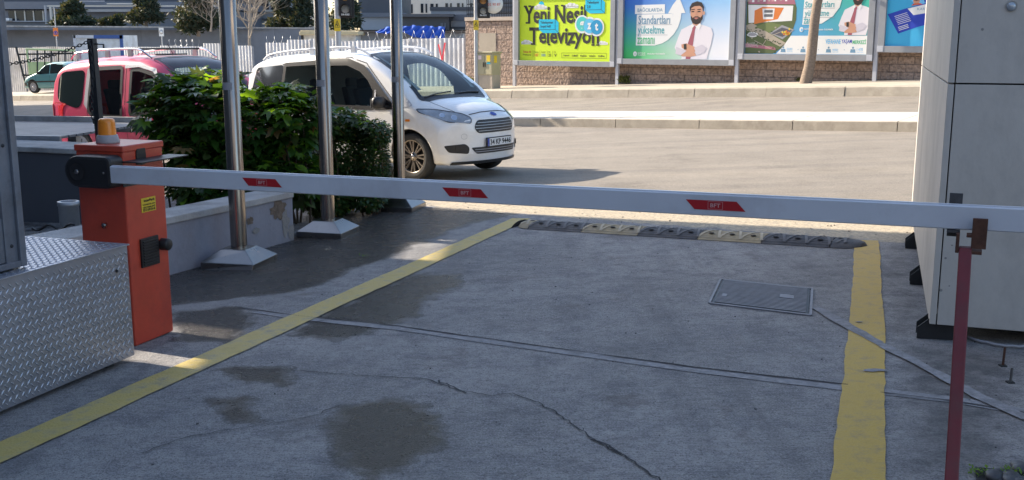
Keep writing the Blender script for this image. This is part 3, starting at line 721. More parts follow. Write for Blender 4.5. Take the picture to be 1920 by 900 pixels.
steel_pole(750, 392, 'farthest of the three stainless poles, in front of the white van wheel', -R(15), tape=1.33)

# ---- tread plate box (far left)
C0 = gp(253, 678); zt = .425
root = empty('tread_plate_box', C0, 0, 'large aluminium tread plate box on the ground at the left edge', 'metal box')
BL, BW = 3.6, 1.5; zb_ = .035
def bx(q, r, z): return -DD * q - RR * r + Vector((0, 0, z))     # q towards the camera, r to the left
hh = zt - C0.z
mb = MB(); mb.obox(bx(0, 0, zb_), -DD * BL, -RR * BW, Vector((0, 0, hh - zb_ - .006)), MT['check'])
mb.build('box_body', root)
mb = MB(); mb.obox(bx(-.012, -.008, hh - .006), -DD * (BL + .02), -RR * (BW + .02), Vector((0, 0, .008)), MT['check']); mb.build('top_sheet', root, bevel=.002)
mb = MB(); lz = MB()
def lozenge(mb, o, ax, ay, az, l=.0165, w=.0042, h=.0025):
    vs = [o + ax * l, o + ax * l * .45 + ay * w, o - ax * l * .45 + ay * w, o - ax * l, o - ax * l * .45 - ay * w, o + ax * l * .45 - ay * w, o + ax * l * .4 + az * h, o - ax * l * .4 + az * h]
    mb.add(vs, [(0, 1, 6), (1, 2, 7, 6), (2, 3, 7), (3, 4, 7), (4, 5, 6, 7), (5, 0, 6)], MT['check'], False)
ux, uy = -DD, Z3
pit = .038
for side in range(2):
    if side == 0: o_, ax, ay, az, LX, LY = bx(0, -.0005, zb_), -DD, Z3, RR, 1.5, hh - zb_ - .01
    else: o_, ax, ay, az, LX, LY = bx(0, 0, hh + .0025), -DD, -RR, Z3, 1.9, 1.0
    i = 0; y = .015
    while y < LY - .01:
        x = .015 + (pit / 2 if i % 2 else 0); j = 0
        while x < LX - .01:
            sg = 1 if (i + 0) % 2 == 0 else -1
            d1 = (ax * math.cos(sg * .78) + ay * math.sin(sg * .78)); d2 = az.cross(d1)
            lozenge(mb if side == 0 else lz, o_ + ax * x + ay * y, d1, d2, az)
            x += pit
        y += pit / 2 * 1.15; i += 1
mb.build('tread_pattern', root, label='raised tread pattern on the side'); lz.build('tread_pattern', root, label='raised tread pattern on the top')
mb = MB()
for q in (.1, 1.2, 2.4): mb = MB(); mb.obox(bx(q, .05, -.01), -DD * .05, -RR * .05, Vector((0, 0, .05)), MT['dsteel']); mb.build('foot', root)
mb = MB(); mb.lathe([(0, .006), (.008, .005), (.01, 0)], MT['dark'], 10, frame3(bx(.09, 0, hh - .12), DD, Z3, RR)); mb.build('rivet', root)

# ---- grey steel booth standing on the box, left edge of the picture
a, b = ray(52, 497); tz = (zt + .012 - CZ) / b; C1 = Vector((a * tz, tz, zt + .012))
root = empty('steel_booth', C1, 0, 'weathered grey steel booth corner standing on the tread plate box', 'booth')
mb = MB(); mb.obox(bx(.012, .035, 0), -DD * 2.2, -RR * 1.1, Vector((0, 0, 2.4)), MT['booth']); mb.build('panel', root)
mb = MB(); mb.obox(bx(0, 0, 0), -DD * .035, -RR * .07, Vector((0, 0, 2.42)), MT['booth']); mb.obox(bx(.035, .014, 0), -DD * .07, -RR * .04, Vector((0, 0, 2.42)), MT['booth'])
mb.obox(bx(.105, .02, .03), -DD * 2.0, -RR * .03, Vector((0, 0, .20)), MT['booth']); mb.obox(bx(.03, .004, .0), -DD * 2.1, -RR * .04, Vector((0, 0, .028)), MT['booth'])
mb.build('corner_frame', root, bevel=.003)
mb = MB()
for z_ in (.1, .55, 1.2): mb = MB(); mb.lathe([(0, .006), (.006, .005), (.009, 0)], MT['dsteel'], 10, frame3(bx(.07, .013, z_), DD, Z3, RR)); mb.build('rivet', root)

# ---- barrier gate
CF = gp(255, 650); hz = 1.095
root = empty('barrier_gate', CF, 0, 'orange-red barrier cabinet with a long white boom across the driveway', 'barrier')
CWL, CDP = .305, .33     # face width (to the left), depth (away)
def cb(r, d, z): return -RR * r + DD * d + Vector((0, 0, z))
mb = MB(); mb.obox(cb(0, 0, 0), -RR * CWL, DD * CDP, Vector((0, 0, hz - .03)), MT['orange']); mb.build('cabinet', root, bevel=.008)
mb = MB(); mb.obox(cb(-.006, -.006, hz - .035), -RR * (CWL + .012), DD * (CDP + .012), Vector((0, 0, .035)), MT['orange']); mb.build('cabinet_lid', root, bevel=.006)
lp = cb(.19, .12, hz)
lo = MB(); lo.lathe([(.0, 0), (.062, 0), (.062, .008), (.054, .04), (.05, .045), (0, .045)], MT['greyp'], 28, Matrix.Translation(lp)); lamp = lo.build('warning_lamp', root)
lo = MB(); lo.lathe([(.048, .04), (.0475, .05), (.0445, .11), (.043, .122), (.034, .131), (0, .136)], MT['amber'], 28, Matrix.Translation(lp)); lo.build('lens', lamp)
# arm hub on the face turned to the camera
AS = at(212, 327, 5.40) - CF; HZ = AS.z; hy = -.10
hub = MB()
prof = []
for k in range(13): a = math.pi / 2 + math.pi * k / 12; prof.append((-.215 + .083 * math.cos(a) * -1 * -1, .083 * math.sin(a)))
pts = [(-.29 + (-.083 + .083 * (1 - math.cos(0))) * 0, 0)]
pts = []
for k in range(11): a = math.pi / 2 + math.pi * k / 10; pts.append((-.205 + .085 * math.cos(a), .085 * math.sin(a)))
for k in range(7): a = -math.pi / 2 + math.pi * k / 6 * .5; pts.append((-.03 + .035 * math.cos(a), -.05 + .035 * math.sin(a)))
for k in range(7): a = math.pi * k / 6 * .5; pts.append((-.03 + .035 * math.cos(a), .05 + .035 * math.sin(a)))
HM = frame3(cb(0, 0, HZ), RR, Z3, -DD)       # x to the right, y up, z towards camera
hub.prism(pts, .115, MT['blk'], HM); ho = hub.build('arm_hub', root, bevel=.016)
mb = MB(); mb.lathe([(.048, .1152), (.05, .119), (.045, .1165), (0, .1165)], MT['dark'], 28, HM @ Matrix.Translation((-.205, .0, 0))); mb.build('hub_disc', ho)
mb = MB(); mb.lathe([(.014, .1165), (.014, .121), (0, .122)], MT['steel2'], 6, HM @ Matrix.Translation((-.205, 0, 0))); mb.build('hub_bolt', ho)
mb = MB(); mb.lathe([(.006, .115), (.006, .118), (0, .118)], MT['steel2'], 8, HM @ Matrix.Translation((-.035, .0, 0))); mb.build('hub_bolt', ho)
mb = MB(); mb.obox(cb(-.003, -.02, HZ + .045), RR * .13, DD * .40, Z3 * .006, MT['dsteel']); mb.obox(cb(-.003, -.02, HZ - .085), RR * .005, DD * .24, Z3 * .045, MT['dsteel']); mb.build('arm_bracket', root)
# boom: starts at the hub, level, perpendicular to the driveway
AE = at(1920, 413, 3.70) - CF
ad = vz(AE - AS, 0); al = ad.length; ad.normalize(); tilt = (AE.z - AS.z) / al; adt = Vector((ad.x, ad.y, tilt)).normalized(); an = Vector((ad.y, -ad.x, 0))   # an: towards the camera
if an.y > 0: an = -an
zA = AS.z
AM = frame3(Vector((AS.x, AS.y, zA)), adt, an.cross(adt), an)
mb = MB(); hA, tA, LA = .0435, .018, al + .85
mb.prism([(-hA, -tA), (-hA + .006, -tA - .0), (hA - .004, -tA), (hA, -tA + .004), (hA, tA - .004), (hA - .004, tA), (-hA + .004, tA), (-hA, tA - .004)][::1], LA, MT['white'], AM @ frame3(Vector((0, 0, 0)), Vector((0, 1, 0)), Vector((0, 0, 1)), Vector((1, 0, 0))))
arm = mb.build('boom', root)
mb = MB(); mb.obox(Vector((AS.x, AS.y, zA + hA)) - an * .007, adt * LA, an * .014, Z3 * .004, MT['white']); mb.build('top_rail', arm)
def arm_t(px):   # distance along the boom for a pixel column
    lo_, hi = 0, LA
    for _ in range(40):
        m_ = (lo_ + hi) / 2; q = CF + AS + adt * m_; x = q.x / (q.y * math.cos(PITCH) - (q.z - CZ) * math.sin(PITCH)) * F + 960
        if x < px: lo_ = m_
        else: hi = m_
    return lo_
for x0, x1 in ((459, 533), (833, 919), (1288, 1400)):
    a_, b_ = arm_t(x0), arm_t(x1); w = b_ - a_; k = .036; h_ = .019
    mb = MB(); mb.add([(a_, h_, tA + .0015), (a_ + k, -h_, tA + .0015), (b_, -h_, tA + .0015), (b_ - k, h_, tA + .0015)], [(0, 1, 2, 3)], MT['redf'], False, AM)
    c_ = (a_ + b_) / 2; q = .016
    for (xx, yy, ww_, hh_) in ((c_, .015, .058, .0012), (c_, -.015, .058, .0012), (c_ - .029, 0, .0012, .03), (c_ + .029, 0, .0012, .03)):
        mb.add([(xx - ww_ / 2, yy - hh_ / 2, tA + .003), (xx + ww_ / 2, yy - hh_ / 2, tA + .003), (xx + ww_ / 2, yy + hh_ / 2, tA + .003), (xx - ww_ / 2, yy + hh_ / 2, tA + .003)], [(0, 1, 2, 3)], MT['redl'], False, AM)
    text_on(mb, 'BFT', c_ - .02, -.008, c_ + .02, .008, AM, MT['redl'], tA + .003, .02)
    mb.build('reflector', arm)
# right-hand face details; frame: x away along DD, y up, z out to the right
RM = frame3(Vector((0, 0, 0)), DD, Z3, RR)
mb = MB(); mb.prism([(.10, .985), (.14, .98), (.175, .985), (.18, 1.03), (.175, 1.07), (.105, 1.07), (.10, 1.03)], .008, MT['blk'], RM); mb.build('lid_latch', root, bevel=.002)
mb = MB(); mb.obox(RM @ Vector((.12, .72, .001)), DD * .12, Z3 * .078, RR * .0015, MT['ystick'])
for i, (s_, y) in enumerate((('InterPark', .776), ('OTOMATİK KAPI', .757), ('SİSTEMLERİ', .742), ('0212 638 06 46', .725))):
    text_on(mb, s_, .13 if i else .14, y, .232, y + (.015 if i in (0, 3) else .010), RM, MT['ink'], .004, .03)
mb.build('sticker', root)
mb = MB(); mb.obox(RM @ Vector((.085, .42, 0)), DD * .15, Z3 * .16, RR * .012, MT['blk'])
for k in range(9): mb.obox(RM @ Vector((.098, .432 + k * .0158, .012)), DD * .124, Z3 * .008, RR * .006, MT['blk'])
mb.build('vent_grille', root, bevel=.002)
mb = MB(); mb.lathe([(.0, .05), (.028, .05), (.034, .044), (.034, 0)], MT['blk'], 20, RM @ Matrix.Translation((.275, .52, 0))); mb.build('release_knob', root)
mb = MB(); mb.lathe([(0, .012), (.012, .012), (.013, 0)], MT['steel2'], 6, HM @ Matrix.Translation((-.15, -.30, 0))); mb.lathe([(.02, .002), (.02, 0)], MT['dsteel'], 16, HM @ Matrix.Translation((-.15, -.30, 0)))
for k in (0, 1): mb.build('bolt', root); mb = MB(); mb.lathe([(0, .002), (.004, .002), (.004, 0)], MT['dark'], 8, HM @ Matrix.Translation((-.165 + .03 * k, .10, 0)))
mb.build('bolt', root)

# ---- arm rest post (dark red)
T_ = arm_t(1815); P_ = CF + AS + adt * T_
base = vz(P_, 0); base += an * .03; base.z = G(base.x, base.y) - .0
root = empty('arm_rest_post', base, math.atan2(ad.y, ad.x), 'slim dark red steel post with a rusty fork holding up the boom end', 'post')
zb2 = P_.z - hA - base.z
mb = MB(); LN = Matrix.Rotation(math.atan2(ad.y, ad.x), 3, 'Z').inverted() @ (gp(1783, 918) - base); t3 = Vector((0, 0, zb2 - .06)); s3 = Vector((LN.x, LN.y, 0)); vs = [(s3 if k < 4 else t3) + Vector((.022 * (1 if k % 4 in (1, 2) else -1), .022 * (1 if k % 4 in (2, 3) else -1), 0)) for k in range(8)]
mb.add(vs, [(3, 2, 1, 0), (4, 5, 6, 7), (0, 1, 5, 4), (1, 2, 6, 5), (2, 3, 7, 6), (3, 0, 4, 7)], MT['dred']); mb.build('post', root, bevel=.004)
mb = MB(); mb.box((-.028, 0, zb2 - .045), (.012, .05, .07), MT['rust']); mb.box((0.02, -.0, zb2 - .075), (.07, .056, .012), MT['rust']); mb.box((.042, -.02, zb2 - .005), (.05, .014, .11), MT['rust']); mb.box((.03, .0, zb2 - .016), (.06, .05, .010), MT['rust'])
mb.build('fork', root, bevel=.002)
mb = MB(); mb.box((-.045, .066, zb2 + .045), (.045, .008, .16), MT['rubber']); mb.box((-.045, .04, zb2 - .008), (.045, .06, .01), MT['rubber']); mb.build('rubber_pad', root)

# ---- right clad pillar
PN = Vector((2.145, 5.25, 0)); gz = G(PN.x, PN.y)
root = empty('clad_pillar', (PN.x, PN.y, gz), 0, 'tall grey pillar clad in cement panels at the right edge', 'pillar')
def pn(d, r, z): return DD * d + RR * r + Vector((0, 0, z - gz))
zs = [.005, 1.232, 3.3, 5.4]; FL, RL, TH = 3.72, 3.2, .03
mb = MB(); mb.obox(pn(.05, .05, .03), DD * (FL - .1), RR * (RL - .1), Z3 * 5.3, MT['dark']); mb.build('core', root)
for a, b in zip(zs, zs[1:]):
    for d0, d1 in ((0, 2.2), (2.207, FL)):
        MB().obox(pn(d0, 0, a + .004), DD * (d1 - d0), RR * TH, Z3 * (b - a - .008), MT['clad']).build('panel', root, bevel=.0015)
    MB().obox(pn(-.0, TH + .006, a + .004) - DD * 0, RR * (RL - TH), DD * TH, Z3 * (b - a - .008), MT['clad']).build('panel', root, bevel=.0015)
    MB().obox(pn(FL - TH, TH + .006, a + .004), RR * (RL - TH), DD * TH, Z3 * (b - a - .008), MT['clad']).build('panel', root)
    MB().obox(pn(TH, RL - TH, a + .004), DD * (FL - 2 * TH - .01), RR * TH, Z3 * (b - a - .008), MT['clad']).build('panel', root)
def at_face(px, py):     # point on the camera-side face
    a, b = ray(px, py); k = (PN.x * DD.x + PN.y * DD.y) / (a * DD.x + DD.y); return Vector((a * k, k, CZ + b * k))
q = at_face(1896, 12); mb = MB(); mb.lathe([(0, .016), (.016, .016), (.02, .008), (.022, 0)], MT['lens'], 24, frame3(q - Vector((PN.x, PN.y, gz)), RR, Z3, -DD)); mb.lathe([(.026, .003), (.026, 0)], MT['dsteel'], 24, frame3(q - Vector((PN.x, PN.y, gz)), RR, Z3, -DD)); mb.build('round_fixing_cap', root)
mb = MB()
for px, py, s_ in ((1842, 55, .007), (1773, 484, .006), (1764, 544, .008), (1780, 536, .004), (1785, 460, .004)):
    q = at_face(px, py); mb.lathe([(0, .0012), (s_ * .6, .0012), (s_, .0005)], MT['greyr'], 12, frame3(q - Vector((PN.x, PN.y, gz)), RR, Z3, -DD))
mb.build('stain_spot', root)
for (px, py) in ((1716, 634), (1702, 533), (1694, 466)):
    q = gp(px, py); d_ = (q - PN).dot(DD)
    for k in (0, .12):
        mb = MB(); mb.prism([(-.055, 0), (.16, 0), (.16, .11), (.0, .11), (-.055, .06)], .006, MT['dsteel'], frame3(DD * (d_ + k) + Vector((0, 0, G(*(PN + DD * (d_ + k))[:2]) - gz)), RR, Z3, -DD)); mb.build('foot_bracket', root)
mb = MB()
for (r_, d_) in ((.16, .25), (.62, .35), (1.2, .3), (.2, 2.), (.2, 3.4), (2.6, .4)): mb.lathe([(.02, -.05), (.02, .14)], MT['galv'], 10, Matrix.Translation(pn(d_, r_, gz)))
mb.build('support_leg', root)
# hose under the pillar
pts = [gp(1815 + 12 * k, 636 + 18 * math.sin(k / 9 * 1.9)) + Z3 * .012 for k in range(10)]
MB().tube([p - pts[0] for p in pts], .007, MT['greyp'], 8).build('hose', None, loc=pts[0], label='thin grey hose lying on the ground under the clad pillar', cat='hose')
for i, (px, py, h_) in enumerate(((1880, 687, .09), (1894, 718, .07))):
    p = gp(px, py); mb = MB(); mb.tube([(0, 0, -.01), (.003, 0, h_)], .006, MT['rust' if i == 0 else 'steel2'], 8); mb.box((0, 0, .003), (.03, .03, .006), MT['dsteel'])
    mb.build('anchor_bolt', None, loc=p, label=('rusty anchor bolt sticking up nearer the clad pillar' if i == 0 else 'bright anchor bolt sticking up, nearer the camera than the rusty one'), cat='bolt', group='anchor bolts by the pillar')
# planting bed with dark pebbles, bottom right corner
rnd = random.Random(21); mb = MB(); c0 = gp(1900, 898)
MB().add([gp(1828, 880) + Z3 * .005, gp(1925, 884) + Z3 * .005, gp(1960, 930) + Z3 * .005, gp(1832, 925) + Z3 * .005], [(0, 1, 2, 3)], MT['dark']).build('soil_bed', kind='structure')
for i in range(46):
    x = c0.x + rnd.uniform(-.09, .28); y = c0.y + rnd.uniform(-.28, .07); s_ = rnd.uniform(.018, .035)
    M = Matrix.Translation((x - c0.x, y - c0.y, G(x, y) - c0.z + s_ * .35)) @ Matrix.Rotation(rnd.uniform(0, 3), 4, 'Z') @ Matrix.Diagonal((s_ * 1.5, s_, s_ * .6, 1))
    vs = []; 
    mb.lathe([(0, -1), (.6, -.8), (1, -.1), (.85, .55), (.4, .9), (0, 1)], MT['rock'], 9, M)
mb.build('pebbles', None, loc=c0, kind='stuff', label='dark pebbles in the planting bed at the bottom right corner', cat='pebbles')
def small_leaf(mb, p, d, l, w, m, up_=Vector((0, 0, 1))):
    s_ = d.cross(up_); s_ = s_.normalized() if s_.length > .01 else Vector((1, 0, 0)); n_ = s_.cross(d)
    mb.add([p, p + d * l * .5 + s_ * w + n_ * l * .05, p + d * l, p + d * l * .5 - s_ * w + n_ * l * .05], [(0, 1, 2, 3)], m, False)
for i, (px, py, lab) in enumerate(((1838, 890, 'tiny green weed at the left end of the pebble bed'), (1890, 893, 'tiny green weed in the middle of the pebble bed'))):
    mb = MB(); p = gp(px, py)
    for k in range(60):
        d = Vector((rnd.uniform(-1, 1), rnd.uniform(-1, 1), rnd.uniform(.2, 1))).normalized(); q = Vector((rnd.uniform(-.04, .04), rnd.uniform(-.03, .03), rnd.uniform(.0, .03)))
        small_leaf(mb, q, d, rnd.uniform(.008, .018), .004, MT['leafB'])
    mb.build('weed', None, loc=p, label=lab, cat='weed', group='weeds by the pebble bed')
# scraps of leaf litter by the poles
for i, (px, py, lab) in enumerate(((620, 470, 'dry pale leaf scrap lying on the wet concrete by the middle pole'), (682, 482, 'green leaf scrap lying on the wet concrete beside the yellow line'))):
    mb = MB(); p = gp(px, py)
    for k in range(9):
        d = Vector((rnd.uniform(-1, 1), rnd.uniform(-.6, .6), rnd.uniform(0, .25))).normalized(); small_leaf(mb, Vector((rnd.uniform(-.04, .04), rnd.uniform(-.02, .02), .008)), d, .03, .006, MT['leafB'] if i else MT['walk'])
    mb.build('leaf_litter', None, loc=p, label=lab, cat='leaf litter')

# ---- chain post and chains
pt = at(172, 72, 11.6); pb = at(189, 262, 11.6); pb.z = G(pb.x, pb.y) + .3
root = empty('chain_post', pb, 0, 'leaning dark square steel post rising behind the orange cabinet', 'post')
ax_ = (pt - pb); mb = MB(); r_ = .036; d_ = ax_.normalized(); sx = d_.cross(Vector((.3, 1, 0))).normalized(); sy = d_.cross(sx)
mb.obox(-sx * r_ - sy * r_ - d_ * .4, sx * 2 * r_, sy * 2 * r_, ax_ + d_ * .4, MT['dsteel']); mb.build('post', root, bevel=.004)
mb = MB(); mb.tube([ax_ - d_ * .06 + sx * .03, ax_ - d_ * .06 - sx * .07], .008, MT['dsteel'], 8); mb.build('hook', root)
def chain(name, pts, loc, lab, link=.052):
    mb = MB(); acc = [pts[0]]; 
    tot = []
    for a, b in zip(pts, pts[1:]):
        n = max(1, int((b - a).length / .004))
        for i in range(n): tot.append(a + (b - a) * i / n)
    cur = tot[0]; k = 0; last = tot[0]
    for q in tot:
        if (q - last).length >= link * .74:
            d = (q - last).normalized(); mid = (q + last) / 2; s1 = d.cross(Vector((0, 1, 0.01))).normalized(); s2 = d.cross(s1)
            s_ = s1 if k % 2 else s2; ring = []
            for j in range(13):
                a = 2 * math.pi * j / 12; ring.append(mid - loc + d * (link * .5) * math.cos(a) + s_ * link * .28 * math.sin(a))
            mb.tube(ring, .0055, MT['dsteel'], 5, cap=False); last = q; k += 1
    return mb.build(name, None, loc=loc, label=lab, cat='chain', group='steel chains on the leaning post')
p0 = at(170, 76, 11.56); p1 = at(-60, 122, 11.9)
pts = [p0 + (p1 - p0) * (k / 30) - Z3 * .14 * 4 * (k / 30) * (1 - k / 30) * .6 for k in range(31)]
chain('chain', pts, p0, 'dark chain sagging from the leaning post top out to the left')
pts = [at(167 + 3 * math.sin(k * .3) + k * .55, 78 + k * 8, 11.52) for k in range(21)]
chain('chain', pts, pts[0], 'dark chain hanging straight down along the leaning post')

# =================================================================== SHRUBS BY THE POLES
def palm_leaf(mb, p, d, up_, l, m, lobes=7):
    s_ = d.cross(up_)
    if s_.length < .05: s_ = Vector((1, 0, 0))
    s_.normalize(); n_ = s_.cross(d).normalized()
    vs = [p, ]; N_ = lobes
    for k in range(N_ * 2 + 1):
        a = -2.3 + 4.6 * k / (N_ * 2); tip = k % 2 == 1
        r_ = l * ((.98 - .10 * abs(a)) if tip else .56 - .05 * abs(a)); r_ *= random.uniform(.9, 1.08)
        droop = -.22 * r_ * r_ / l if tip else .02 * l
        vs.append(p + d * (r_ * math.cos(a) + l * .15) + s_ * r_ * math.sin(a) + n_ * droop)
    c_ = p + d * l * .2 - n_ * 0.0
    vs[0] = c_; n = len(vs)
    mb.add(vs, [(0, k, k + 1) for k in range(1, n - 1)], m, True)
def simple_leaf(mb, p, d, up_, l, w, m):
    s_ = d.cross(up_)
    if s_.length < .05: s_ = Vector((1, 0, 0))
    s_.normalize(); n_ = s_.cross(d).normalized()
    mb.add([p, p + d * l * .35 + s_ * w - n_ * l * .03, p + d * l * .7 + s_ * w * .8 - n_ * l * .1, p + d * l - n_ * l * .25, p + d * l * .7 - s_ * w * .8 - n_ * l * .1, p + d * l * .35 - s_ * w - n_ * l * .03, p + d * l * .5 - n_ * l * .12],
           [(0, 1, 6), (1, 2, 6), (2, 3, 6), (3, 4, 6), (4, 5, 6), (5, 0, 6)], m, True)
def shrub(name, base, blobs, nl, size, label, cat, lobed=True, bright=.12, stems=14, seed=1, group=None, mleaf='leafA'):
    rnd = random.Random(seed); random.seed(seed)
    root = empty(name, base, 0, label, cat, group)
    mb = MB(); sb = MB()
    tot = sum(b[3] * b[4] * b[5] for b in blobs) ** 1
    wts = [b[3] * b[5] for b in blobs]; ws = sum(wts)
    for (cx, cy, cz, rx, ry, rz), wt in zip(blobs, wts):
        c_ = Vector((cx, cy, cz)); k = int(nl * wt / ws)
        for i in range(k):
            v = Vector((rnd.gauss(0, 1), rnd.gauss(0, 1), rnd.gauss(0, 1))).normalized()
            f = rnd.uniform(.45, 1.0) ** .5 * rnd.uniform(.85, 1.08)
            p = c_ + Vector((v.x * rx, v.y * ry, v.z * rz)) * f - base
            if p.z < .03: continue
            d = (Vector((v.x, v.y, v.z * .4 - .15)) + Vector((rnd.uniform(-.6, .6), rnd.uniform(-.6, .6), rnd.uniform(-.4, .3)))).normalized()
            up_ = (Vector((0, 0, 1)) + v * .5 + Vector((rnd.uniform(-.4, .4), rnd.uniform(-.4, .4), 0))).normalized()
            s_ = size * rnd.uniform(.6, 1.15); top = v.z > .35 and f > .85
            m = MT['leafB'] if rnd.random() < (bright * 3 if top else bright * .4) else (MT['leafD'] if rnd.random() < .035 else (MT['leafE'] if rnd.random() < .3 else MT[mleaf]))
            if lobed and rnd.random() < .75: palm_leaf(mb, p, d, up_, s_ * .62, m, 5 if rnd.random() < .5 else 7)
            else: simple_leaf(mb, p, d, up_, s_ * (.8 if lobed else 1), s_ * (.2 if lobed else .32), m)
    mb.build('foliage', root)
    for i in range(stems):
        b = rnd.choice(blobs); a = rnd.uniform(0, 6.28); g0 = Vector((b[0] + b[3] * .35 * math.cos(a), b[1] + b[4] * .35 * math.sin(a), 0)); g0.z = G(g0.x, g0.y) - .05
        tp = Vector((b[0] + b[3] * .8 * math.cos(a), b[1] + b[4] * .8 * math.sin(a), b[2] + b[5] * rnd.uniform(0, .7)))
        md = (g0 + tp) / 2 + Vector((rnd.uniform(-.08, .08), rnd.uniform(-.08, .08), .05))
        sb.tube([g0 - base, (g0 + md) / 2 - base, md - base, tp - base], [.013, .011, .009, .004], MT['stem'], 6)
    sb.build('stem', root); return root
def blob(px, py, Y, rx, ry, rz): p = at(px, py, Y); return (p.x, p.y, p.z, rx, ry, rz)
bs = [blob(345, 190, 10.6, .32, .5, .28), blob(300, 215, 10.5, .22, .4, .22), blob(395, 215, 10.4, .35, .5, .36), blob(370, 270, 10.3, .30, .4, .22), blob(320, 160, 10.8, .16, .3, .12), blob(385, 150, 10.9, .22, .3, .13), blob(425, 165, 10.8, .16, .3, .15), blob(345, 255, 10.4, .2, .3, .18), blob(400, 300, 10.3, .34, .4, .26), blob(455, 300, 10.3, .25, .4, .26), blob(380, 345, 9.9, .34, .3, .16), blob(440, 350, 9.9, .3, .3, .16)]
b_ = Vector((bs[0][0], bs[0][1], G(bs[0][0], bs[0][1])))
shrub('shrub', b_, bs, 1900, .22, 'large-leaved dark green shrub left of the nearest steel pole', 'shrub', seed=3, bright=.14, stems=22)
bs = [blob(480, 240, 10.4, .32, .45, .40), blob(545, 235, 10.3, .25, .4, .34), blob(500, 320, 10.2, .35, .4, .22), blob(545, 175, 10.5, .12, .25, .10), blob(585, 215, 10.4, .16, .3, .22), blob(570, 330, 10.2, .22, .4, .22), blob(475, 180, 10.6, .14, .3, .1)]
b_ = Vector((bs[1][0], bs[1][1], G(bs[1][0], bs[1][1])))
shrub('shrub', b_, bs, 1500, .20, 'broad-leaved shrub with bright green top leaves between the nearest and middle poles', 'shrub', seed=5, bright=.22, stems=16)
bs = [blob(640, 300, 10.95, .24, .4, .52), blob(700, 315, 10.9, .17, .35, .44), blob(650, 235, 11.0, .24, .32, .17), blob(705, 250, 10.9, .16, .3, .14), blob(600, 330, 10.8, .22, .3, .36), blob(690, 372, 10.7, .18, .3, .12), blob(615, 375, 10.6, .28, .28, .16)]
b_ = Vector((bs[0][0], bs[0][1], G(bs[0][0], bs[0][1])))
shrub('clipped_shrub', b_, bs, 24000, .045, 'dense small-leaved clipped shrub between the middle and farthest poles', 'shrub', lobed=False, seed=8, bright=.03, stems=12, mleaf='leafC')
bs = [blob(660, 222, 10.75, .12, .2, .07), blob(640, 212, 10.8, .09, .2, .06), blob(690, 235, 10.75, .09, .2, .05), blob(618, 240, 10.7, .12, .2, .12)]
b_ = Vector((bs[0][0], bs[0][1], G(bs[0][0], bs[0][1])))
shrub('shrub', b_, bs, 110, .13, 'few bright broad leaves rising over the top of the clipped shrub', 'shrub', seed=12, bright=.3, stems=5)

# =================================================================== CARS
def interp(pts, x):
    if x <= pts[0][0]: return pts[0][1]
    for i in range(len(pts) - 1):
        if x <= pts[i + 1][0]:
            x0, y0 = pts[i]; x1, y1 = pts[i + 1]; t = (x - x0) / (x1 - x0)
            def slope(j):
                if j <= 0 or j >= len(pts) - 1: return 0 if 0 else ((pts[min(j + 1, len(pts) - 1)][1] - pts[max(j - 1, 0)][1]) / (pts[min(j + 1, len(pts) - 1)][0] - pts[max(j - 1, 0)][0]))
                a = (pts[j][1] - pts[j - 1][1]) / (pts[j][0] - pts[j - 1][0]); b = (pts[j + 1][1] - pts[j][1]) / (pts[j + 1][0] - pts[j][0])
                return 0 if a * b <= 0 else 2 * a * b / (a + b)
            m0, m1, h = slope(i), slope(i + 1), x1 - x0
            return (2 * t ** 3 - 3 * t * t + 1) * y0 + (t ** 3 - 2 * t * t + t) * h * m0 + (-2 * t ** 3 + 3 * t * t) * y1 + (t ** 3 - t * t) * h * m1
    return pts[-1][1]
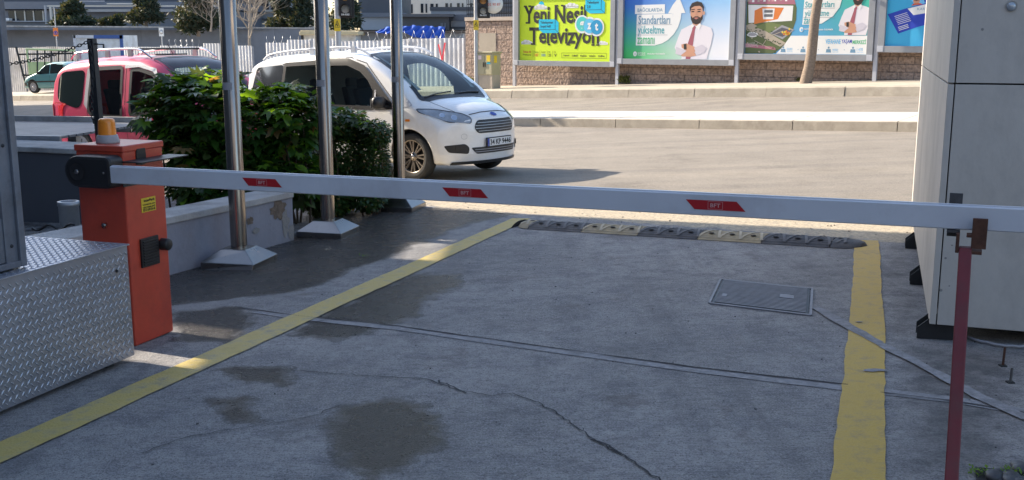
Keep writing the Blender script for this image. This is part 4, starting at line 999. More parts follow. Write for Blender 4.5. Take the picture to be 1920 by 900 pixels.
class Car:
    # x forward (nose at L/2), y left, z up
    def __init__(s, L, Wd, top, bot, cap, belt, tumble, front, rear, roofw=.0, widths=None):
        s.L, s.W, s.top, s.bot, s.cap, s.belt, s.tumble, s.front, s.rear = L, Wd, top, bot, cap, belt, tumble, front, rear
        s.widths = widths or [(-L / 2, .94), (-L / 2 + .5, .99), (0, 1), (L / 2 - .7, .99), (L / 2, .93)]
    def hw(s, x, z):
        zt = interp(s.top, x); zb = interp(s.bot, x); w = s.W / 2 * interp(s.widths, x); b = interp(s.belt, x)
        if z <= b:
            q = (b - z) / (b - zb + 1e-6); w *= 1 - .012 * q - .05 * max(0, q - .55) ** 2 * 5 + .008 * math.sin(q * 6.0)
        else: w *= 1 - s.tumble * (z - b) - .05 * (z - b) ** 2
        r = interp(s.cap, x); q = (zt - z) / r
        if q < 1: w *= (1 - (1 - max(q, 0)) ** 2.6) ** (1 / 2.4)
        q = (z - zb) / .07
        if q < 1: w *= .90 + .10 * (1 - (1 - max(q, 0)) ** 2) ** .5
        return w
    def body(s, paint):
        nx, nz, ny = 92, 44, 16; vs = []; fs = []
        for i in range(nx + 1):
            a = i / nx; a = .5 - .5 * math.cos(math.pi * (a * .55 + .225)) / math.cos(math.pi * .225) if 0 else a
            xn = -s.L / 2 + s.L * a; zt = interp(s.top, xn); zb = interp(s.bot, xn)
            ring = []
            for j in range(nz + 1):
                q = j / nz; q = 1 - (1 - q) ** 1.35 if q > 0 else 0
                z = zb + (zt - zb) * q; y = s.hw(xn, z) if j < nz else 0.0
                ring.append((y, z))
            kf = min(1, max(0, (xn - (s.L / 2 - .9)) / .9)) ** 1.5; kr = min(1, max(0, (-s.L / 2 + .7 - xn) / .7)) ** 1.5
            def px_(y, z): return xn - kf * s.front(abs(y), z) + kr * s.rear(abs(y), z)
            row = [(px_(y, z), -y, z) for y, z in ring] + [(px_(y, z), y, z) for y, z in ring[:-1][::-1]]
            vs += row
        n = 2 * nz + 1
        for i in range(nx):
            for j in range(n - 1): fs.append((i * n + j, i * n + j + 1, (i + 1) * n + j + 1, (i + 1) * n + j))
            fs.append((i * n + n - 1, i * n, (i + 1) * n, (i + 1) * n + n - 1))
        for end in (0, nx):
            xn = -s.L / 2 + s.L * end / nx; zt = interp(s.top, xn); zb = interp(s.bot, xn); idx = []
            for j in range(nz):
                q = 1 - (1 - j / nz) ** 1.35; z = zb + (zt - zb) * q; w = s.hw(xn, z); rowi = [end * n + j]
                for k in range(1, ny):
                    y = -w + 2 * w * k / ny; x = xn - (s.front(abs(y), z) if end else 0) + (s.rear(abs(y), z) if not end else 0)
                    vs.append((x, y, z)); rowi.append(len(vs) - 1)
                rowi.append(end * n + (2 * nz - j)); idx.append(rowi)
            for j in range(nz - 1):
                for k in range(ny):
                    f = (idx[j][k], idx[j][k + 1], idx[j + 1][k + 1], idx[j + 1][k]); fs.append(f if end else f[::-1])
            for k in range(ny):
                f = (idx[nz - 1][k], idx[nz - 1][k + 1], end * n + nz); fs.append(f if end else f[::-1])
        return vs, fs
def decal(car_bvh, poly, O, ax, ay, ray_d, eps, m, cell=.05, th=None, mb=None):
    """polygon (2-D, in plane O+ax*x+ay*y) projected along ray_d on to the body, as a shell eps proud"""
    bm = bmesh.new(); vsb = [bm.verts.new((p[0], p[1], 0)) for p in poly]; bm.faces.new(vsb)
    xs = [p[0] for p in poly]; ys = [p[1] for p in poly]
    for a0, a1, nn in ((min(xs), max(xs), (1, 0, 0)), (min(ys), max(ys), (0, 1, 0))):
        k = math.ceil(a0 / cell) * cell + cell * .013
        while k < a1:
            bmesh.ops.bisect_plane(bm, geom=bm.verts[:] + bm.edges[:] + bm.faces[:], plane_co=(k if nn[0] else 0, k if nn[1] else 0, 0), plane_no=nn, dist=1e-5); k += cell
    bm.verts.index_update(); out = []; ok = []
    for v in bm.verts:
        o = O + ax * v.co.x + ay * v.co.y
        h = car_bvh.ray_cast(o, ray_d)
        if h[0] is None: out.append(None); ok.append(False)
        else:
            nrm = h[1] if h[1].dot(ray_d) < 0 else -h[1]
            out.append(h[0] + nrm * eps); ok.append(True)
    fs = [tuple(v.index for v in f.verts) for f in bm.faces if all(ok[v.index] for v in f.verts)]
    bm.free(); out = [p if p is not None else Vector((0, 0, .5)) for p in out]
    mb = mb or MB(); mb.add(out, fs, m, True); return mb
def rounded(poly, r=.03, n=4):
    out = []; N_ = len(poly)
    for i in range(N_):
        p = Vector(poly[i]); a = Vector(poly[i - 1]); b = Vector(poly[(i + 1) % N_])
        ra = min(r, (a - p).length * .45); rb = min(r, (b - p).length * .45); A_ = p + (a - p).normalized() * ra; B_ = p + (b - p).normalized() * rb
        for k in range(n + 1):
            t = k / n; out.append(tuple((A_ * (1 - t) ** 2 + p * 2 * t * (1 - t) + B_ * t * t)))
    return out
def stripe_poly(pts, w):     # thin band along a 2-D polyline
    L_ = []; R__ = []
    for i, p in enumerate(pts):
        a = Vector(pts[max(i - 1, 0)]); b = Vector(pts[min(i + 1, len(pts) - 1)]); d = (b - a).normalized(); n_ = Vector((-d.y, d.x)) * w / 2; p = Vector(p)
        L_.append(tuple(p + n_)); R__.append(tuple(p - n_))
    return L_ + R__[::-1]
def wheel_geo(r, w, style, rimr=.62):
    t = MB(); t.lathe([(r * rimr, -w * .42), (r * .80, -w * .5), (r * .94, -w * .47), (r * .985, -w * .36), (r, -w * .2), (r, w * .2), (r * .985, w * .36), (r * .94, w * .47), (r * .80, w * .5), (r * rimr, w * .42)], MT['tyre'], 40)
    for rr_ in (.9,): t.lathe([(r * rr_, w * .478), (r * (rr_ + .01), w * .49), (r * (rr_ + .02), w * .478)], MT['tyre'], 40)
    k = MB(); R0 = r * rimr
    m = MT['alloy'] if style == 'alloy' else MT['greyp']
    k.lathe([(R0 * 1.02, w * .44), (R0 * .97, w * .45), (R0 * .93, w * .36), (R0 * .92, -w * .3), (0, -w * .32)], m, 40)
    k.lathe([(0, w * .05), (R0 * .88, w * .0)], MT['dark'], 30)
    if style == 'alloy':
        for i in range(8):
            a0 = 2 * math.pi * i / 8
            for da in (-.13, .13):
                d = Vector((math.cos(a0 + da * 1.1), math.sin(a0 + da * 1.1), 0)); d2 = Vector((math.cos(a0 + da * .7), math.sin(a0 + da * .7), 0)); s_ = Vector((-d.y, d.x, 0)) * R0 * .045
                a = d2 * R0 * .2; b = d * R0 * .95; zf0 = Vector((0, 0, w * .30)); zf1 = Vector((0, 0, w * .40)); dp = Vector((0, 0, -w * .12))
                k.add([a - s_ + zf0, a + s_ + zf0, b + s_ + zf1, b - s_ + zf1, a - s_ * 1.4 + zf0 + dp, a + s_ * 1.4 + zf0 + dp, b + s_ * 1.4 + zf1 + dp, b - s_ * 1.4 + zf1 + dp], [(0, 1, 2, 3), (0, 4, 5, 1), (1, 5, 6, 2), (2, 6, 7, 3), (3, 7, 4, 0)], m)
        k.lathe([(R0 * .30, w * .22), (R0 * .27, w * .32), (R0 * .13, w * .36), (0, w * .36)], m, 20)
        k.lathe([(R0 * .12, w * .365), (R0 * .11, w * .385), (0, w * .39)], MT['chrome'], 16)
        for i in range(5):
            a = 2 * math.pi * i / 5; k.lathe([(R0 * .035, w * .34), (R0 * .035, w * .35), (0, w * .35)], MT['dark'], 8, Matrix.Translation((R0 * .2 * math.cos(a), R0 * .2 * math.sin(a), .004)))
    else:
        k.lathe([(R0 * .95, w * .42), (R0 * .5, w * .46), (0, w * .47)], m, 30)
        for i in range(9):
            a = 2 * math.pi * i / 9; k.box((0, 0, 0), (R0 * .3, R0 * .10, .004), MT['dark'], Matrix.Translation((R0 * .66 * math.cos(a), R0 * .66 * math.sin(a), w * .445)) @ Matrix.Rotation(a, 4, 'Z'))
        k.lathe([(R0 * .2, w * .46), (R0 * .18, w * .5), (0, w * .5)], MT['chrome'], 16)
    return t, k
def make_car(name, label, cat, car, paint, spec, loc, u_dir, flip=False):
    root = empty(name, loc, 0, label, cat)
    # rotation: forward along u_dir (3-D, includes the street's slope)
    f = u_dir.normalized(); l_ = Vector((-f.y, f.x, 0)).normalized(); up_ = f.cross(l_)
    root.rotation_euler = Matrix((f, l_, up_)).transposed().to_euler()
    vs, fs = car.body(paint)
    me0 = bpy.data.meshes.new('body'); me0.from_pydata(vs, [], fs); me0.materials.append(MT[paint])
    me0.polygons.foreach_set('use_smooth', [True] * len(me0.polygons))
    bm = bmesh.new(); bm.from_mesh(me0); bmesh.ops.recalc_face_normals(bm, faces=bm.faces); bm.to_mesh(me0); bvh = BVHTree.FromBMesh(bm); bm.free()
    ob = bpy.data.objects.new('body', me0); COL.objects.link(ob)
    wr = spec['wr']
    # wheel wells by boolean
    cut = MB()
    for wxp in spec['axles']:
        for sg in (-1, 1): cut.lathe([(0, -.3), (wr * 1.13, -.3), (wr * 1.13, .3), (0, .3)], MT['trim'], 40, Matrix.Translation((wxp, sg * (car.W / 2 - .02), wr + .01)) @ Matrix.Rotation(math.pi / 2, 4, 'X'))
    co = cut.build('cutter'); bmc = bmesh.new(); bmc.from_mesh(co.data); bmesh.ops.remove_doubles(bmc, verts=bmc.verts, dist=1e-5); bmesh.ops.recalc_face_normals(bmc, faces=bmc.faces); bmc.to_mesh(co.data); bmc.free()
    ob.data.materials.append(MT['trim'])
    md = ob.modifiers.new('b', 'BOOLEAN'); md.object = co; md.operation = 'DIFFERENCE'; md.solver = 'EXACT'; md.material_mode = 'TRANSFER'
    bpy.context.view_layer.update()
    nm = bpy.data.meshes.new_from_object(ob.evaluated_get(bpy.context.evaluated_depsgraph_get())); ob.modifiers.clear(); ob.data = nm; nm.name = 'body'
    bpy.data.objects.remove(co); ob.parent = root
    def inpoly(x, y, P):
        c = False; n = len(P)
        for i in range(n):
            a, b = P[i], P[(i + 1) % n]
            if (a[1] > y) != (b[1] > y) and x < (b[0] - a[0]) * (y - a[1]) / (b[1] - a[1]) + a[0]: c = not c
        return c
    bm = bmesh.new(); bm.from_mesh(nm); kill = []
    sp = [it[2] for it in spec['side'] if it[1] == 'sglass']; tpn = [it[2] for it in spec['top'] if it[1] == 'sglass']
    for f in bm.faces:
        if all(abs(v.co.y) > .4 and v.co.z > .7 for v in f.verts) and any(all(inpoly(v.co.x, v.co.z, P) for v in f.verts) for P in sp): kill.append(f)
        elif all(v.co.z > .95 for v in f.verts) and any(all(inpoly(v.co.x, v.co.y, P) for v in f.verts) for P in tpn): kill.append(f)
    bmesh.ops.delete(bm, geom=kill, context='FACES'); bm.to_mesh(nm); bm.free()
    if sp:
        x0, x1 = spec['cab']; it_ = MB(); it_.box(((x0 + x1) / 2, 0, .45), (x1 - x0, car.W - .2, .3), MT['inter']); it_.box((x1 - .12, 0, .78), (.42, car.W - .34, .36), MT['inter'])
        io = it_.build('interior', root)
        for sx in spec['seats']:
            for sy in (-.36, .36):
                sb_ = MB(); sb_.box((sx, sy, .68), (.5, .46, .16), MT['seatf']); sb_.obox(Vector((sx - .24, sy - .22, .66)), Vector((.12, 0, 0)), Vector((0, .44, 0)), Vector((-.16, 0, .56)), MT['seatf']); sb_.box((sx - .36, sy, 1.28), (.09, .24, .15), MT['seatf']); sb_.build('seat', io, bevel=.03)
        sw = MB(); M_ = Matrix.Translation((x1 - .42, .36, .92)) @ Matrix.Rotation(-1.1, 4, 'Y'); sw.tube([M_ @ Vector((.18 * math.cos(a * .42), .18 * math.sin(a * .42), 0)) for a in range(16)], .014, MT['inter'], 6); sw.build('steering_wheel', io)
    at_ = None
    # wheels
    for wxp in spec['axles']:
        for sg in (-1, 1):
            t, k = wheel_geo(wr, .19, spec['rim'], spec.get('rimr', .66))
            M = Matrix.Translation((wxp, sg * (car.W / 2 - .125), wr)) @ Matrix.Rotation(-sg * math.pi / 2, 4, 'X')
            if wxp > 0 and spec.get('steer'): M = Matrix.Translation((wxp, sg * (car.W / 2 - .125), wr)) @ Matrix.Rotation(spec['steer'], 4, 'Z') @ Matrix.Rotation(-sg * math.pi / 2, 4, 'X')
            wv = empty('wheel', (0, 0, 0)); wv.parent = root
            to = t.build('tyre', wv); ko = k.build('rim', wv); wv.matrix_local = M
    # decals: side ones as (name, material, polygon in x,z, eps), mirrored on the other side
    X_, Y_, Zz = Vector((1, 0, 0)), Vector((0, 1, 0)), Vector((0, 0, 1))
    par = {}
    for it in spec['side']:
        nm_, m, poly, eps = it[:4]; opt = it[4] if len(it) > 4 else {}
        if m == 'sglass':
            for sg in (-1, 1):
                ring_ = decal(bvh, stripe_poly(list(poly) + [poly[0], poly[1]], .055), Vector((0, sg * 2.5, 0)), X_, Zz, Vector((0, -sg, 0)), .006, MT['trim'], .3)
                ring_.build('window_seal', root)
        for sg in ((-1, 1) if not opt.get('one') else (-1,)):
            mb = decal(bvh, poly, Vector((0, sg * 2.5, 0)), X_, Zz, Vector((0, -sg, 0)), eps, MT[m], opt.get('cell', .06))
            o = mb.build(nm_, par.get((opt.get('under'), sg), root)); par[(nm_, sg)] = o
    for it in spec['front']:
        nm_, m, poly, eps = it[:4]; opt = it[4] if len(it) > 4 else {}
        ys = (1, -1) if opt.get('mirror') else (1,)
        for my in ys:
            pl = [(p[0] * my, p[1]) for p in poly]; ang = opt.get('ang', 0) * my
            if opt.get('rear'): O, rd = Vector((-4, 0, 0)), Vector((1, 0, 0))
            else: O, rd = Vector((4, 0, 0)), Vector((-1, 0, 0))
            if ang:
                rot = Matrix.Rotation(ang, 3, 'Z'); axx = rot @ Y_; rd = rot @ rd; O = Vector((1.75, 0, 0)) + rot @ Vector((3, 0, 0))
            else: axx = Y_
            mb = decal(bvh, pl, O, axx, Zz, rd, eps, MT[m], opt.get('cell', .05))
            o = mb.build(nm_, par.get((opt.get('under'), my), root)); par[(nm_, my)] = o
    for it in spec['top']:
        nm_, m, poly, eps = it[:4]
        if m == 'sglass': decal(bvh, stripe_poly(list(poly) + [poly[0], poly[1]], .075), Vector((0, 0, 4)), X_, Y_, Vector((0, 0, -1)), .006, MT['trim'], .3).build('window_seal', root)
        mb = decal(bvh, poly, Vector((0, 0, 4)), X_, Y_, Vector((0, 0, -1)), eps, MT[m], .07); o = mb.build(nm_, par.get(((it[4] if len(it) > 4 else None), 1), root)); par[(nm_, 1)] = o
    return root, bvh, par
def van_front(y, z):
    a = .40 * (y / .86) ** 2.4; b = 0
    if z > .62: b = .55 * (z - .62) ** 1.7
    if z < .34: b += (.34 - z) * .30
    return a + b
def van_rear(y, z): return .12 * (y / .86) ** 4 + (.10 * max(0, z - 1.0) ** 1.5)
# ---- white van
HL = 2.08
top = [(-HL, 1.55), (-HL + .12, 1.66), (-HL + .5, 1.725), (-.5, 1.75), (.15, 1.73), (.45, 1.665), (.75, 1.52), (1.0, 1.365), (1.22, 1.20), (1.36, 1.09), (1.5, 1.045), (1.75, .985), (1.95, .90), (HL, .80)]
bot = [(-HL, .32), (-HL + .3, .22), (0, .21), (1.3, .20), (HL, .20)]
cap = [(-HL, .16), (-.5, .14), (.2, .13), (.6, .12), (1.1, .10), (1.4, .14), (1.8, .2), (HL, .22)]
belt = [(-HL, 1.02), (0, .98), (1.2, .95), (1.6, .75), (HL, .6)]
van = Car(4.16, 1.76, top, bot, cap, belt, .17, van_front, van_rear)
def rp(*p, r=.03): return rounded(list(p), r)
ARX = (1.27, -1.22)
door_front = [(1.02, .36), (1.05, .62), (1.02, 1.0)]
side = [
 ('rear_quarter_glass', 'glass2', rp((-1.93, 1.06), (-1.24, 1.02), (-1.18, 1.57), (-1.78, 1.54), r=.06), .004),
 ('rear_door_glass', 'sglass', rp((-1.20, 1.02), (-.34, .985), (-.34, 1.585), (-1.15, 1.57), r=.03), .004),
 ('pillar_trim', 'trim', [(-.335, .985), (-.25, .98), (-.25, 1.60), (-.335, 1.595)], .003),
 ('front_door_glass', 'sglass', rp((-.24, .98), (.66, .955), (.66, 1.19), (.42, 1.50), (.15, 1.585), (-.24, 1.60), r=.03), .004),
 ('quarter_light', 'sglass', rp((.69, .955), (1.02, .965), (.69, 1.17), r=.02), .004),
 ('door_post', 'bpost', [(.662, .955), (.688, .955), (.688, 1.19), (.662, 1.20)], .006),
 ('wind_deflector', 'trim', rp((-.24, 1.535), (.12, 1.53), (.38, 1.44), (.92, 1.02), (1.0, 1.02), (.45, 1.525), (.15, 1.62), (-.24, 1.635), r=.02), .016),
 ('mirror_sail', 'bpost', rp((1.05, .95), (1.33, .98), (1.26, 1.06), (1.04, 1.23), r=.02), .005),
 ('door_seam', 'wseam', stripe_poly([(1.0, .95), (1.03, .7), (1.02, .45), (.85, .28)], .014), .0015, {'cell': .1}),
 ('door_seam', 'wseam', stripe_poly([(-.29, .97), (-.29, .28)], .014), .0015, {'cell': .1}),
 ('door_seam', 'wseam', stripe_poly([(-1.2, 1.0), (-1.18, .8)], .014), .0015, {'cell': .1}),
 ('door_seam', 'wseam', stripe_poly([(-1.16, 1.0), (-1.2, 1.58), (-.3, 1.62), (.15, 1.64), (.47, 1.555), (.98, 1.08)], .014), .0015, {'cell': .1}),
 ('slide_rail', 'trim', [(-1.95, .90), (-.35, .875), (-.35, .90), (-1.95, .925)], .006),
 ('sill_trim', 'trim', rp((-.85, .235), (.85, .235), (.85, .30), (-.85, .30), r=.01), .008),
 ('door_handle', 'wpaint', rp((-.17, .86), (.03, .86), (.03, .90), (-.17, .905), r=.015), .03),
 ('door_handle', 'wpaint', rp((-.55, .87), (-.36, .87), (-.36, .91), (-.55, .91), r=.015), .03),
 ('indicator', 'amber', rp((1.22, .78), (1.30, .78), (1.30, .81), (1.22, .81), r=.01), .006),
]
hl = rp((.33, .735), (.62, .76), (.90, .895), (.92, .94), (.70, .925), (.40, .86), (.31, .81), r=.03)
front = [
 ('grille', 'blk', rp((-.37, .60), (.37, .60), (.42, .68), (.36, .775), (-.36, .775), (-.42, .68), r=.05), .004),
 ('lower_grille', 'blk', rp((-.40, .335), (.40, .335), (.47, .42), (-.47, .42), r=.03), .004),
 ('fog_lamp_recess', 'blk', rp((.40, .34), (.66, .37), (.72, .46), (.44, .475), (.38, .42), r=.03), .004, {'mirror': 1, 'ang': .35}),
 ('headlight', 'lampg', hl, .006, {'mirror': 1, 'ang': .38}),
 ('front_lip', 'trim', rp((-.70, .205), (.70, .205), (.68, .245), (-.68, .245), r=.01), .012),
 ('badge', 'blue', [(.055 * math.cos(a * .42), .83 + .024 * math.sin(a * .42)) for a in range(15)], .012),
 ('bonnet_seam', 'wseam', stripe_poly([(-.40, .845), (-.2, .868), (0, .872), (.2, .868), (.40, .845)], .010), .003),
 ('tow_cover', 'wseam', stripe_poly([(-.55 + .035 * math.cos(a * .5), .57 + .035 * math.sin(a * .5)) for a in range(13)], .002), .002),
]
WS = rp((1.33, -.66), (1.36, -.3), (1.37, 0), (1.36, .3), (1.33, .66), (.52, .60), (.36, .57), (.33, 0), (.36, -.57), (.52, -.60), r=.04)
topd = [
 ('windscreen', 'sglass', WS, .004),
 ('cowl', 'trim', [(1.345, -.66), (1.41, -.6), (1.42, 0), (1.41, .6), (1.345, .66), (1.375, .3), (1.38, 0), (1.375, -.3)], .006),
]
van_spec = dict(cab=(-1.9, 1.3), seats=(.35, -.6), wr=.315, axles=ARX, rim='alloy', rimr=.70, side=side, front=front, top=topd, steer=.0)
vy = R(36.5); hv = Vector((math.cos(vy), -math.sin(vy), 0)); hv.z = hv.dot(US) * .0373
fw = Vector((-1.27, 14.0, 0))       # near front wheel contact
lv = Vector((math.sin(vy), math.cos(vy), 0))
cx_ = fw - vz(hv, 0) * ARX[0] + lv * (.88 - .12); cx_.z = G(cx_.x, cx_.y) + .005
vroot, vb, par = make_car('parked_van', 'white parked passenger van with black mirrors and number plate on its front bumper', 'van', van, 'wpaint', van_spec, cx_, hv)
def child_mb(mb, name, parent, **k): return mb.build(name, parent, **k)
# grille bars
g_o = par[('grille', 1)]
for z in (.632, .668, .704, .740):
    w = .36 + (.04 if .64 < z < .74 else 0)
    q = decal(vb, [(-w, z - .007), (w, z - .007), (w, z + .001), (-w, z + .001)], Vector((4, 0, 0)), Vector((0, 1, 0)), Z3, Vector((-1, 0, 0)), .010, MT['galv'])
    q.build('grille_bar', g_o)
for z in (.36, .39):
    q = decal(vb, [(-.42, z - .004), (.42, z - .004), (.42, z + .004), (-.42, z + .004)], Vector((4, 0, 0)), Vector((0, 1, 0)), Z3, Vector((-1, 0, 0)), .010, MT['greyp']); q.build('grille_bar', par[('lower_grille', 1)])
for my in (-1, 1):
    ho_ = par[('headlight', my)]; ang = .38 * my; rot = Matrix.Rotation(ang, 3, 'Z')
    for (y, z, r_, m_) in ((.53, .815, .042, 'chrome'), (.66, .85, .036, 'chrome')):
        h = vb.ray_cast(Vector((1.75, 0, z)) + rot @ Vector((3, y * my, 0)), rot @ Vector((-1, 0, 0)))
        if h[0]:
            n_ = h[1]; a_ = n_.orthogonal().normalized(); M = frame3(h[0] + n_ * .007, a_, n_.cross(a_), n_)
            MB().lathe([(r_, 0), (r_ * .8, .003), (r_ * .45, .001), (0, .002)], MT[m_], 18, M).build('bulb_ring', ho_)
    q = decal(vb, stripe_poly([(hl[k][0] * my, hl[k][1]) for k in range(len(hl))] + [(hl[0][0] * my, hl[0][1])], .010), Vector((1.75, 0, 0)) + rot @ Vector((3, 0, 0)), rot @ Vector((0, 1, 0)), Z3, rot @ Vector((-1, 0, 0)), .008, MT['trim'], .3); q.build('lamp_rim', ho_)
    fo = par[('fog_lamp_recess', my)]; rot = Matrix.Rotation(.35 * my, 3, 'Z')
    h = vb.ray_cast(Vector((1.75, 0, .425)) + rot @ Vector((3, .54 * my, 0)), rot @ Vector((-1, 0, 0)))
    if h[0]:
        n_ = h[1]; a_ = n_.orthogonal().normalized(); MB().lathe([(.036, 0), (.036, .010), (.03, .007), (0, .012)], MT['blk'], 18, frame3(h[0] + n_ * .004, a_, n_.cross(a_), n_)).build('fog_lamp', fo)
    # mirrors
    mb = MB(); mc = Vector((.86, my * .985, 1.03))
    M = Matrix.Translation(mc) @ Matrix.Diagonal((.075, .115, .085, 1))
    mb.lathe([(0, -1), (.6, -.93), (.92, -.6), (1, 0), (.95, .6), (.7, .92), (0, 1)], MT['trim'], 20, M)
    mb.box((.90, my * .89, .975), (.09, .12, .035), MT['trim']); mo = mb.build('wing_mirror', vroot)
    MB().box((mc.x - .068, mc.y, mc.z), (.012, .17, .12), MT['glass2']).build('mirror_glass', mo)
    # roof rails
    mb = MB(); pts = [(-1.75, my * .66, 1.65), (-1.6, my * .66, 1.725), (-1.0, my * .655, 1.77), (-.2, my * .65, 1.785), (.2, my * .645, 1.755), (.42, my * .64, 1.665)]
    P = []
    for k in range(31):
        x = -1.75 + 2.17 * k / 30; P.append((x, my * (.66 - .01 * k / 30), interp([(a[0], a[2]) for a in pts], x)))
    mb.tube(P, .017, MT['white'], 8)
    for x in (-1.55, -.7, .12): mb.box((x, my * .655, 1.745), (.09, .03, .09), MT['white'])
    mb.build('roof_rail', vroot)
# wipers, bonnet creases, number plate
for y0, y1 in ((-.6, -.02), (.02, .6)):
    P = []
    for k in range(9):
        y = y0 + (y1 - y0) * k / 8; h = vb.ray_cast(Vector((1.335 - .035 * k / 8, y, 3)), Vector((0, 0, -1))); P.append(h[0] + Vector((0, 0, .02)))
    MB().tube(P, .008, MT['trim'], 6).build('wiper', vroot)
h = vb.ray_cast(Vector((4, -.02, .50)), Vector((-1, 0, 0))); px0 = h[0].x + .018
PM = frame3(Vector((px0, -.0, .475)), Vector((0, 1, 0)), Z3, Vector((1, 0, 0)))
mb = MB(); mb.box((px0 - .009, 0, .475), (.014, .54, .125), MT['blk']); po = mb.build('number_plate', vroot, bevel=.003)
mb = MB(); mb.add([(-.255, -.05, .001), (.255, -.05, .001), (.255, .05, .001), (-.255, .05, .001)], [(0, 1, 2, 3)], MT['plate'], False, PM)
mb.add([(-.255, -.05, .002), (-.215, -.05, .002), (-.215, .05, .002), (-.255, .05, .002)], [(0, 1, 2, 3)], MT['blue'], False, PM)
text_on(mb, '34 KP 9446', -.2, -.037, .245, .037, PM, MT['ink'], .003, .025); text_on(mb, 'TR', -.248, -.042, -.222, -.028, PM, MT['plate'], .003)
mb.build('plate_face', po)
for sy in (-1, 1):
    for poly in (stripe_poly([(1.40, sy * .60), (1.65, sy * .57), (1.85, sy * .50)], .009),):
        decal(vb, poly, Vector((0, 0, 4)), Vector((1, 0, 0)), Vector((0, 1, 0)), Vector((0, 0, -1)), .002, MT['wseam'], .1).build('bonnet_seam', vroot)

# ---- pink van
HL = 1.98
top = [(-HL, 1.50), (-HL + .1, 1.62), (-HL + .45, 1.70), (-.5, 1.73), (.25, 1.70), (.55, 1.62), (.85, 1.45), (1.15, 1.24), (1.32, 1.12), (1.5, 1.06), (1.75, .98), (1.9, .9), (HL, .80)]
bot = [(-HL, .30), (-HL + .3, .22), (0, .21), (1.3, .20), (HL, .20)]
cap = [(-HL, .2), (-.5, .16), (.2, .15), (.6, .12), (1.1, .10), (1.4, .14), (1.8, .2), (HL, .22)]
pink = Car(3.96, 1.72, top, bot, cap, [(-HL, 1.0), (1.2, .95), (HL, .6)], .16, van_front, lambda y, z: .14 * (y / .86) ** 3 + .16 * max(0, z - .95) ** 1.3)
side = [
 ('rear_quarter_glass', 'glass', rp((-1.72, 1.10), (-1.62, 1.03), (-1.18, .93), (-1.05, 1.0), (-1.0, 1.52), (-1.58, 1.50), (-1.70, 1.40), r=.1), .004),
 ('rear_door_glass', 'sglass', rp((-.90, .88), (-.80, .82), (-.10, .80), (-.10, 1.54), (-.83, 1.53), r=.05), .004),
 ('pillar_trim', 'greyp', [(-1.0, 1.0), (-.92, .9), (-.86, 1.54), (-.94, 1.54)], .003),
 ('front_door_glass', 'sglass', rp((.10, .84), (1.02, .86), (.98, 1.02), (.62, 1.42), (.30, 1.50), (.12, 1.50), r=.04), .004),
 ('wind_deflector', 'poleW', rp((-.02, 1.52), (.30, 1.535), (.62, 1.46), (.98, 1.12), (1.02, 1.13), (.65, 1.50), (.32, 1.575), (-.02, 1.57), r=.02), .014),
 ('slide_rail', 'trim', [(-1.80, .74), (-.95, .72), (-.95, .80), (-1.80, .82)], .006),
 ('door_seam', 'seam', stripe_poly([(-.93, .9), (-.94, .35)], .010), .0015, {'cell': .1}),
 ('door_seam', 'seam', stripe_poly([(.0, 1.58), (-.02, .30)], .010), .0015, {'cell': .1}),
 ('door_handle', 'ppaint', rp((.06, .76), (.24, .76), (.24, .80), (.06, .80), r=.015), .03),
 ('tail_light', 'lampr', rp((-1.985, .62), (-1.86, .62), (-1.84, .98), (-1.90, 1.05), (-1.985, 1.02), r=.03), .010),
 ('sill_trim', 'trim', rp((-.75, .235), (.75, .235), (.75, .30), (-.75, .30), r=.01), .008),
]
front = [
 ('tail_light', 'lampr', rp((.70, .62), (.85, .62), (.85, 1.03), (.72, 1.02), r=.03), .008, {'rear': 1, 'mirror': 1}),
 ('rear_window', 'glass', rp((-.62, 1.02), (.62, 1.02), (.56, 1.48), (-.56, 1.48), r=.06), .005, {'rear': 1}),
 ('grille', 'blk', rp((-.37, .60), (.37, .60), (.36, .70), (-.36, .70), r=.04), .004),
 ('headlight', 'lampg', rp((.41, .755), (.70, .80), (.90, .93), (.70, .915), (.395, .84), r=.03), .006, {'mirror': 1, 'ang': .38}),
 ('bumper', 'trim', rp((-.80, .25), (.80, .25), (.82, .45), (-.82, .45), r=.03), .008),
]
topd = [('windscreen', 'sglass', rp((1.30, -.64), (1.35, 0), (1.30, .64), (.48, .57), (.40, .55), (.38, 0), (.40, -.55), (.48, -.57), r=.04), .004),
        ('roof_panel', 'rust', rp((-.1, -.55), (.35, -.55), (.37, 0), (.35, .55), (-.1, .55), r=.03), .003)]
MT['rust2'] = mat('sun_faded_brown_roof', (.30, .12, .11), .45, coat=.5); topd[1] = (topd[1][0], 'rust2', topd[1][2], topd[1][3])
py_ = R(33); hp = Vector((math.cos(py_), -math.sin(py_), 0)); hp.z = hp.dot(US) * .0373
lp_ = Vector((math.sin(py_), math.cos(py_), 0))
rc = at(93, 200, 17.0); rc.z = 0
cp_ = rc + vz(hp, 0) * 1.95 + lp_ * .84; cp_.z = G(cp_.x, cp_.y) + .07
proot, pbv, par = make_car('parked_van', 'pink-red parked van with silver roof rails behind the leaning chain post', 'van', pink, 'ppaint', dict(cab=(-1.7, 1.25), seats=(.4, -.5), wr=.30, axles=(1.25, -1.22), rim='cap', side=side, front=front, top=topd), cp_, hp)
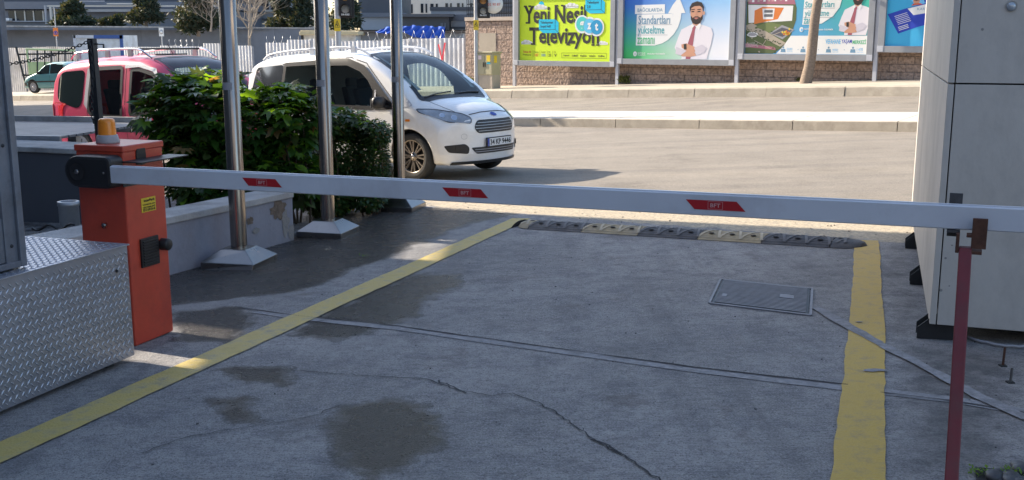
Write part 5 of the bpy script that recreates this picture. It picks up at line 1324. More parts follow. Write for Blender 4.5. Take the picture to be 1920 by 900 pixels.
for my in (-1, 1):
    mb = MB(); P = []
    for k in range(31):
        x = -1.55 + 1.95 * k / 30; P.append((x, my * .62, interp([(-1.55, 1.70), (-1.45, 1.78), (-.6, 1.82), (.1, 1.80), (.4, 1.66)], x)))
    mb.tube(P, .016, MT['chrome'], 8)
    for x in (-1.35, -.62, -.08): mb.box((x, my * .62, 1.745), (.09, .03, .10), MT['greyp'])
    mb.build('roof_rail', proot)
    mb = MB(); mc = Vector((.96, my * .97, .98)); mb.lathe([(0, -1), (.6, -.93), (.92, -.6), (1, 0), (.95, .6), (.7, .92), (0, 1)], MT['chrome'], 18, Matrix.Translation(mc) @ Matrix.Diagonal((.08, .12, .11, 1))); mb.box((.98, my * .87, .93), (.08, .1, .03), MT['trim']); mb.build('wing_mirror', proot)
mb = MB(); mb.tube([(.1, -.3, 1.72), (.1, .3, 1.72)], .01, MT['trim'], 6); mb.box((.0, 0, 1.805), (.05, 1.22, .03), MT['trim']); mb.build('roof_bar', proot)
mb = MB(); mb.tube([(.15, 0, 1.70), (.02, 0, 1.88)], .006, MT['trim'], 6); mb.build('aerial', proot)

# ---- teal car far left
HL = 2.0
top = [(-HL, .86), (-HL + .15, .92), (-1.45, .97), (-1.05, 1.30), (-.7, 1.40), (0, 1.42), (.35, 1.36), (.95, .98), (1.3, .90), (1.8, .80), (HL, .62)]
bot = [(-HL, .30), (0, .2), (HL, .24)]
cap = [(-HL, .14), (-1.4, .12), (0, .12), (.9, .1), (HL, .16)]
teal = Car(4.0, 1.66, top, bot, cap, [(-HL, .85), (.8, .82), (HL, .6)], .28, lambda y, z: .25 * (y / .83) ** 2.6 + .4 * max(0, z - .5) ** 1.5, lambda y, z: .12 * (y / .83) ** 3)
side = [
 ('side_glass', 'glass', rp((-.98, .90), (.02, .88), (.02, 1.33), (-.68, 1.33), r=.04), .004),
 ('side_glass', 'glass', rp((.08, .88), (.86, .87), (.36, 1.28), (.08, 1.33), r=.04), .004),
 ('side_moulding', 'trim', [(-1.6, .50), (1.6, .50), (1.6, .56), (-1.6, .56)], .008),
 ('bumper_end', 'trim', rp((1.62, .38), (1.98, .38), (1.98, .50), (1.62, .50), r=.02), .01),
 ('door_seam', 'seam', stripe_poly([(.05, .9), (.03, .3)], .010), .0015, {'cell': .1}),
 ('door_seam', 'seam', stripe_poly([(.95, .85), (.98, .3)], .010), .0015, {'cell': .1}),
]
front = [('headlight', 'lampg', rp((.42, .56), (.74, .57), (.74, .68), (.42, .68), r=.02), .005, {'mirror': 1, 'ang': .2}), ('grille', 'blk', rp((-.38, .58), (.38, .58), (.38, .66), (-.38, .66), r=.02), .004), ('bumper', 'trim', rp((-.78, .34), (.78, .34), (.78, .50), (-.78, .50), r=.02), .01)]
topd = [('windscreen', 'glass', rp((.96, -.62), (1.0, 0), (.96, .62), (.45, .52), (.42, 0), (.45, -.52), r=.03), .004)]
gd = Vector((-math.cos(R(25)), math.sin(R(25)), 0)); gd.z = gd.dot(US) * .0373
fp = gp(66, 176); ll = Vector((-gd.y, gd.x, 0)).normalized()      # left side of the car faces the camera
cg = fp - vz(gd, 0) * 1.22 - ll * .72; cg.z = G(cg.x, cg.y) + .01
groot, gb, par = make_car('parked_car', 'teal parked saloon car in front of the pale green panel at the far left', 'car', teal, 'gpaint', dict(wr=.30, axles=(1.22, -1.22), rim='cap', side=side, front=front, top=topd), cg, gd)
for my in (-1, 1): MB().box((.72, my * .86, .93), (.10, .14, .11), MT['trim']).build('wing_mirror', groot, bevel=.02)

# =================================================================== BACKGROUND
def wx(px, X0=0):       # depth of the billboard line below a pixel column
    return 34.5 / (1 + .755 * (px - 960) / 2016)
# ---- stone wall behind the boards
WV = 27.86
def bl(px, v):      # (u) on a street-parallel line v below pixel column px
    k = (px - 960) / 2016.0   # X = k*Y approx (vertical lines are nearly vertical here)
    # u,v with X = k Y :  v = Y (k sin + cos)
    Y_ = v / (k * VS.x + VS.y); return uv(k * Y_, Y_)[0]
uW0 = bl(873, WV); uW1 = 30.0
p0 = P3(uW0, WV, 0)
def wall_mesh(name, segs, th, m, capm, label):
    root = empty(name, P3(segs[0][0], WV, gv(WV)), 0, label, 'wall'); o_ = root.location
    me_v = []; 
    mb = MB(); uvs = []
    for (a, b, zt) in segs:
        n = max(1, int((b - a) / 1.0))
        for i in range(n):
            u0 = a + (b - a) * i / n; u1 = a + (b - a) * (i + 1) / n
            q = [P3(u0, WV, gv(WV) - .3), P3(u1, WV, gv(WV) - .3), None, None]; q[2] = Vector((q[1].x, q[1].y, zt)); q[3] = Vector((q[0].x, q[0].y, zt))
            mb.add([p - o_ for p in q], [(0, 1, 2, 3)], m); uvs += [(u0, q[0].z), (u1, q[1].z), (u1, zt), (u0, zt)]
            for w_ in (u0,) if i == 0 else ():
                e = [P3(a, WV, gv(WV) - .3), P3(a, WV + th, gv(WV) - .3)]; e += [Vector((e[1].x, e[1].y, zt)), Vector((e[0].x, e[0].y, zt))]
                mb.add([p - o_ for p in e], [(0, 1, 2, 3)], m); uvs += [(a, e[0].z), (a + th, e[1].z), (a + th, zt), (a, zt)]
    ob = mb.build('wall_body', root); ul = ob.data.uv_layers.new(name='UVMap')
    for i, l in enumerate(ob.data.loops): ul.data[i].uv = uvs[l.vertex_index]
    mb = MB()
    for (a, b, zt) in segs:
        A_ = P3(a, WV - .05, 0); B_ = P3(b, WV - .05, 0); A_.z = B_.z = zt; mb.obox(A_ - o_, B_ - A_, VS * (th + .1), Z3 * .12, capm)
    mb.build('coping', root)
    return root
def zat(py, px, v):
    k = (px - 960) / 2016.0; Y_ = v / (k * VS.x + VS.y); return at(px, py, Y_).z
wr_ = wall_mesh('stone_wall', [(uW0, uW0 + 2.95, zat(39, 900, WV)), (uW0 + 2.95, uW0 + 10, zat(39, 900, WV) + .02), (uW0 + 10, uW0 + 20, 2.5), (uW0 + 20, uW1, 3.3)], .35, MT['stone'], MT['cap'], 'rusticated pink stone wall with a pale coping behind the billboards')
# recessed plain panel in the stone wall
mb = MB(); A_ = P3(bl(899, WV), WV - .012, 0); B_ = P3(bl(930, WV), WV - .012, 0); A_.z = B_.z = zat(98, 915, WV); h_ = zat(62, 915, WV) - A_.z
mb.obox(A_ - wr_.location, B_ - A_, VS * .01, Z3 * h_, MT['walk']); mb.build('plain_panel', wr_)
# railing on the wall
ra = P3(bl(876, WV + .15), WV + .15, 0); rb = P3(bl(960, WV + .15), WV + .15, 0); zt = zat(37, 900, WV) + .08
root = empty('railing', vz(ra, zt), 0, 'dark vertical-bar railing standing on the stone wall beside the traffic light', 'railing')
dv = vz(rb - ra, 0); mb = MB(); n = 26
for i in range(n + 1): mb.box(dv * i / n + Z3 * .6, (.022, .022, 1.2), MT['dsteel'])
mb.build('bar', root)
mb = MB()
for z_ in (.1, .42, 1.15): mb.obox(Z3 * z_, dv, VS * .03, Z3 * .03, MT['dsteel'])
mb.build('rail', root)

# ---- billboards
POSTS = [bl(963.5, 27.5), bl(1157.5, 27.5), bl(1383, 27.5), bl(1643.5, 27.5)]; POSTS.append(POSTS[-1] + 3.95); POSTS.append(POSTS[-1] + 3.95)
BV = 27.5
def poster_frame(u0, u1, zb):       # local frame: x along the board, y up, z towards the camera
    a = P3(u0, BV, 0); b = P3(u1, BV, 0); a.z = b.z = zb; x = (b - a).normalized(); return frame3(a, x, Z3, -VS), (b - a).length
def gradient_mat(name, c00, c10, c01, c11):    # printed colour gradient
    m = bpy.data.materials.new(name); m.use_nodes = True; n = m.node_tree.nodes; l = m.node_tree.links; b = n['Principled BSDF']; b.inputs['Roughness'].default_value = .45
    at_ = n.new('ShaderNodeAttribute'); at_.attribute_name = 'print'; l.new(at_.outputs['Color'], b.inputs['Base Color']); return m
def billboard(i, label):
    u0, u1 = POSTS[i], POSTS[i + 1]
    ymid = [119, 116.5, 108, 93, 80][i]; pxm = [1060, 1275, 1515, 1700, 1900][i]
    zb = zat(ymid + 4, pxm, BV)
    root = empty('billboard', vz(P3(u0, BV, 0), G(*P3(u0, BV, 0)[:2])), 0, label, 'billboard', 'billboards along the far sidewalk'); o_ = root.location
    M, w = poster_frame(u0 + .06, u1 - .06, zb); M = Matrix.Translation(-o_) @ M
    H_ = 2.42; fw_ = .16
    fr = MB()
    fr.box((w / 2, fw_ / 2 - .02, .0), (w - .0, fw_, .14), MT['bframe'], M); fr.box((w / 2, H_ - fw_ / 2, .0), (w, fw_, .14), MT['bframe'], M)
    fr.box((fw_ / 2, H_ / 2, -.001), (fw_, H_ - 2 * fw_ + .036, .137), MT['bframe'], M); fr.box((w - fw_ / 2, H_ / 2, -.001), (fw_, H_ - 2 * fw_ + .036, .137), MT['bframe'], M)
    for cx in (.07, w - .07):
        fr.box((cx, .07, .074), (.15, .15, .008), MT['bpost'], M); fr.box((cx, H_ - .07, .074), (.15, .15, .008), MT['bpost'], M)
    fr.build('frame', root, bevel=.006)
    bk = MB(); bk.box((w / 2, H_ / 2, -.05), (w - .04, H_ - .04, .03), MT['bframe'], M); bk.build('backing', root)
    po = MB()
    for uu in ((u0,) if i < 4 else (u0, u1)):
        q = P3(uu, BV, gv(BV) - .05); po.obox(q - o_ - US * .05, US * .10, VS * .08, Z3 * (zb + H_ - q.z), MT['bpost'])
    po.build('post', root)
    return root, M @ Matrix.Translation((fw_, fw_ - .02, -.02)), w - 2 * fw_, H_ - 2 * fw_ + .02
# helper: draw in the pixel coordinates of an enlarged view of the photograph's poster
class Print:
    def __init__(s, M, w, h, X0, X1, Yb, sy): s.M, s.w, s.h, s.X0, s.X1, s.Yb, s.sy = M, w, h, X0, X1, Yb, sy; s.mb = MB(); s.k = 0
    def p(s, X, Y): return ((X - s.X0) / (s.X1 - s.X0) * s.w, (s.Yb - Y) * s.sy)
    def clip(s, P): return [(min(max(x, 0.01), s.w - .01), min(max(y, 0.01), s.h - .01)) for x, y in P]
    def poly(s, pts, m, z):
        P = s.clip([s.p(*q) for q in pts]); s.mb.add([(x, y, z) for x, y in P], [tuple(range(len(P)))], m, False, s.M)
    def text(s, t, x0, y0, x1, y1, m, z, bold=.0):     # y0 top, y1 bottom
        a = s.p(x0, y1); b = s.p(x1, y0); vs, fs = text_geo(t, bold)
        P = s.clip([(a[0] + (b[0] - a[0]) * q[0], a[1] + (b[1] - a[1]) * q[1]) for q in vs]); s.mb.add([(x, y, z) for x, y in P], fs, m, False, s.M)
    def ell(s, cx, cy, rx, ry, m, z, n=24): s.poly([(cx + rx * math.cos(2 * math.pi * k / n), cy + ry * math.sin(2 * math.pi * k / n)) for k in range(n)], m, z)
lime = pc('lime', (.62, .80, .03)); cyan = pc('cyan', (.01, .50, .72)); ink = pc('ink', (.035, .033, .03)); wht = pc('white', (.78, .78, .76)); shirt = pc('shirt', (.74, .70, .74)); shirt2 = pc('shirt_fold', (.60, .56, .62)); skin = pc('skin', (.58, .30, .19)); hair = pc('hair', (.035, .022, .018)); tie = pc('tie', (.36, .10, .13)); teal_ = pc('teal', (.06, .36, .40)); gblue = pc('greyblue', (.16, .30, .42)); green_ = pc('green', (.10, .48, .22)); dblue = pc('deepblue', (.02, .05, .42)); org = pc('orange', (.70, .20, .04)); grn2 = pc('lawn', (.10, .13, .05)); gry = pc('grey', (.32, .32, .34)); lbl = pc('lightblue', (.16, .50, .80)); wine = pc('wine', (.40, .15, .2)); tan_ = pc('tan', (.42, .36, .28)); gz1 = pc('gz1', (.08, .55, .50)); gz2 = pc('gz2', (.12, .50, .75)); gz3 = pc('gz3', (.02, .30, .55)); red_ = pc('red', (.6, .1, .05))
# board 1: lime poster
root, M, w, h = billboard(0, 'lime green billboard reading Yeni Nesil Televizyon, leftmost of the row'); d = Print(M, w, h, 100, 900, 520, 1.98 / 520.)
d.mb.add([(0, 0, 0), (w, 0, 0), (w, h, 0), (0, h, 0)], [(0, 1, 2, 3)], lime, False, M)
def cloud(cx, cy, s_, z=.004):
    for a, b, r in ((-.9, .15, .45), (-.3, -.2, .55), (.35, -.1, .5), (.95, .2, .4)): d.ell(cx + a * s_, cy + b * s_ * .6, r * s_, r * s_ * .75, wht, z)
    d.poly([(cx - 1.3 * s_, cy + .45 * s_), (cx - 1.3 * s_, cy + .15 * s_), (cx + 1.3 * s_, cy + .15 * s_), (cx + 1.3 * s_, cy + .45 * s_)], wht, z)
d.ell(296, 66, 24, 26, cyan, .003); cloud(290, 86, 44); cloud(562, 80, 44); cloud(165, 370, 38); cloud(830, 375, 32)
def slab(tx, x0, y0, x1, y1, z, b=.045): d.text(tx, x0, y0, x1, y1, ink, z, b)
slab('Yeni', 140, 76, 374, 220, .006, .03); slab('Nesil', 415, 76, 690, 222, .006, .03); slab('Televizyon', 188, 250, 800, 422, .006, .03)
for (x0, x1, y) in ((138, 165, 78), (180, 205, 78), (155, 196, 212), (275, 300, 212), (306, 326, 212), (350, 375, 212), (415, 445, 78), (470, 492, 78), (415, 448, 212), (655, 690, 215), (188, 262, 262), (205, 245, 385), (355, 378, 388), (520, 552, 388), (735, 762, 390), (775, 802, 390)):
    d.poly([(x0, y - 6), (x1, y - 6), (x1, y + 7), (x0, y + 7)], ink, .0065)
def cube(x, y, w_, h_, t1, t2):
    d.poly([(x, y), (x + w_, y), (x + w_ + 30, y + 25), (x + w_ + 30, y + h_ + 28), (x + 38, y + h_ + 28), (x, y + h_)], cyan, .008)
    for a, b, c_, e in ((x, y + h_, x + w_, y + h_), (x + w_, y, x + w_, y + h_), (x + w_, y + h_, x + w_ + 30, y + h_ + 27)):
        L_ = stripe_poly([(a, b), (c_, e)], 3.0); d.poly(L_, ink, .0095)
    d.text(t1, x + 14, y + 14, x + w_ - 20, y + 40, ink, .0095, .02); d.text(t2, x + 14, y + 46, x + (w_ - 40 if len(t2) > 5 else 44), y + 70, ink, .0095, .02)
cube(680, 34, 133, 82, 'Televizyon', '2.0'); cube(276, 186, 145, 82, 'Televizyonun', 'Sosyal Hali!')
for cx, cy in ((655, 228), (718, 242), (778, 252)): d.ell(cx, cy, 62, 72, wht, .011)
for cx, cy, m in ((655, 226, gz1), (718, 242, gz2), (778, 252, gz3)): d.ell(cx, cy, 50, 58, m, .0125 + .0006 * (cx > 700) + .0006 * (cx > 760))
d.text('g', 636, 205, 672, 275, wht, .0155, .04); d.text('z', 700, 218, 734, 268, wht, .0155, .04); d.text('t', 764, 218, 792, 278, wht, .0155, .04)
d.text('Türksat 4K', 130, 440, 205, 458, red_, .004, .02); d.text('Frekans', 130, 465, 205, 480, ink, .004); 
for i, (x, a, b, m) in enumerate(((235, 'Frekans', '11837', red_), (298, 'Sembol', '30000', gblue), (363, 'FEC', '2/3', ink), (413, 'POL', 'V', ink))):
    d.text(a, x, 443, x + (38 if i < 2 else 16), 456, ink, .004); d.text(b, x, 462, x + (38 if i < 2 else 22), 486, m, .004, .02); d.poly(stripe_poly([(x - 12, 438), (x - 12, 490)], 2), ink, .004)
for a, b, c_, e in ((480, 455, 862, 455), (480, 495, 862, 495), (480, 455, 480, 495), (862, 455, 862, 495)): d.poly(stripe_poly([(a, b), (c_, e)], 2), ink, .004)
for i, t in enumerate(('Digiturk', 'D-SMART', 'Kablo', 'turkcell tv', 'tivibu')): d.text(t, 495 + i * 74, 468, 548 + i * 74, 484, ink, .004, .02)
d.mb.build('poster', root)
def man(d, cx, top, sc, z=.006):     # generic figure in shirt and tie, arms folded (poster print)
    q = lambda X, Y: (cx + (X - 1045) * sc, top + (Y - 20) * sc)
    P = lambda pts, m, dz: d.poly([q(*a) for a in pts], m, z + dz)
    P([(1000, 300), (1080, 300), (1180, 330), (1235, 350), (1262, 420), (1240, 560), (1215, 640), (1195, 745), (870, 745), (880, 640), (800, 640), (778, 600), (820, 470), (860, 370), (930, 335)], shirt, 0)
    P([(990, 235), (1095, 235), (1105, 290), (1050, 330), (1000, 300)], skin, .001)
    d.ell(*q(1048, 165), 78 * sc, 120 * sc, skin, z + .002); d.ell(*q(1140, 165), 12 * sc, 26 * sc, skin, z + .002)
    P([(962, 170), (958, 90), (985, 40), (1050, 18), (1110, 35), (1138, 90), (1138, 150), (1120, 100), (1085, 75), (1020, 78), (980, 100)], hair, .003)
    P([(975, 195), (1000, 225), (1030, 205), (1065, 205), (1100, 222), (1128, 185), (1125, 240), (1090, 295), (1045, 308), (1000, 290), (978, 245)], hair, .003)
    P([(1015, 225), (1045, 218), (1078, 225), (1045, 245)], pc('lips', (.45, .17, .14)), .004)
    P([(1038, 140), (1055, 140), (1062, 195), (1030, 195)], pc('skin2', (.52, .26, .17)), .004)
    for ex in (1000, 1078): P([(ex - 18, 140), (ex + 18, 138), (ex + 18, 152), (ex - 18, 154)], hair, .004); P([(ex - 22, 118), (ex + 22, 112), (ex + 24, 122), (ex - 22, 128)], hair, .004)
    P([(1005, 330), (1030, 320), (1045, 345), (1035, 370), (1015, 555), (985, 745), (925, 745), (950, 540), (1000, 370), (1000, 345)], tie, .002)
    P([(865, 560), (930, 545), (1040, 590), (1060, 640), (1010, 670), (930, 640), (870, 600)], skin, .003); P([(860, 695), (920, 640), (1040, 660), (1060, 700), (990, 715), (880, 712)], skin, .0035)
    P([(800, 590), (880, 620), (935, 640), (860, 700), (790, 680)], shirt2, .004); P([(1030, 600), (1130, 560), (1190, 600), (1160, 660), (1060, 700), (1050, 650)], shirt2, .0045)
    P([(895, 555), (930, 552), (935, 620), (900, 625)], ink, .005)
    P([(1000, 298), (1020, 330), (985, 372), (975, 335)], wht, .003); P([(1095, 290), (1045, 335), (1085, 370), (1115, 320)], wht, .003)
def attr_sheet(mb_, M, w, h, cf, name, parent, nx=14, ny=10):
    g = MB(); vs = [(w * i / nx, h * j / ny, 0) for i in range(nx + 1) for j in range(ny + 1)]
    g.add(vs, [(i * (ny + 1) + j, (i + 1) * (ny + 1) + j, (i + 1) * (ny + 1) + j + 1, i * (ny + 1) + j + 1) for i in range(nx) for j in range(ny)], MT['grad'], False, M)
    n0 = len(g.v); g.add(mb_.v, mb_.f and [tuple(f) for f in mb_.f][:0], mb_.mats[0])
    # append the printed shapes keeping their own materials
    g.v = g.v[:n0] + mb_.v; base_ = n0
    for f, k in zip(mb_.f, mb_.mi): g.f.append([base_ + a for a in f]); g.mi.append(g.m(mb_.mats[k])); g.sm.append(False)
    ob = g.build(name, parent); ca = ob.data.color_attributes.new('print', 'FLOAT_COLOR', 'POINT')
    for i, (x, y, _) in enumerate(vs): ca.data[i].color = (*cf(x / w, y / h), 1)
    return ob
MT['grad'] = gradient_mat('poster_gradient', 0, 0, 0, 0)
def lerp3(a, b, t): t = min(max(t, 0), 1); return tuple(x + (y - x) * t for x, y in zip(a, b))
# board 2: gradient poster with figure
root, M, w, h = billboard(1, "blue and green billboard reading Standartları yükseltme zamanı with a whole figure in white shirt"); d = Print(M, w, h, 90, 1480, 750, 1.66 / 750)
d.poly([(235, 50), (636, 46), (636, 165), (235, 165)], wht, .003); d.text("BAĞCILAR'DA", 270, 78, 606, 138, gblue, .0045, .01)
d.poly([(262, 172), (742, 168), (745, 440), (640, 520), (510, 575), (256, 575)], wht, .0035)
d.poly([(680, 162), (735, 60), (790, -10), (830, -10), (905, 162), (852, 162), (845, 240), (815, 340), (760, 430), (690, 500), (615, 545), (510, 575), (600, 520), (690, 420), (738, 300), (745, 168)], wht, .004)
for y in (306, 438): d.poly(stripe_poly([(262, y), (735 if y < 400 else 680, y)], 4), gry, .006)
d.text('Standartları', 285, 185, 708, 298, gblue, .006, .01); d.text('yükseltme', 280, 318, 636, 455, teal_, .006, .01); d.text('zamanı', 275, 470, 508, 558, green_, .006, .01)
d.ell(248, 685, 26, 32, wht, .004); d.ell(252, 690, 15, 18, green_, .005); d.text('b', 244, 652, 268, 708, wht, .006, .03)
d.text('BAĞCILAR', 285, 662, 390, 682, wht, .004, .02); d.text('BELEDİYESİ', 285, 688, 390, 706, wht, .004, .02); d.text('Abdullah ÖZDEMİR', 415, 668, 655, 692, wht, .004, .02)
man(d, 1045, 20, 1.0)
def cf2(x, y):
    a = lerp3((.05, .50, .12), (.03, .14, .55), (y - .05) / .7); b = lerp3((.75, .76, .80), (.14, .45, .80), (y - .15) / .8)
    return lerp3(a, b, (x - .1) / .75)
attr_sheet(d.mb, M, w, h, cf2, 'poster', root)
# board 3: aerial view, slogan and figure
root, M, w, h = billboard(2, 'billboard with an aerial park view, slogan and cropped figure, behind the bare tree'); d = Print(M, w, h, 95, 1145, 445, 1.40 / 445)
d.poly([(95, 445), (95, -60), (500, -60), (540, 60), (540, 160), (500, 290), (430, 390), (360, 437)], grn2, .002)
d.poly([(380, 445), (430, 390), (500, 290), (1145, 290), (1145, 445)], wht, .0025)
for pts, m, z in (([(110, 25), (510, 40), (505, 165), (400, 170), (120, 180)], wht, .003), ([(170, 75), (240, 45), (430, 55), (380, 150), (170, 190)], org, .004), ([(240, 60), (350, 60), (340, 150), (250, 150)], wht, .005), ([(255, 75), (335, 75), (333, 95), (257, 95)], gry, .006), ([(255, 110), (335, 110), (333, 130), (257, 130)], gry, .006),
                  ([(95, 200), (150, 180), (460, 350), (430, 390), (95, 235)], tan_, .003), ([(95, 355), (360, 385), (380, 410), (95, 385)], wine, .004), ([(310, 265), (420, 200), (530, 240), (430, 320)], gry, .004), ([(95, 390), (380, 412), (350, 445), (95, 445)], grn2, .003),
                  ([(180, 215), (300, 170), (420, 200), (320, 265)], pc('lawn2', (.16, .20, .07)), .0045), ([(95, -60), (500, -60), (530, 30), (110, 18)], wine, .003), ([(330, 270), (420, 220), (510, 245), (430, 300)], pc('dgrey', (.10, .10, .12)), .005)): d.poly(pts, m, z)
rnd = random.Random(4)
for k in range(26): d.ell(rnd.uniform(105, 400), rnd.uniform(200, 440), rnd.uniform(5, 13), rnd.uniform(4, 9), pc('tree', (.05, .08, .03)) if k % 3 else tan_, .006, 8)
for k in range(34):
    x_ = 110 + (k % 17) * 24 + rnd.uniform(-5, 5); y_ = -40 + 28 * (k // 17) + rnd.uniform(-6, 6); s2 = rnd.uniform(7, 11)
    d.poly([(x_ - s2, y_ - s2), (x_ + s2, y_ - s2 * .8), (x_ + s2, y_ + s2), (x_ - s2, y_ + s2)], (wine, tan_, pc('rose', (.55, .28, .30)), wht)[k % 4], .0035)
for k in range(40):
    t_ = k / 40; d.ell(105 + 350 * t_ + rnd.uniform(-6, 6), 235 + 150 * t_ + rnd.uniform(-14, 14), 5, 5, pc('tree', (.05, .08, .03)), .0062, 7)
for k in range(14): d.poly(stripe_poly([(100 + k * 8, 395 - k * 1.5), (104 + k * 8, 355 - k)], 1.5), wht, .0055)
for (xa, ya, xb, yb) in ((110, 200, 300, 300), (300, 300, 250, 380), (300, 300, 430, 250), (180, 330, 330, 400)): d.poly(stripe_poly([(xa, ya), (xb, yb)], 5), tan_, .0058)
for k in range(12): d.ell(rnd.uniform(420, 490), rnd.uniform(225, 280), 9, 9, org if k % 2 else pc('yel', (.75, .55, .05)), .0065, 8)
d.ell(160, 280, 50, 22, wht, .006); d.ell(160, 278, 38, 14, gry, .0065)
for k in range(9):
    for j in range(2): d.poly([(262 + k * 8, 70 + j * 35), (266 + k * 8, 70 + j * 35), (266 + k * 8, 95 + j * 35), (262 + k * 8, 95 + j * 35)], ink, .007)
d.poly([(605, -60), (930, -60), (900, 60), (850, 130), (760, 190), (690, 198), (595, 198)], wht, .004)
for y in (66, 140): d.poly(stripe_poly([(600, y), (860, y)], 3), gry, .0055)
d.text('Standartları', 612, 8, 855, 58, teal_, .006, .01); d.text('yükseltme', 612, 78, 815, 145, teal_, .006, .01); d.text('zamanı', 605, 148, 738, 192, teal_, .006, .01)
d.ell(590, 238, 17, 20, wht, .004); d.ell(593, 241, 9, 11, lbl, .005); d.text('BAĞCILAR', 615, 225, 690, 240, wht, .004, .02); d.text('Abdullah ÖZDEMİR', 715, 230, 858, 246, wht, .004, .02)
man(d, 1045, -110, .545, .007)
d.text('VEFAHANE', 800, 318, 925, 358, lbl, .004, .02); d.text('YAŞAM', 932, 318, 1016, 360, dblue, .004, .01); d.text('MERKEZİ', 1022, 316, 1130, 358, green_, .004, .02)
for i, (x, t) in enumerate(((440, '18.000'), (612, ''), (828, ''), (1028, '1.470'))):
    d.ell(x, 388, 8, 9, gblue, .004, 10); d.poly([(x - 18, 400), (x + 18, 400), (x + 22, 428), (x - 22, 428)], gblue, .004)
    d.text(t or 'metrekare', x + 32, 390, x + 80, 414, lbl, .004); d.text('kapalı alan', x + 32, 418, x + 85, 428, lbl, .004)
    if i < 3: d.ell(x + 130, 405, 3, 4, gblue, .004, 8)
def cf3(x, y): return lerp3((.10, .35, .60), (.04, .50, .26), (x + y * .8) - .75)
attr_sheet(d.mb, M, w, h, cf3, 'poster', root)
# board 4: blue poster with cards
root, M, w, h = billboard(3, 'sky blue billboard with printed cards, rightmost and half hidden by the clad pillar'); d = Print(M, w, h, 1285, 2300, 395, 1.175 / 395)
d.poly([(1290, 130), (1400, 90), (1560, 40), (1900, -40), (1900, 120), (1500, 240), (1375, 292)], dblue, .003)
d.poly([(1380, -115), (1600, -115), (1640, 0), (1560, 40), (1470, 10), (1400, 0)], dblue, .0035)
d.poly([(1430, 85), (1600, 40), (1900, -30), (1900, 60), (1640, 110), (1475, 140)], wht, .005); d.text('KART', 1500, 80, 1570, 100, gblue, .007)
d.poly([(1445, 5), (1530, -20), (1550, 45), (1480, 62)], lbl, .006); d.ell(1490, 20, 24, 30, skin, .007); d.ell(1490, 2, 27, 20, hair, .0075); d.poly([(1455, 62), (1470, 45), (1515, 42), (1535, 52)], red_, .0078)
for k in range(6): d.poly(stripe_poly([(1340 + k * 6, 150 + k * 13), (1430 + k * 6, 118 + k * 13)], 4), wht, .005)
for k in range(3): d.poly(stripe_poly([(1370 + k * 5, 240 + k * 12), (1440 + k * 5, 215 + k * 12)], 5), wht, .005)
def cf4(x, y): return lerp3((.05, .42, .68), (.04, .30, .60), x * 1.5)
attr_sheet(d.mb, M, w, h, cf4, 'poster', root)

# ---- bare street tree on the far sidewalk
def bare_tree(loc, h, r, lean, seed, label, m='bark', nb=9, name='bare_tree', group=None, first=.45):
    rnd = random.Random(seed); root = empty(name, loc, 0, label, 'tree', group)
    P = [Vector((lean[0] * k / 10 + .03 * math.sin(k), lean[1] * k / 10, h * .6 * k / 10)) for k in range(11)]
    t = MB(); t.tube([P[0] - Z3 * .1] + P, [r * 1.25] + [r * (1.12 if k == 0 else 1 - .035 * k) for k in range(11)], MT[m], 14); t.build('trunk', root)
    bmb = MB()
    def br(p, d, l, rr_, dep):
        pts = [p]; q = p
        for k in range(4):
            d = (d + Vector((rnd.uniform(-.25, .25), rnd.uniform(-.25, .25), rnd.uniform(-.05, .2)))).normalized(); q = q + d * l / 4; pts.append(q)
        bmb.tube(pts, [rr_, rr_ * .85, rr_ * .7, rr_ * .55, rr_ * .35], MT[m], 5 if dep < 2 else 4)
        if dep < 3:
            for k in range(4 if dep else 5):
                s_ = rnd.choice(pts[1:]); dd = (d + Vector((rnd.uniform(-1, 1), rnd.uniform(-1, 1), rnd.uniform(-.2, .7)))).normalized(); br(s_, dd, l * rnd.uniform(.45, .7), rr_ * .5, dep + 1)
    for i in range(nb):
        k = rnd.randint(int(first * 10) + 1, 10); a = i * 2.4 + rnd.uniform(-.3, .3); br(P[k], Vector((math.cos(a), math.sin(a), rnd.uniform(.5, 1.2))).normalized(), h * rnd.uniform(.25, .4), r * .4, 0)
    bmb.build('branch', root); return root
uu_ = bl(1515, 26.9); tp = P3(uu_, 26.9, gv(26.9)); bare_tree(tp, 6.5, .145, (.42, 0, 0), 5, 'bare street tree with a pale ringed trunk in front of the third billboard', first=.55)
random.seed(11)
# weeds at the foot of the wall
def weed(px, py, s_, n, label, m='weed', off=(0, 0)):
    rnd = random.Random(int(px)); p = gp(px, py); mb = MB()
    for k in range(n):
        d = Vector((rnd.uniform(-1, 1), rnd.uniform(-1, 1), rnd.uniform(.3, 1.6))).normalized(); q = Vector((rnd.uniform(-s_, s_) * .5, rnd.uniform(-s_, s_) * .3, rnd.uniform(0, s_ * .5)))
        small_leaf(mb, q, d, rnd.uniform(.25, .6) * s_, .09 * s_, MT[m])
    mb.build('weed_clump', None, loc=p, label=label, cat='weed', group='weeds along the wall foot')
weed(1168, 158, .34, 120, 'round green weed clump at the wall foot between the first and second billboards')
weed(886, 163, .4, 110, 'dry weed clump at the left end of the stone wall'); weed(901, 176, .22, 60, 'small weed growing from the kerb below the beige cabinet'); weed(1500, 153, .22, 60, 'dry grass tuft at the foot of the bare tree')
weed(985, 158, .2, 26, 'thin dry stalks at the wall foot under the first billboard'); weed(1290, 152, .14, 30, 'tiny dry tuft at the wall foot under the second billboard')

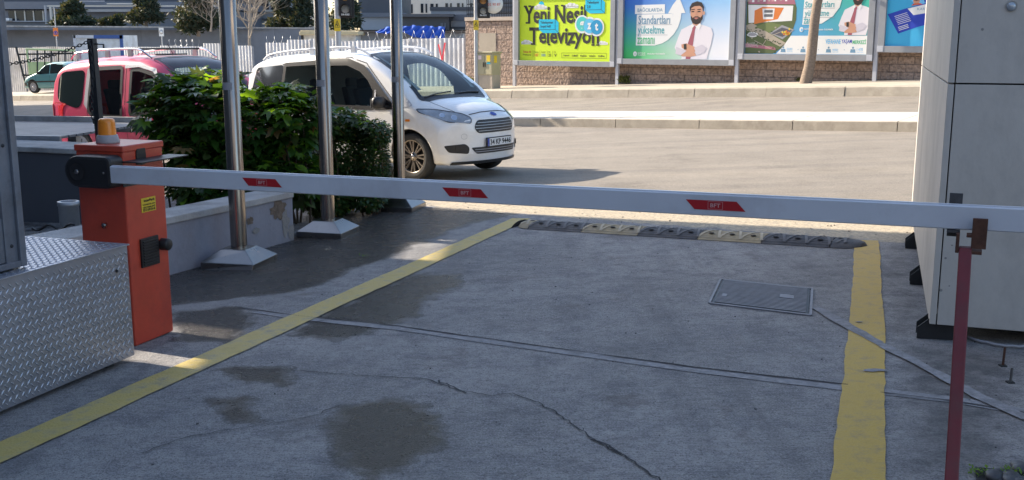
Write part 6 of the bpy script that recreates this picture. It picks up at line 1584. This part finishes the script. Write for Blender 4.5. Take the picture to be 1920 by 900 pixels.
# ---- beige utility cabinet
q = gp(917, 166); root = empty('utility_cabinet', q, -AL, 'beige two-door metal utility cabinet with warning stickers beside the stone wall', 'utility cabinet')
s_ = q.y / 2016; wd = 32 * s_ / .9; 
mb = MB(); mb.box((0, 0, 13 * s_), (wd * 1.0, .42, 26 * s_), MT['walk']); mb.build('plinth', root, bevel=.01)
mb = MB(); mb.box((0, 0, 46 * s_), (wd, .44, 41 * s_), MT['ucab']); mb.build('housing', root, bevel=.008)
mb = MB(); mb.box((0, 0, 67.5 * s_), (wd + .07, .50, 3 * s_), MT['ucab']); mb.build('cabinet_roof', root, bevel=.01)
for sx in (-1, 1):
    mb = MB(); mb.box((sx * wd / 4, -.225, 46 * s_), (wd / 2 - .02, .012, 38 * s_), MT['ucab']); dobj = mb.build('door', root, bevel=.003)
    mb = MB(); mb.box((sx * .035, -.24, 45 * s_), (.022, .02, .14), MT['blk']); mb.build('handle', dobj)
mb = MB(); mb.box((wd * .28, -.235, 55 * s_), (.14, .004, .24), MT['ystick']); mb.box((wd * .28, -.235, 48.5 * s_), (.14, .004, .07), cyan); mb.box((-wd * .3, -.235, 58 * s_), (.13, .004, .12), pc('pale', (.75, .6, .58))); mb.box((wd / 2 + .003, -.05, 55 * s_), (.004, .14, .22), MT['ystick']); mb.build('sticker', root)

# ---- traffic lights
def traffic_light(px, pbase, Y, rpole, head_px, ytop, ybot, label, tagy, extra=False):
    if pbase: q = gp(*pbase)
    else: q = at(px, 100, Y); q.z = G(q.x, q.y)
    root = empty('traffic_light', q, 0, label, 'traffic light', 'traffic lights on galvanised poles'); s_ = q.y / 2016
    H_ = CZ - q.z + 3.0
    mb = MB(); mb.lathe([(rpole * 1.2, 0), (rpole, .4), (rpole, H_)], MT['pole'], 16); mb.build('pole', root)
    zc = at(px, ybot, q.y).z - q.z; hx = (head_px - px) * s_; w_ = .30; hh_ = .95
    mb = MB(); mb.box((hx, 0, zc + hh_ / 2), (w_, .22, hh_), MT['blk']); mb.box((hx * .5, 0, zc + .3), (abs(hx), .05, .05), MT['blk']); mb.box((hx, .0, zc + hh_ / 2), (w_ + .12, .02, hh_ + .1), MT['blk']); hd = mb.build('signal_head', root, bevel=.02)
    for k, m in enumerate(('siglit2', 'siglit', 'siglit2')):
        M = frame3(Vector((hx, -.112, zc + .17 + .30 * k)), Vector((1, 0, 0)), Z3, Vector((0, -1, 0)))
        MB().lathe([(0, .012), (.07, .008), (.10, .0)], MT[m], 20, M).build('lens', hd)
        v = MB(); v.grid(lambda i, j: M @ Vector((.115 * math.cos(math.pi * (-.15 + 1.3 * i)), .115 * math.sin(math.pi * (-.15 + 1.3 * i)), .16 * j)), 14, 2, MT['blk']); v.build('visor', hd)
    mb = MB(); text_on(mb, '04-033', hx - .10, zc - .02 + .03, hx + .10, zc + .06, frame3(Vector((0, -.116, 0)), Vector((1, 0, 0)), Z3, Vector((0, -1, 0))), wht, 0, .02); mb.build('number_text', hd)
    zt_ = at(px, tagy, q.y).z - q.z; mb = MB(); mb.box((0, -rpole - .004, zt_), (.16, .006, .30), MT['ystick'])
    FM = frame3(Vector((0, -rpole - .009, zt_)), Vector((1, 0, 0)), Z3, Vector((0, -1, 0)))
    mb.add([(-.05, .02, 0), (.02, -.03, 0), (.0, .02, 0), (.05, .10, 0), (.0, .03, 0), (.03, .02, 0)][:3], [(0, 1, 2)], ink, False, FM); mb.add([stp for stp in [(-.06, -.06, 0), (.06, -.06, 0), (.06, -.05, 0), (-.06, -.05, 0)]], [(0, 1, 2, 3)], ink, False, FM)
    for a, b in (((-.055, -.04), (0, .11)), ((0, .11), (.055, -.04)), ((.01, .06), (-.015, .01)), ((-.015, .01), (.015, .0)), ((.015, 0), (-.005, -.04))): mb.add([(x, y, .001) for x, y in stripe_poly([a, b], .012)], [(0, 1, 2, 3)], ink, False, FM)
    mb.build('warning_sign', root)
    if extra:
        mb = MB(); c_ = at(925, 7, q.y) - q; mb.lathe([(0, .01), (.30, .01), (.30, 0)], MT['plate'], 28, frame3(Vector((c_.x, -.02, c_.z)), Vector((1, 0, 0)), Z3, Vector((0, -1, 0)))); mb.box((c_.x / 2, .0, c_.z), (c_.x, .04, .04), MT['pole'])
        text_on(mb, '502 90 87', c_.x - .22, c_.z - .06, c_.x + .22, c_.z + .02, frame3(Vector((0, -.033, 0)), Vector((1, 0, 0)), Z3, Vector((0, -1, 0))), red_, .001, .01); mb.build('round_sign', root)
    return root
traffic_light(893.5, (893.5, 167), None, .065, 907, 0, 31, 'traffic light on a tall pole beside the beige utility cabinet', 47, True)
traffic_light(635, None, 27.0, .075, 651, 0, 30, 'traffic light seen above the white van roof, left of the farthest steel pole', 47)

# ---- corrugated fences along the far side
FV = 29.6
def fence_panel(mb, a, b, z0, z1, m, per=.2, amp=.015, lean=0.0, jit=0.0, rnd=random):
    L_ = (b - a).length; d = (b - a).normalized(); n_ = Vector((d.y, -d.x, 0)); k = int(L_ / per * 4); vs = []; fs = []
    for i in range(k + 1):
        o_ = (0, 1, 1, 0)[i % 4] * amp; p = a + d * (L_ * i / k)
        for z in (z0, (z0 + z1) / 2, z1): 
            q = p + n_ * (o_ + lean * (z - z0)) + d * lean * (z - z0) * .3; vs.append((q.x, q.y, z + (rnd.uniform(-jit, jit) if z == z1 else 0)))
    for i in range(k):
        for j in range(2): fs.append((i * 3 + j, (i + 1) * 3 + j, (i + 1) * 3 + j + 1, i * 3 + j + 1))
    mb.add(vs, fs, m)
def fence(px0, px1, v, y0t, y1t, m, npan, label, name='corrugated_fence', lean=.02, seed=1, ybot=None):
    rnd = random.Random(seed); A_ = P3(bl(px0, v), v, gv(v)); B_ = P3(bl(px1, v), v, gv(v))
    za = at(px0, y0t, A_.y).z; zb2_ = at(px1, y1t, B_.y).z
    root = empty(name, A_, 0, label, 'fence')
    for i in range(npan):
        a = A_ + (B_ - A_) * (i / npan); b = A_ + (B_ - A_) * ((i + 1.04) / npan); zt_ = za + (zb2_ - za) * (i + .5) / npan + rnd.uniform(-.07, .07)
        mb = MB(); fence_panel(mb, vz(a - A_, 0), vz(b - A_, 0), min(a.z, b.z) - A_.z - .05, zt_ - A_.z, MT[m], lean=rnd.uniform(-lean, lean), rnd=rnd, jit=.0)
        mb.build('panel', root)
    for i in range(npan + 1):
        mb = MB(); p = A_ + (B_ - A_) * (i / npan) - A_ + VS * .08; mb.box((p.x, p.y, p.z + .85), (.06, .06, 1.8), MT['galv']); mb.build('post', root)
    return root, A_, B_, za, zb2_
f1, A1, B1, za1, zb1 = fence(498, 869, FV - 1.2, 79, 67, 'corr', 8, 'bright silver corrugated fence with a red spray-painted V near its right end', seed=3)
# red V
d_ = (B1 - A1).normalized(); n_ = Vector((d_.y, -d_.x, 0))
mb = MB()
for (xa, ya, xb, yb) in ((822, 83, 829, 114), (834, 80, 829, 114)):
    k = (xa - 498) / (869 - 498)
    pa = at(xa, ya, 1); pts3 = []
    for (x, y) in ((xa, ya), (xb, yb)):
        a_, b_ = ray(x, y); t_ = (A1 + n_ * .075).dot(n_) / Vector((a_, 1, 0)).dot(n_); pts3.append(Vector((a_ * t_, t_, CZ + b_ * t_)))
    dd_ = (pts3[1] - pts3[0]).normalized(); sd_ = dd_.cross(n_) * .035
    mb.add([p - A1 for p in (pts3[0] - sd_ * 1.2, pts3[0] + sd_ * .9, pts3[1] + sd_ * .8, pts3[1] - sd_ * .6)], [(0, 1, 2, 3)], MT['vred'])
mb.build('painted_mark', f1)
fence(300, 470, FV, 87, 82, 'corr', 4, 'silver corrugated fence section seen between the pink van and the nearest steel pole', seed=5)
fence(232, 300, FV + 1, 90, 88, 'corr', 2, 'short silver corrugated fence section right of the white site cabin', seed=6)
fence(33, 140, FV + 1.5, 89, 87, 'corrd', 4, 'weathered grey corrugated fence behind the pale green panel', seed=7)
fence(-60, 40, FV - .5, 89, 88, 'corrd', 3, 'leaning corrugated panels at the far left end of the fences', lean=.12, seed=8)
fence(560, 880, FV + 3, 92, 72, 'corrd', 5, 'second corrugated fence standing behind the silver one', seed=9)
# razor wire coils
def razor(px0, px1, v, y0, y1, label, seed):
    A_ = P3(bl(px0, v), v, 0); B_ = P3(bl(px1, v), v, 0); A_.z = at(px0, y0, A_.y).z; B_.z = at(px1, y1, B_.y).z
    d = (B_ - A_); L_ = d.length; dn = d.normalized(); s_ = dn.cross(Z3).normalized(); P = []; n = int(L_ / .42)
    for i in range(n * 14):
        a = 2 * math.pi * i / 14; t = i / (n * 14); P.append(d * t + (Z3 * math.cos(a) + s_ * math.sin(a)) * .17 + dn * .10 * math.sin(a) + Z3 * .05)
    mb = MB(); mb.tube(P, .007, MT['wire'], 4); mb.build('razor_wire', None, loc=A_, label=label, cat='razor wire', group='razor wire coils on the fences')
razor(690, 868, FV - 1.1, 72, 66, 'razor wire coils on the bright fence in front of the blue tarpaulin', 1)
razor(318, 372, FV + .1, 83, 83, 'razor wire coils on the fence above the pink van', 2)
razor(500, 560, FV + .1, 78, 77, 'thin razor wire coils on the fence above the white van rear', 3)
# green frame gate and pale panel
def quadbar(mb, a, b, r_, m): mb.tube([a, b], r_, m, 6)
Yg = 52.0; o0 = at(52, 165, Yg); root = empty('frame_gate', o0, 0, 'yellow-green tube frame gate with a pale lower panel behind the teal car', 'gate')
g = lambda x, y: at(x, y, Yg) - o0
mb = MB(); quadbar(mb, g(48, 92), g(140, 95), .05, MT['ygreen']); quadbar(mb, g(50, 92), g(57, 150), .05, MT['ygreen'])
for x in (70, 84, 96, 110, 122, 136): quadbar(mb, g(x, 94), g(x, 165), .035, MT['dsteel'])
quadbar(mb, g(33, 102), g(140, 100), .045, MT['dsteel']); quadbar(mb, g(30, 88), g(50, 165), .05, MT['dsteel']); quadbar(mb, g(42, 141), g(58, 141), .05, MT['dsteel'])
mb.build('frame', root)
mb = MB(); a = g(56, 148); b = g(138, 148); mb.obox(a, b - a, Vector((0, .03, 0)), Z3 * (g(56, 116).z - a.z), MT['ygreen']); mb.build('panel', root)

# ---- site cabin with blue frame
Yc = 60.0; c0 = at(138, 66, Yc); c1 = at(229, 66, Yc); zb_ = G(c0.x, c0.y)
root = empty('site_cabin', vz((c0 + c1) / 2, zb_), 0, 'white site cabin with a blue edge frame behind the pink van', 'cabin'); w_ = (c1 - c0).length; H_ = c0.z - zb_
mb = MB(); mb.box((0, 1.2, H_ / 2), (w_, 2.4, H_), MT['cabin']); mb.build('cabin_body', root)
mb = MB(); mb.box((w_ * .22, -.03, H_ - .09), (w_ * .6, .08, .20), MT['cblue']); mb.box((w_ / 2 - .05, -.03, H_ / 2), (.16, .08, H_), MT['cblue']); mb.box((-w_ * .28, -.03, H_ - .08), (w_ * .44, .07, .16), MT['poleW']); mb.box((-w_ / 2 + .05, -.03, H_ / 2), (.14, .07, H_), MT['poleW']); mb.build('edge_frame', root)
mb = MB(); mb.box((w_ * .04, -.03, H_ - .65), (.42, .06, .34), MT['trim']); wf = mb.build('window', root); mb = MB(); mb.box((w_ * .04, -.065, H_ - .65), (.28, .02, .22), MT['cabin']); mb.build('pane', wf)

# ---- grey retaining wall
Yr = 74.0; A_ = at(-140, 47, Yr + 3); B_ = at(600, 52, Yr)
root = empty('retaining_wall', vz((A_ + B_) / 2, -3), 0, 'long plain grey retaining wall beyond the corrugated fences', 'wall'); o_ = root.location
mb = MB(); n = 9
for i in range(n):
    a = A_ + (B_ - A_) * i / n; b = A_ + (B_ - A_) * (i + .9965) / n; zt_ = (A_.z + B_.z) / 2 + (B_.z - A_.z) * ((i + .5) / n - .5)
    mb.obox(vz(a, -3) - o_, vz(b - a, 0), Vector((0, .4, 0)), Z3 * (zt_ + 3), MT['rwall'])
mb.build('wall_body', root); ZR = (A_.z + B_.z) / 2
mb = MB(); mb.obox(vz(A_, ZR - .55 + .58) - o_ - Vector((0, .06, 0)), vz(B_ - A_, B_.z - A_.z), Vector((0, .5, 0)), Z3 * .09, MT['conc']); mb.build('coping', root)
# terrace ground behind the retaining wall
MB().add([(-80, Yr + .3, ZR - .25), (60, Yr + .3, ZR - .25), (60, 170, ZR + .4), (-80, 170, ZR + .4)], [(0, 1, 2, 3)], MT['grd']).build('terrace', kind='structure')
# small signs on poles in front of the wall
for (px, y0, y1, lab, kindc) in ((105, 52, 68, 'small orange and blue parking sign on a pole in front of the retaining wall', 0), (303, 52, 68, 'small pale round-marked sign on a pole in front of the retaining wall', 1)):
    q = at(px, 60, 66); zb_ = G(q.x, q.y); root = empty('road_sign', vz(q, zb_), 0, lab, 'sign'); s_ = 66 / 2016
    mb = MB(); mb.lathe([(.035, 0), (.035, at(px, 14 if not kindc else 52, 66).z - zb_)], MT['pole'], 10); mb.build('pole', root)
    z0_, z1_ = at(px, y1, 66).z - zb_, at(px, y0, 66).z - zb_; mb = MB(); mb.box((0, -.05, (z0_ + z1_) / 2), (.30, .02, z1_ - z0_), MT['plate'] if kindc else org)
    M = frame3(Vector((0, -.065, (z0_ + z1_) / 2 - (0 if kindc else .05))), Vector((1, 0, 0)), Z3, Vector((0, -1, 0)))
    mb.lathe([(0, .002), (.13, .002), (.13, 0)], MT['greyp'] if kindc else MT['blue'], 18, M); mb.lathe([(0, .004), (.085, .004), (.085, 0)], MT['plate'] if kindc else org, 18, M)
    if not kindc: mb.lathe([(0, .006), (.06, .006), (.06, 0)], MT['blue'], 18, M)
    mb.build('sign_plate', root)

# ---- trees beyond the wall
def dense_tree(loc, h, rx, seed, label, m1='conif', m2='conif2', mix=.25, name='evergreen_tree', cone=True, n=2600, ls=.42, trunk_h=.0):
    rnd = random.Random(seed); root = empty(name, loc, 0, label, 'tree', 'evergreen trees above the retaining wall')
    mb = MB(); lobes = []
    for i in range(16):
        t = rnd.uniform(.08, .95); r_ = rx * ((1 - t) ** .7 if cone else math.sin(math.pi * min(.95, t * .9 + .12)) ** .6); a = rnd.uniform(0, 6.28)
        lobes.append((Vector((math.cos(a) * r_ * .6, math.sin(a) * r_ * .55, h * (trunk_h + (1 - trunk_h) * t * .93))), rx * rnd.uniform(.38, .62) * (1.05 - .6 * t if cone else 1), h * rnd.uniform(.10, .17)))
    for k in range(n):
        c_, r_, hz_ = rnd.choice(lobes); v = Vector((rnd.gauss(0, 1), rnd.gauss(0, 1), rnd.gauss(0, 1))).normalized() * rnd.uniform(.5, 1.1)
        p = c_ + Vector((v.x * r_, v.y * r_, v.z * hz_)); a = Vector((rnd.uniform(-1, 1), rnd.uniform(-1, 1), rnd.uniform(-.6, 1))).normalized(); b = a.orthogonal().normalized(); s_ = ls * rnd.uniform(.4, 1.1)
        mb.add([p, p + a * s_ * .5 + b * s_ * .18, p + a * s_, p + a * s_ * .5 - b * s_ * .18], [(0, 1, 2, 3)], MT[m2 if rnd.random() < mix else m1])
    mb.build('crown', root)
    t = MB(); t.tube([(0, 0, -.3), (rx * .05, 0, h * .4), (0, 0, h * .9)], [rx * .09, rx * .06, rx * .02], MT['bark'], 8)
    for c_, r_, hz_ in lobes[:9]: t.tube([(0, 0, c_.z * .75), tuple(c_)], [rx * .035, rx * .012], MT['bark'], 5)
    t.build('trunk', root)
def tree_at(pxc, ybase, ytop, halfw, Y, **k):
    b = at(pxc, ybase, Y); t = at(pxc, ytop, Y); dense_tree(b, t.z - b.z, halfw * Y / 2016, **k)
tree_at(140, 50, 2, 38, 78, seed=1, label='dark conical evergreen left of the site cabin, above the retaining wall', n=5200)
tree_at(200, 50, 37, 14, 79, seed=2, label='low dark bush on the wall top between the two left evergreens', n=500, cone=False)
tree_at(274, 52, -12, 40, 77, seed=3, label='tall ragged dusty evergreen above the pink van roof', mix=.4, n=5200)
tree_at(222, 49, 30, 14, 79, seed=12, label='low dark bush just left of the ragged dusty evergreen', n=500, cone=False)
tree_at(372, 60, -20, 42, 72, seed=4, label='dark leafy evergreen hanging over the retaining wall left of the nearest pole', mix=.35, n=5200, cone=False)
tree_at(526, 53, -30, 34, 79, seed=5, label='dusty green conifer between the nearest and middle poles', mix=.45, n=5200)
tree_at(566, 53, -18, 28, 78, seed=6, label='dark green conifer just left of the middle pole', n=4200)
tree_at(650, 57, -25, 36, 76, seed=7, label='dark conifer behind the traffic light above the white van', n=4800)
tree_at(600, 54, -28, 20, 81, seed=17, label='dark conifer hidden mostly behind the middle pole', n=1200)
q = at(466, 84, 68); q.z = G(q.x, q.y)
bare_tree(q, 9.0, .11, (.2, 0, 0), 9, 'thin pale leafless tree right of the nearest pole', m='twig', nb=12, name='leafless_tree', first=.3)
q = at(395, 55, 70); q.z = ZR - .3; bare_tree(q, 4.0, .06, (.3, 0, 0), 14, 'small pale twiggy tree beside the nearest pole above the retaining wall', m='twig', nb=8, name='leafless_tree', first=.1)

# ---- buildings beyond
def wall_rect(mb, x0, y0, x1, y1, Y, dep, m, o_, dz=0): 
    a = at(x0, y1, Y); b = at(x1, y1, Y); t = at(x0, y0, Y); mb.obox(a - o_, vz(b - a, 0), Vector((0, dep, 0)), Z3 * (t.z - a.z), m)
# long low grey building, left
Yb = 92.0; o_ = at(190, 48, Yb); root = empty('low_building', o_, 0, 'low dark grey building with a white-mullioned window band above the retaining wall', 'building')
mb = MB(); wall_rect(mb, -160, 19, 430, 60, Yb, 12, MT['bmid'], o_); mb.build('wall', root)
mb = MB(); wall_rect(mb, -160, -120, 430, 3, Yb + 3, 10, MT['bdark'], o_); mb.build('upper_wall', root)
mb = MB(); wall_rect(mb, -160, 3, 430, 17, Yb - .6, 13, MT['bmid'], o_); mb.build('roof_slab', root)
mb = MB(); wall_rect(mb, 85, 10, 430, 12.5, Yb - 1.6, .3, MT['blite'], o_); wall_rect(mb, 150, 17, 430, 22, Yb - 1.2, .4, MT['bgrey'], o_); wall_rect(mb, 85, 10, 88, 46, Yb - 1.8, .2, MT['bgrey'], o_)
wall_rect(mb, 95, 13, 98.5, 50, Yb - 1.7, .25, MT['blite'], o_); wall_rect(mb, 120, 1, 195, 3, Yb - 2, .2, MT['bgrey'], o_); wall_rect(mb, 200, 6, 300, 8, Yb - 2, .2, MT['blite'], o_); mb.build('canopy_beam', root)
for (a, b) in ((17, 29), (31, 46), (48, 62), (65, 80)):
    mb = MB(); wall_rect(mb, a, 20.5, b, 38.5, Yb - .06, .05, MT['wglass'], o_); mb.build('window', root)
mb = MB()
for x in (28.5, 46, 62.5, 80.5): wall_rect(mb, x, 20, x + 2.2, 39.5, Yb - .16, .12, MT['blite'], o_)
wall_rect(mb, 4, 39, 90, 41, Yb - .3, .3, MT['bgrey'], o_); mb.build('window_frame', root)
mb = MB(); wall_rect(mb, 4, 34, 17, 38.5, Yb - 1.0, .6, MT['cabin'], o_); mb.build('roof_box', root)
# grey office behind the bare tree
Yb = 105.0; o_ = at(450, 45, Yb); root = empty('office_building', o_, 0, 'pale grey office building behind the leafless tree, right of the nearest pole', 'building')
mb = MB(); wall_rect(mb, 395, -150, 560, 60, Yb, 12, MT['bgrey'], o_); mb.build('wall', root)
for (a, y0, b, y1) in ((476, -40, 490, 18), (490.5, -40, 504, 18), (508, -40, 522, 18), (440, -40, 470, 10), (400, -40, 420, 14)):
    mb = MB(); wall_rect(mb, a, y0, b, y1, Yb - .1, .08, MT['wglass'], o_); mb.build('window', root)
mb = MB(); wall_rect(mb, 396, 18.5, 560, 22, Yb - .5, .45, MT['blite'], o_); wall_rect(mb, 396, 33, 560, 36, Yb - .5, .45, MT['bmid'], o_); mb.build('ledge', root)
# dark building mid
Yb = 98.0; o_ = at(760, 60, Yb); root = empty('dark_building', o_, 0, 'dark flat-roofed building behind the blue tarpaulin', 'building')
mb = MB(); wall_rect(mb, 672, -140, 756, 24, Yb + 2, 8, MT['bdark'], o_); mb.build('tower_block', root)
mb = MB(); wall_rect(mb, 675, 24, 757, 70, Yb + .6, 8, MT['bgrey'], o_); wall_rect(mb, 675, 24, 757, 32, Yb + .3, .25, MT['bmid'], o_); mb.build('wall', root)
mb = MB(); wall_rect(mb, 752, 32, 842, 78, Yb - .5, 9, MT['bdark'], o_); wall_rect(mb, 748, 26, 850, 31.5, Yb - 1.2, 10, MT['bdark'], o_); mb.build('hall', root)
mb = MB()
for (x0, y0, x1, y1, m) in ((806, 13, 905, 20, 'bdark'), (808, 20, 905, 27, 'bgrey'), (810, 27, 905, 39, 'bmid'), (845, 39, 905, 50, 'bgrey'), (845, 50, 905, 54, 'bdark'), (845, 54, 905, 80, 'bgrey')): wall_rect(mb, x0, y0, x1, y1, Yb + 1.2 + (.1 if m == 'bgrey' else 0), 8, MT[m], o_)
mb.build('banded_wing', root)
for (a, b) in ((826, 831), (833, 836)):
    mb = MB(); wall_rect(mb, a, 43, b, 52, Yb - .6, .06, MT['bmid'], o_); mb.build('window', root)
# beige facade block
Yb = 125.0; o_ = at(830, 25, Yb); root = empty('apartment_block', o_, 0, 'pale beige apartment block with narrow dark windows on the skyline', 'building')
mb = MB(); wall_rect(mb, 750, -220, 990, 70, Yb, 14, MT['blite'], o_); mb.build('wall', root)
for x0, x1, y0 in ((762, 767, 8), (771, 774, 8), (789, 794, 7), (798, 801, 7), (807, 813, 7), (817, 821, 7), (835, 840, 6), (844, 847, 6), (857, 862, 6), (866, 869, 6), (882, 886, 6), (900, 905, 6), (915, 920, 6), (940, 945, 6)):
    for k in range(4):
        mb = MB(); wall_rect(mb, x0, y0 - 30 * k, x1, y0 + (17 if x0 < 800 else 8) - 30 * k, Yb - .06, .05, MT['wglass'], o_); mb.build('window', root)
# building behind railing, upper centre
Yb = 90.0; o_ = at(925, 30, Yb); root = empty('grey_building', o_, 0, 'grey building right behind the wall-top railing', 'building')
mb = MB(); wall_rect(mb, 921, -150, 1100, 60, Yb, 8, MT['bmid'], o_); mb.build('wall', root)
mb = MB()
for k in range(5): wall_rect(mb, 921, 4 + k * 9 - 20, 1000, 7 + k * 9 - 20, Yb - .2, .15, MT['bdark'], o_)
mb.build('facade_band', root)
# sheds
Ys = 56.0; o_ = at(620, 80, Ys); root = empty('site_shed', o_, 0, 'site shed with a cream roof edge behind the fence, right of the middle pole', 'shed')
mb = MB(); wall_rect(mb, 566, 64, 668, 110, Ys, 4, MT['cabin'], o_); wall_rect(mb, 566, 62, 570, 110, Ys - .1, .09, MT['trim'], o_); mb.build('wall', root)
mb = MB(); wall_rect(mb, 561, 59, 672, 66, Ys - .5, 5.2, MT['sand'], o_); wall_rect(mb, 563, 56.5, 640, 59, Ys - .4, 5, MT['sand'], o_); mb.build('roof', root, bevel=.04)
Ys = 58.0; o_ = at(760, 80, Ys); root = empty('long_shed', o_, 0, 'long low shed with a thin brown roof partly under the blue tarpaulin', 'shed')
mb = MB(); wall_rect(mb, 676, 62, 868, 115, Ys, 4, MT['bgrey'], o_); mb.build('wall', root)
mb = MB(); wall_rect(mb, 672, 57.5, 872, 61.5, Ys - .5, 5, MT['brown'], o_); mb.build('roof', root)
o_ = at(770, 60, Ys - .9)
def tf(i, j):
    x = 704 + (834 - 704) * i; yt = 48 + 9 * abs(i - .55) ** 1.5 + .9 * math.sin(i * 31) + .6 * math.sin(i * 67)
    if i < .2: yt += (0.2 - i) * 35
    yb = 61 + 2 * math.sin(i * 9) + (11 * min(1, max(0, (i - .4) / .15))); p = at(x, yt + (yb - yt) * j, Ys - 1.3 + (1 - j) * .5 + .10 * math.sin(i * 50 + j * 9)); return p - o_
mb = MB(); mb.grid(tf, 90, 12, MT['tarp']); mb.grid(lambda i, j: tf(i, 0) + Vector((0, 2.2 * j, -.3 * j)), 60, 3, MT['tarp']); mb.build('tarpaulin', None, loc=o_, label='crumpled bright blue tarpaulin thrown over the long shed roof', cat='tarpaulin')

# ---- unseen buildings outside the picture, placed for shade and reflections, the car park among them
def side_building(name, label, boxes, m):
    c_ = Vector(boxes[0][0]); root = empty(name, (c_.x, c_.y, 0), 0, label, 'building')
    for nm_, (cx, cy, cz), (dx, dy, dz), rz in [(b[3] if len(b) > 3 else 'wall', b[0], b[1], b[2]) for b in boxes]:
        MB().box((0, 0, 0), (dx, dy, dz), MT[m], Matrix.Translation((cx - c_.x, cy - c_.y, cz)) @ Matrix.Rotation(rz, 4, 'Z')).build(nm_, root)
    return root

# unseen blocker, added: its far end sets the shade edge, openings place sun patches
def holed_wall(root, x, y0, y1, z0, z1, th, holes, m, name='wall'):
    ys = sorted({y0, y1, *[h[0] for h in holes], *[h[1] for h in holes]}); mb = MB()
    for a, b in zip(ys, ys[1:]):
        hs = sorted([(h[2], h[3]) for h in holes if h[0] <= a and h[1] >= b]); z = z0
        for (c, d) in hs + [(z1, z1)]:
            if c > z: mb.box((x, (a + b) / 2, (z + c) / 2), (th, b - a, c - z), MT[m])
            z = d
    return mb.build(name, root)
root = empty('shade_blocker', (-9.2, 5, -1.0), 0, 'tall unseen blocker added left of the driveway, with openings shaped to let sun patches through', 'wall')
holed_wall(root, 0, -9, 10.5, 0, 12.4, .25, [(7.6, 9.7, 5.62, 5.98), (4.2, 5.15, 5.0, 5.42), (5.7, 7.1, 5.16, 5.30)], 'bdark')
root = empty('parking_building', (0, -9.5, -.1), 0, 'dark car park building behind the camera', 'building')
MB().box((-1, -3, 4), (22, 6, 8), MT['conc']).build('wall', root)
MB().box((3.9, .1, 1.3), (3.0, .2, 2.6), MT['wglass']).build('window', root)

root = empty('neighbour_building', (-26, -9, -.5), 0, 'dark neighbouring building beyond the yard, left of the car park', 'building')
MB().box((0, 0, 6), (22, 18, 12), MT['bdark']).build('wall', root)
root = empty('corner_block', (-35, 36, -2.5), 0, 'tall grey corner block whose shadow falls on the left end of the street', 'building')
MB().box((0, 1.5, 7.5), (6, 26, 15), MT['bmid']).build('wall', root)

root = empty('reflection_block', (-44, 15, -2.0), 0, 'unseen grey block added on the left to darken reflections in the van windows', 'building')  # unseen block, added to darken what the vans' side glass reflects
MB().box((0, 0, 5), (10, 19, 10), MT['bdark']).build('wall', root)
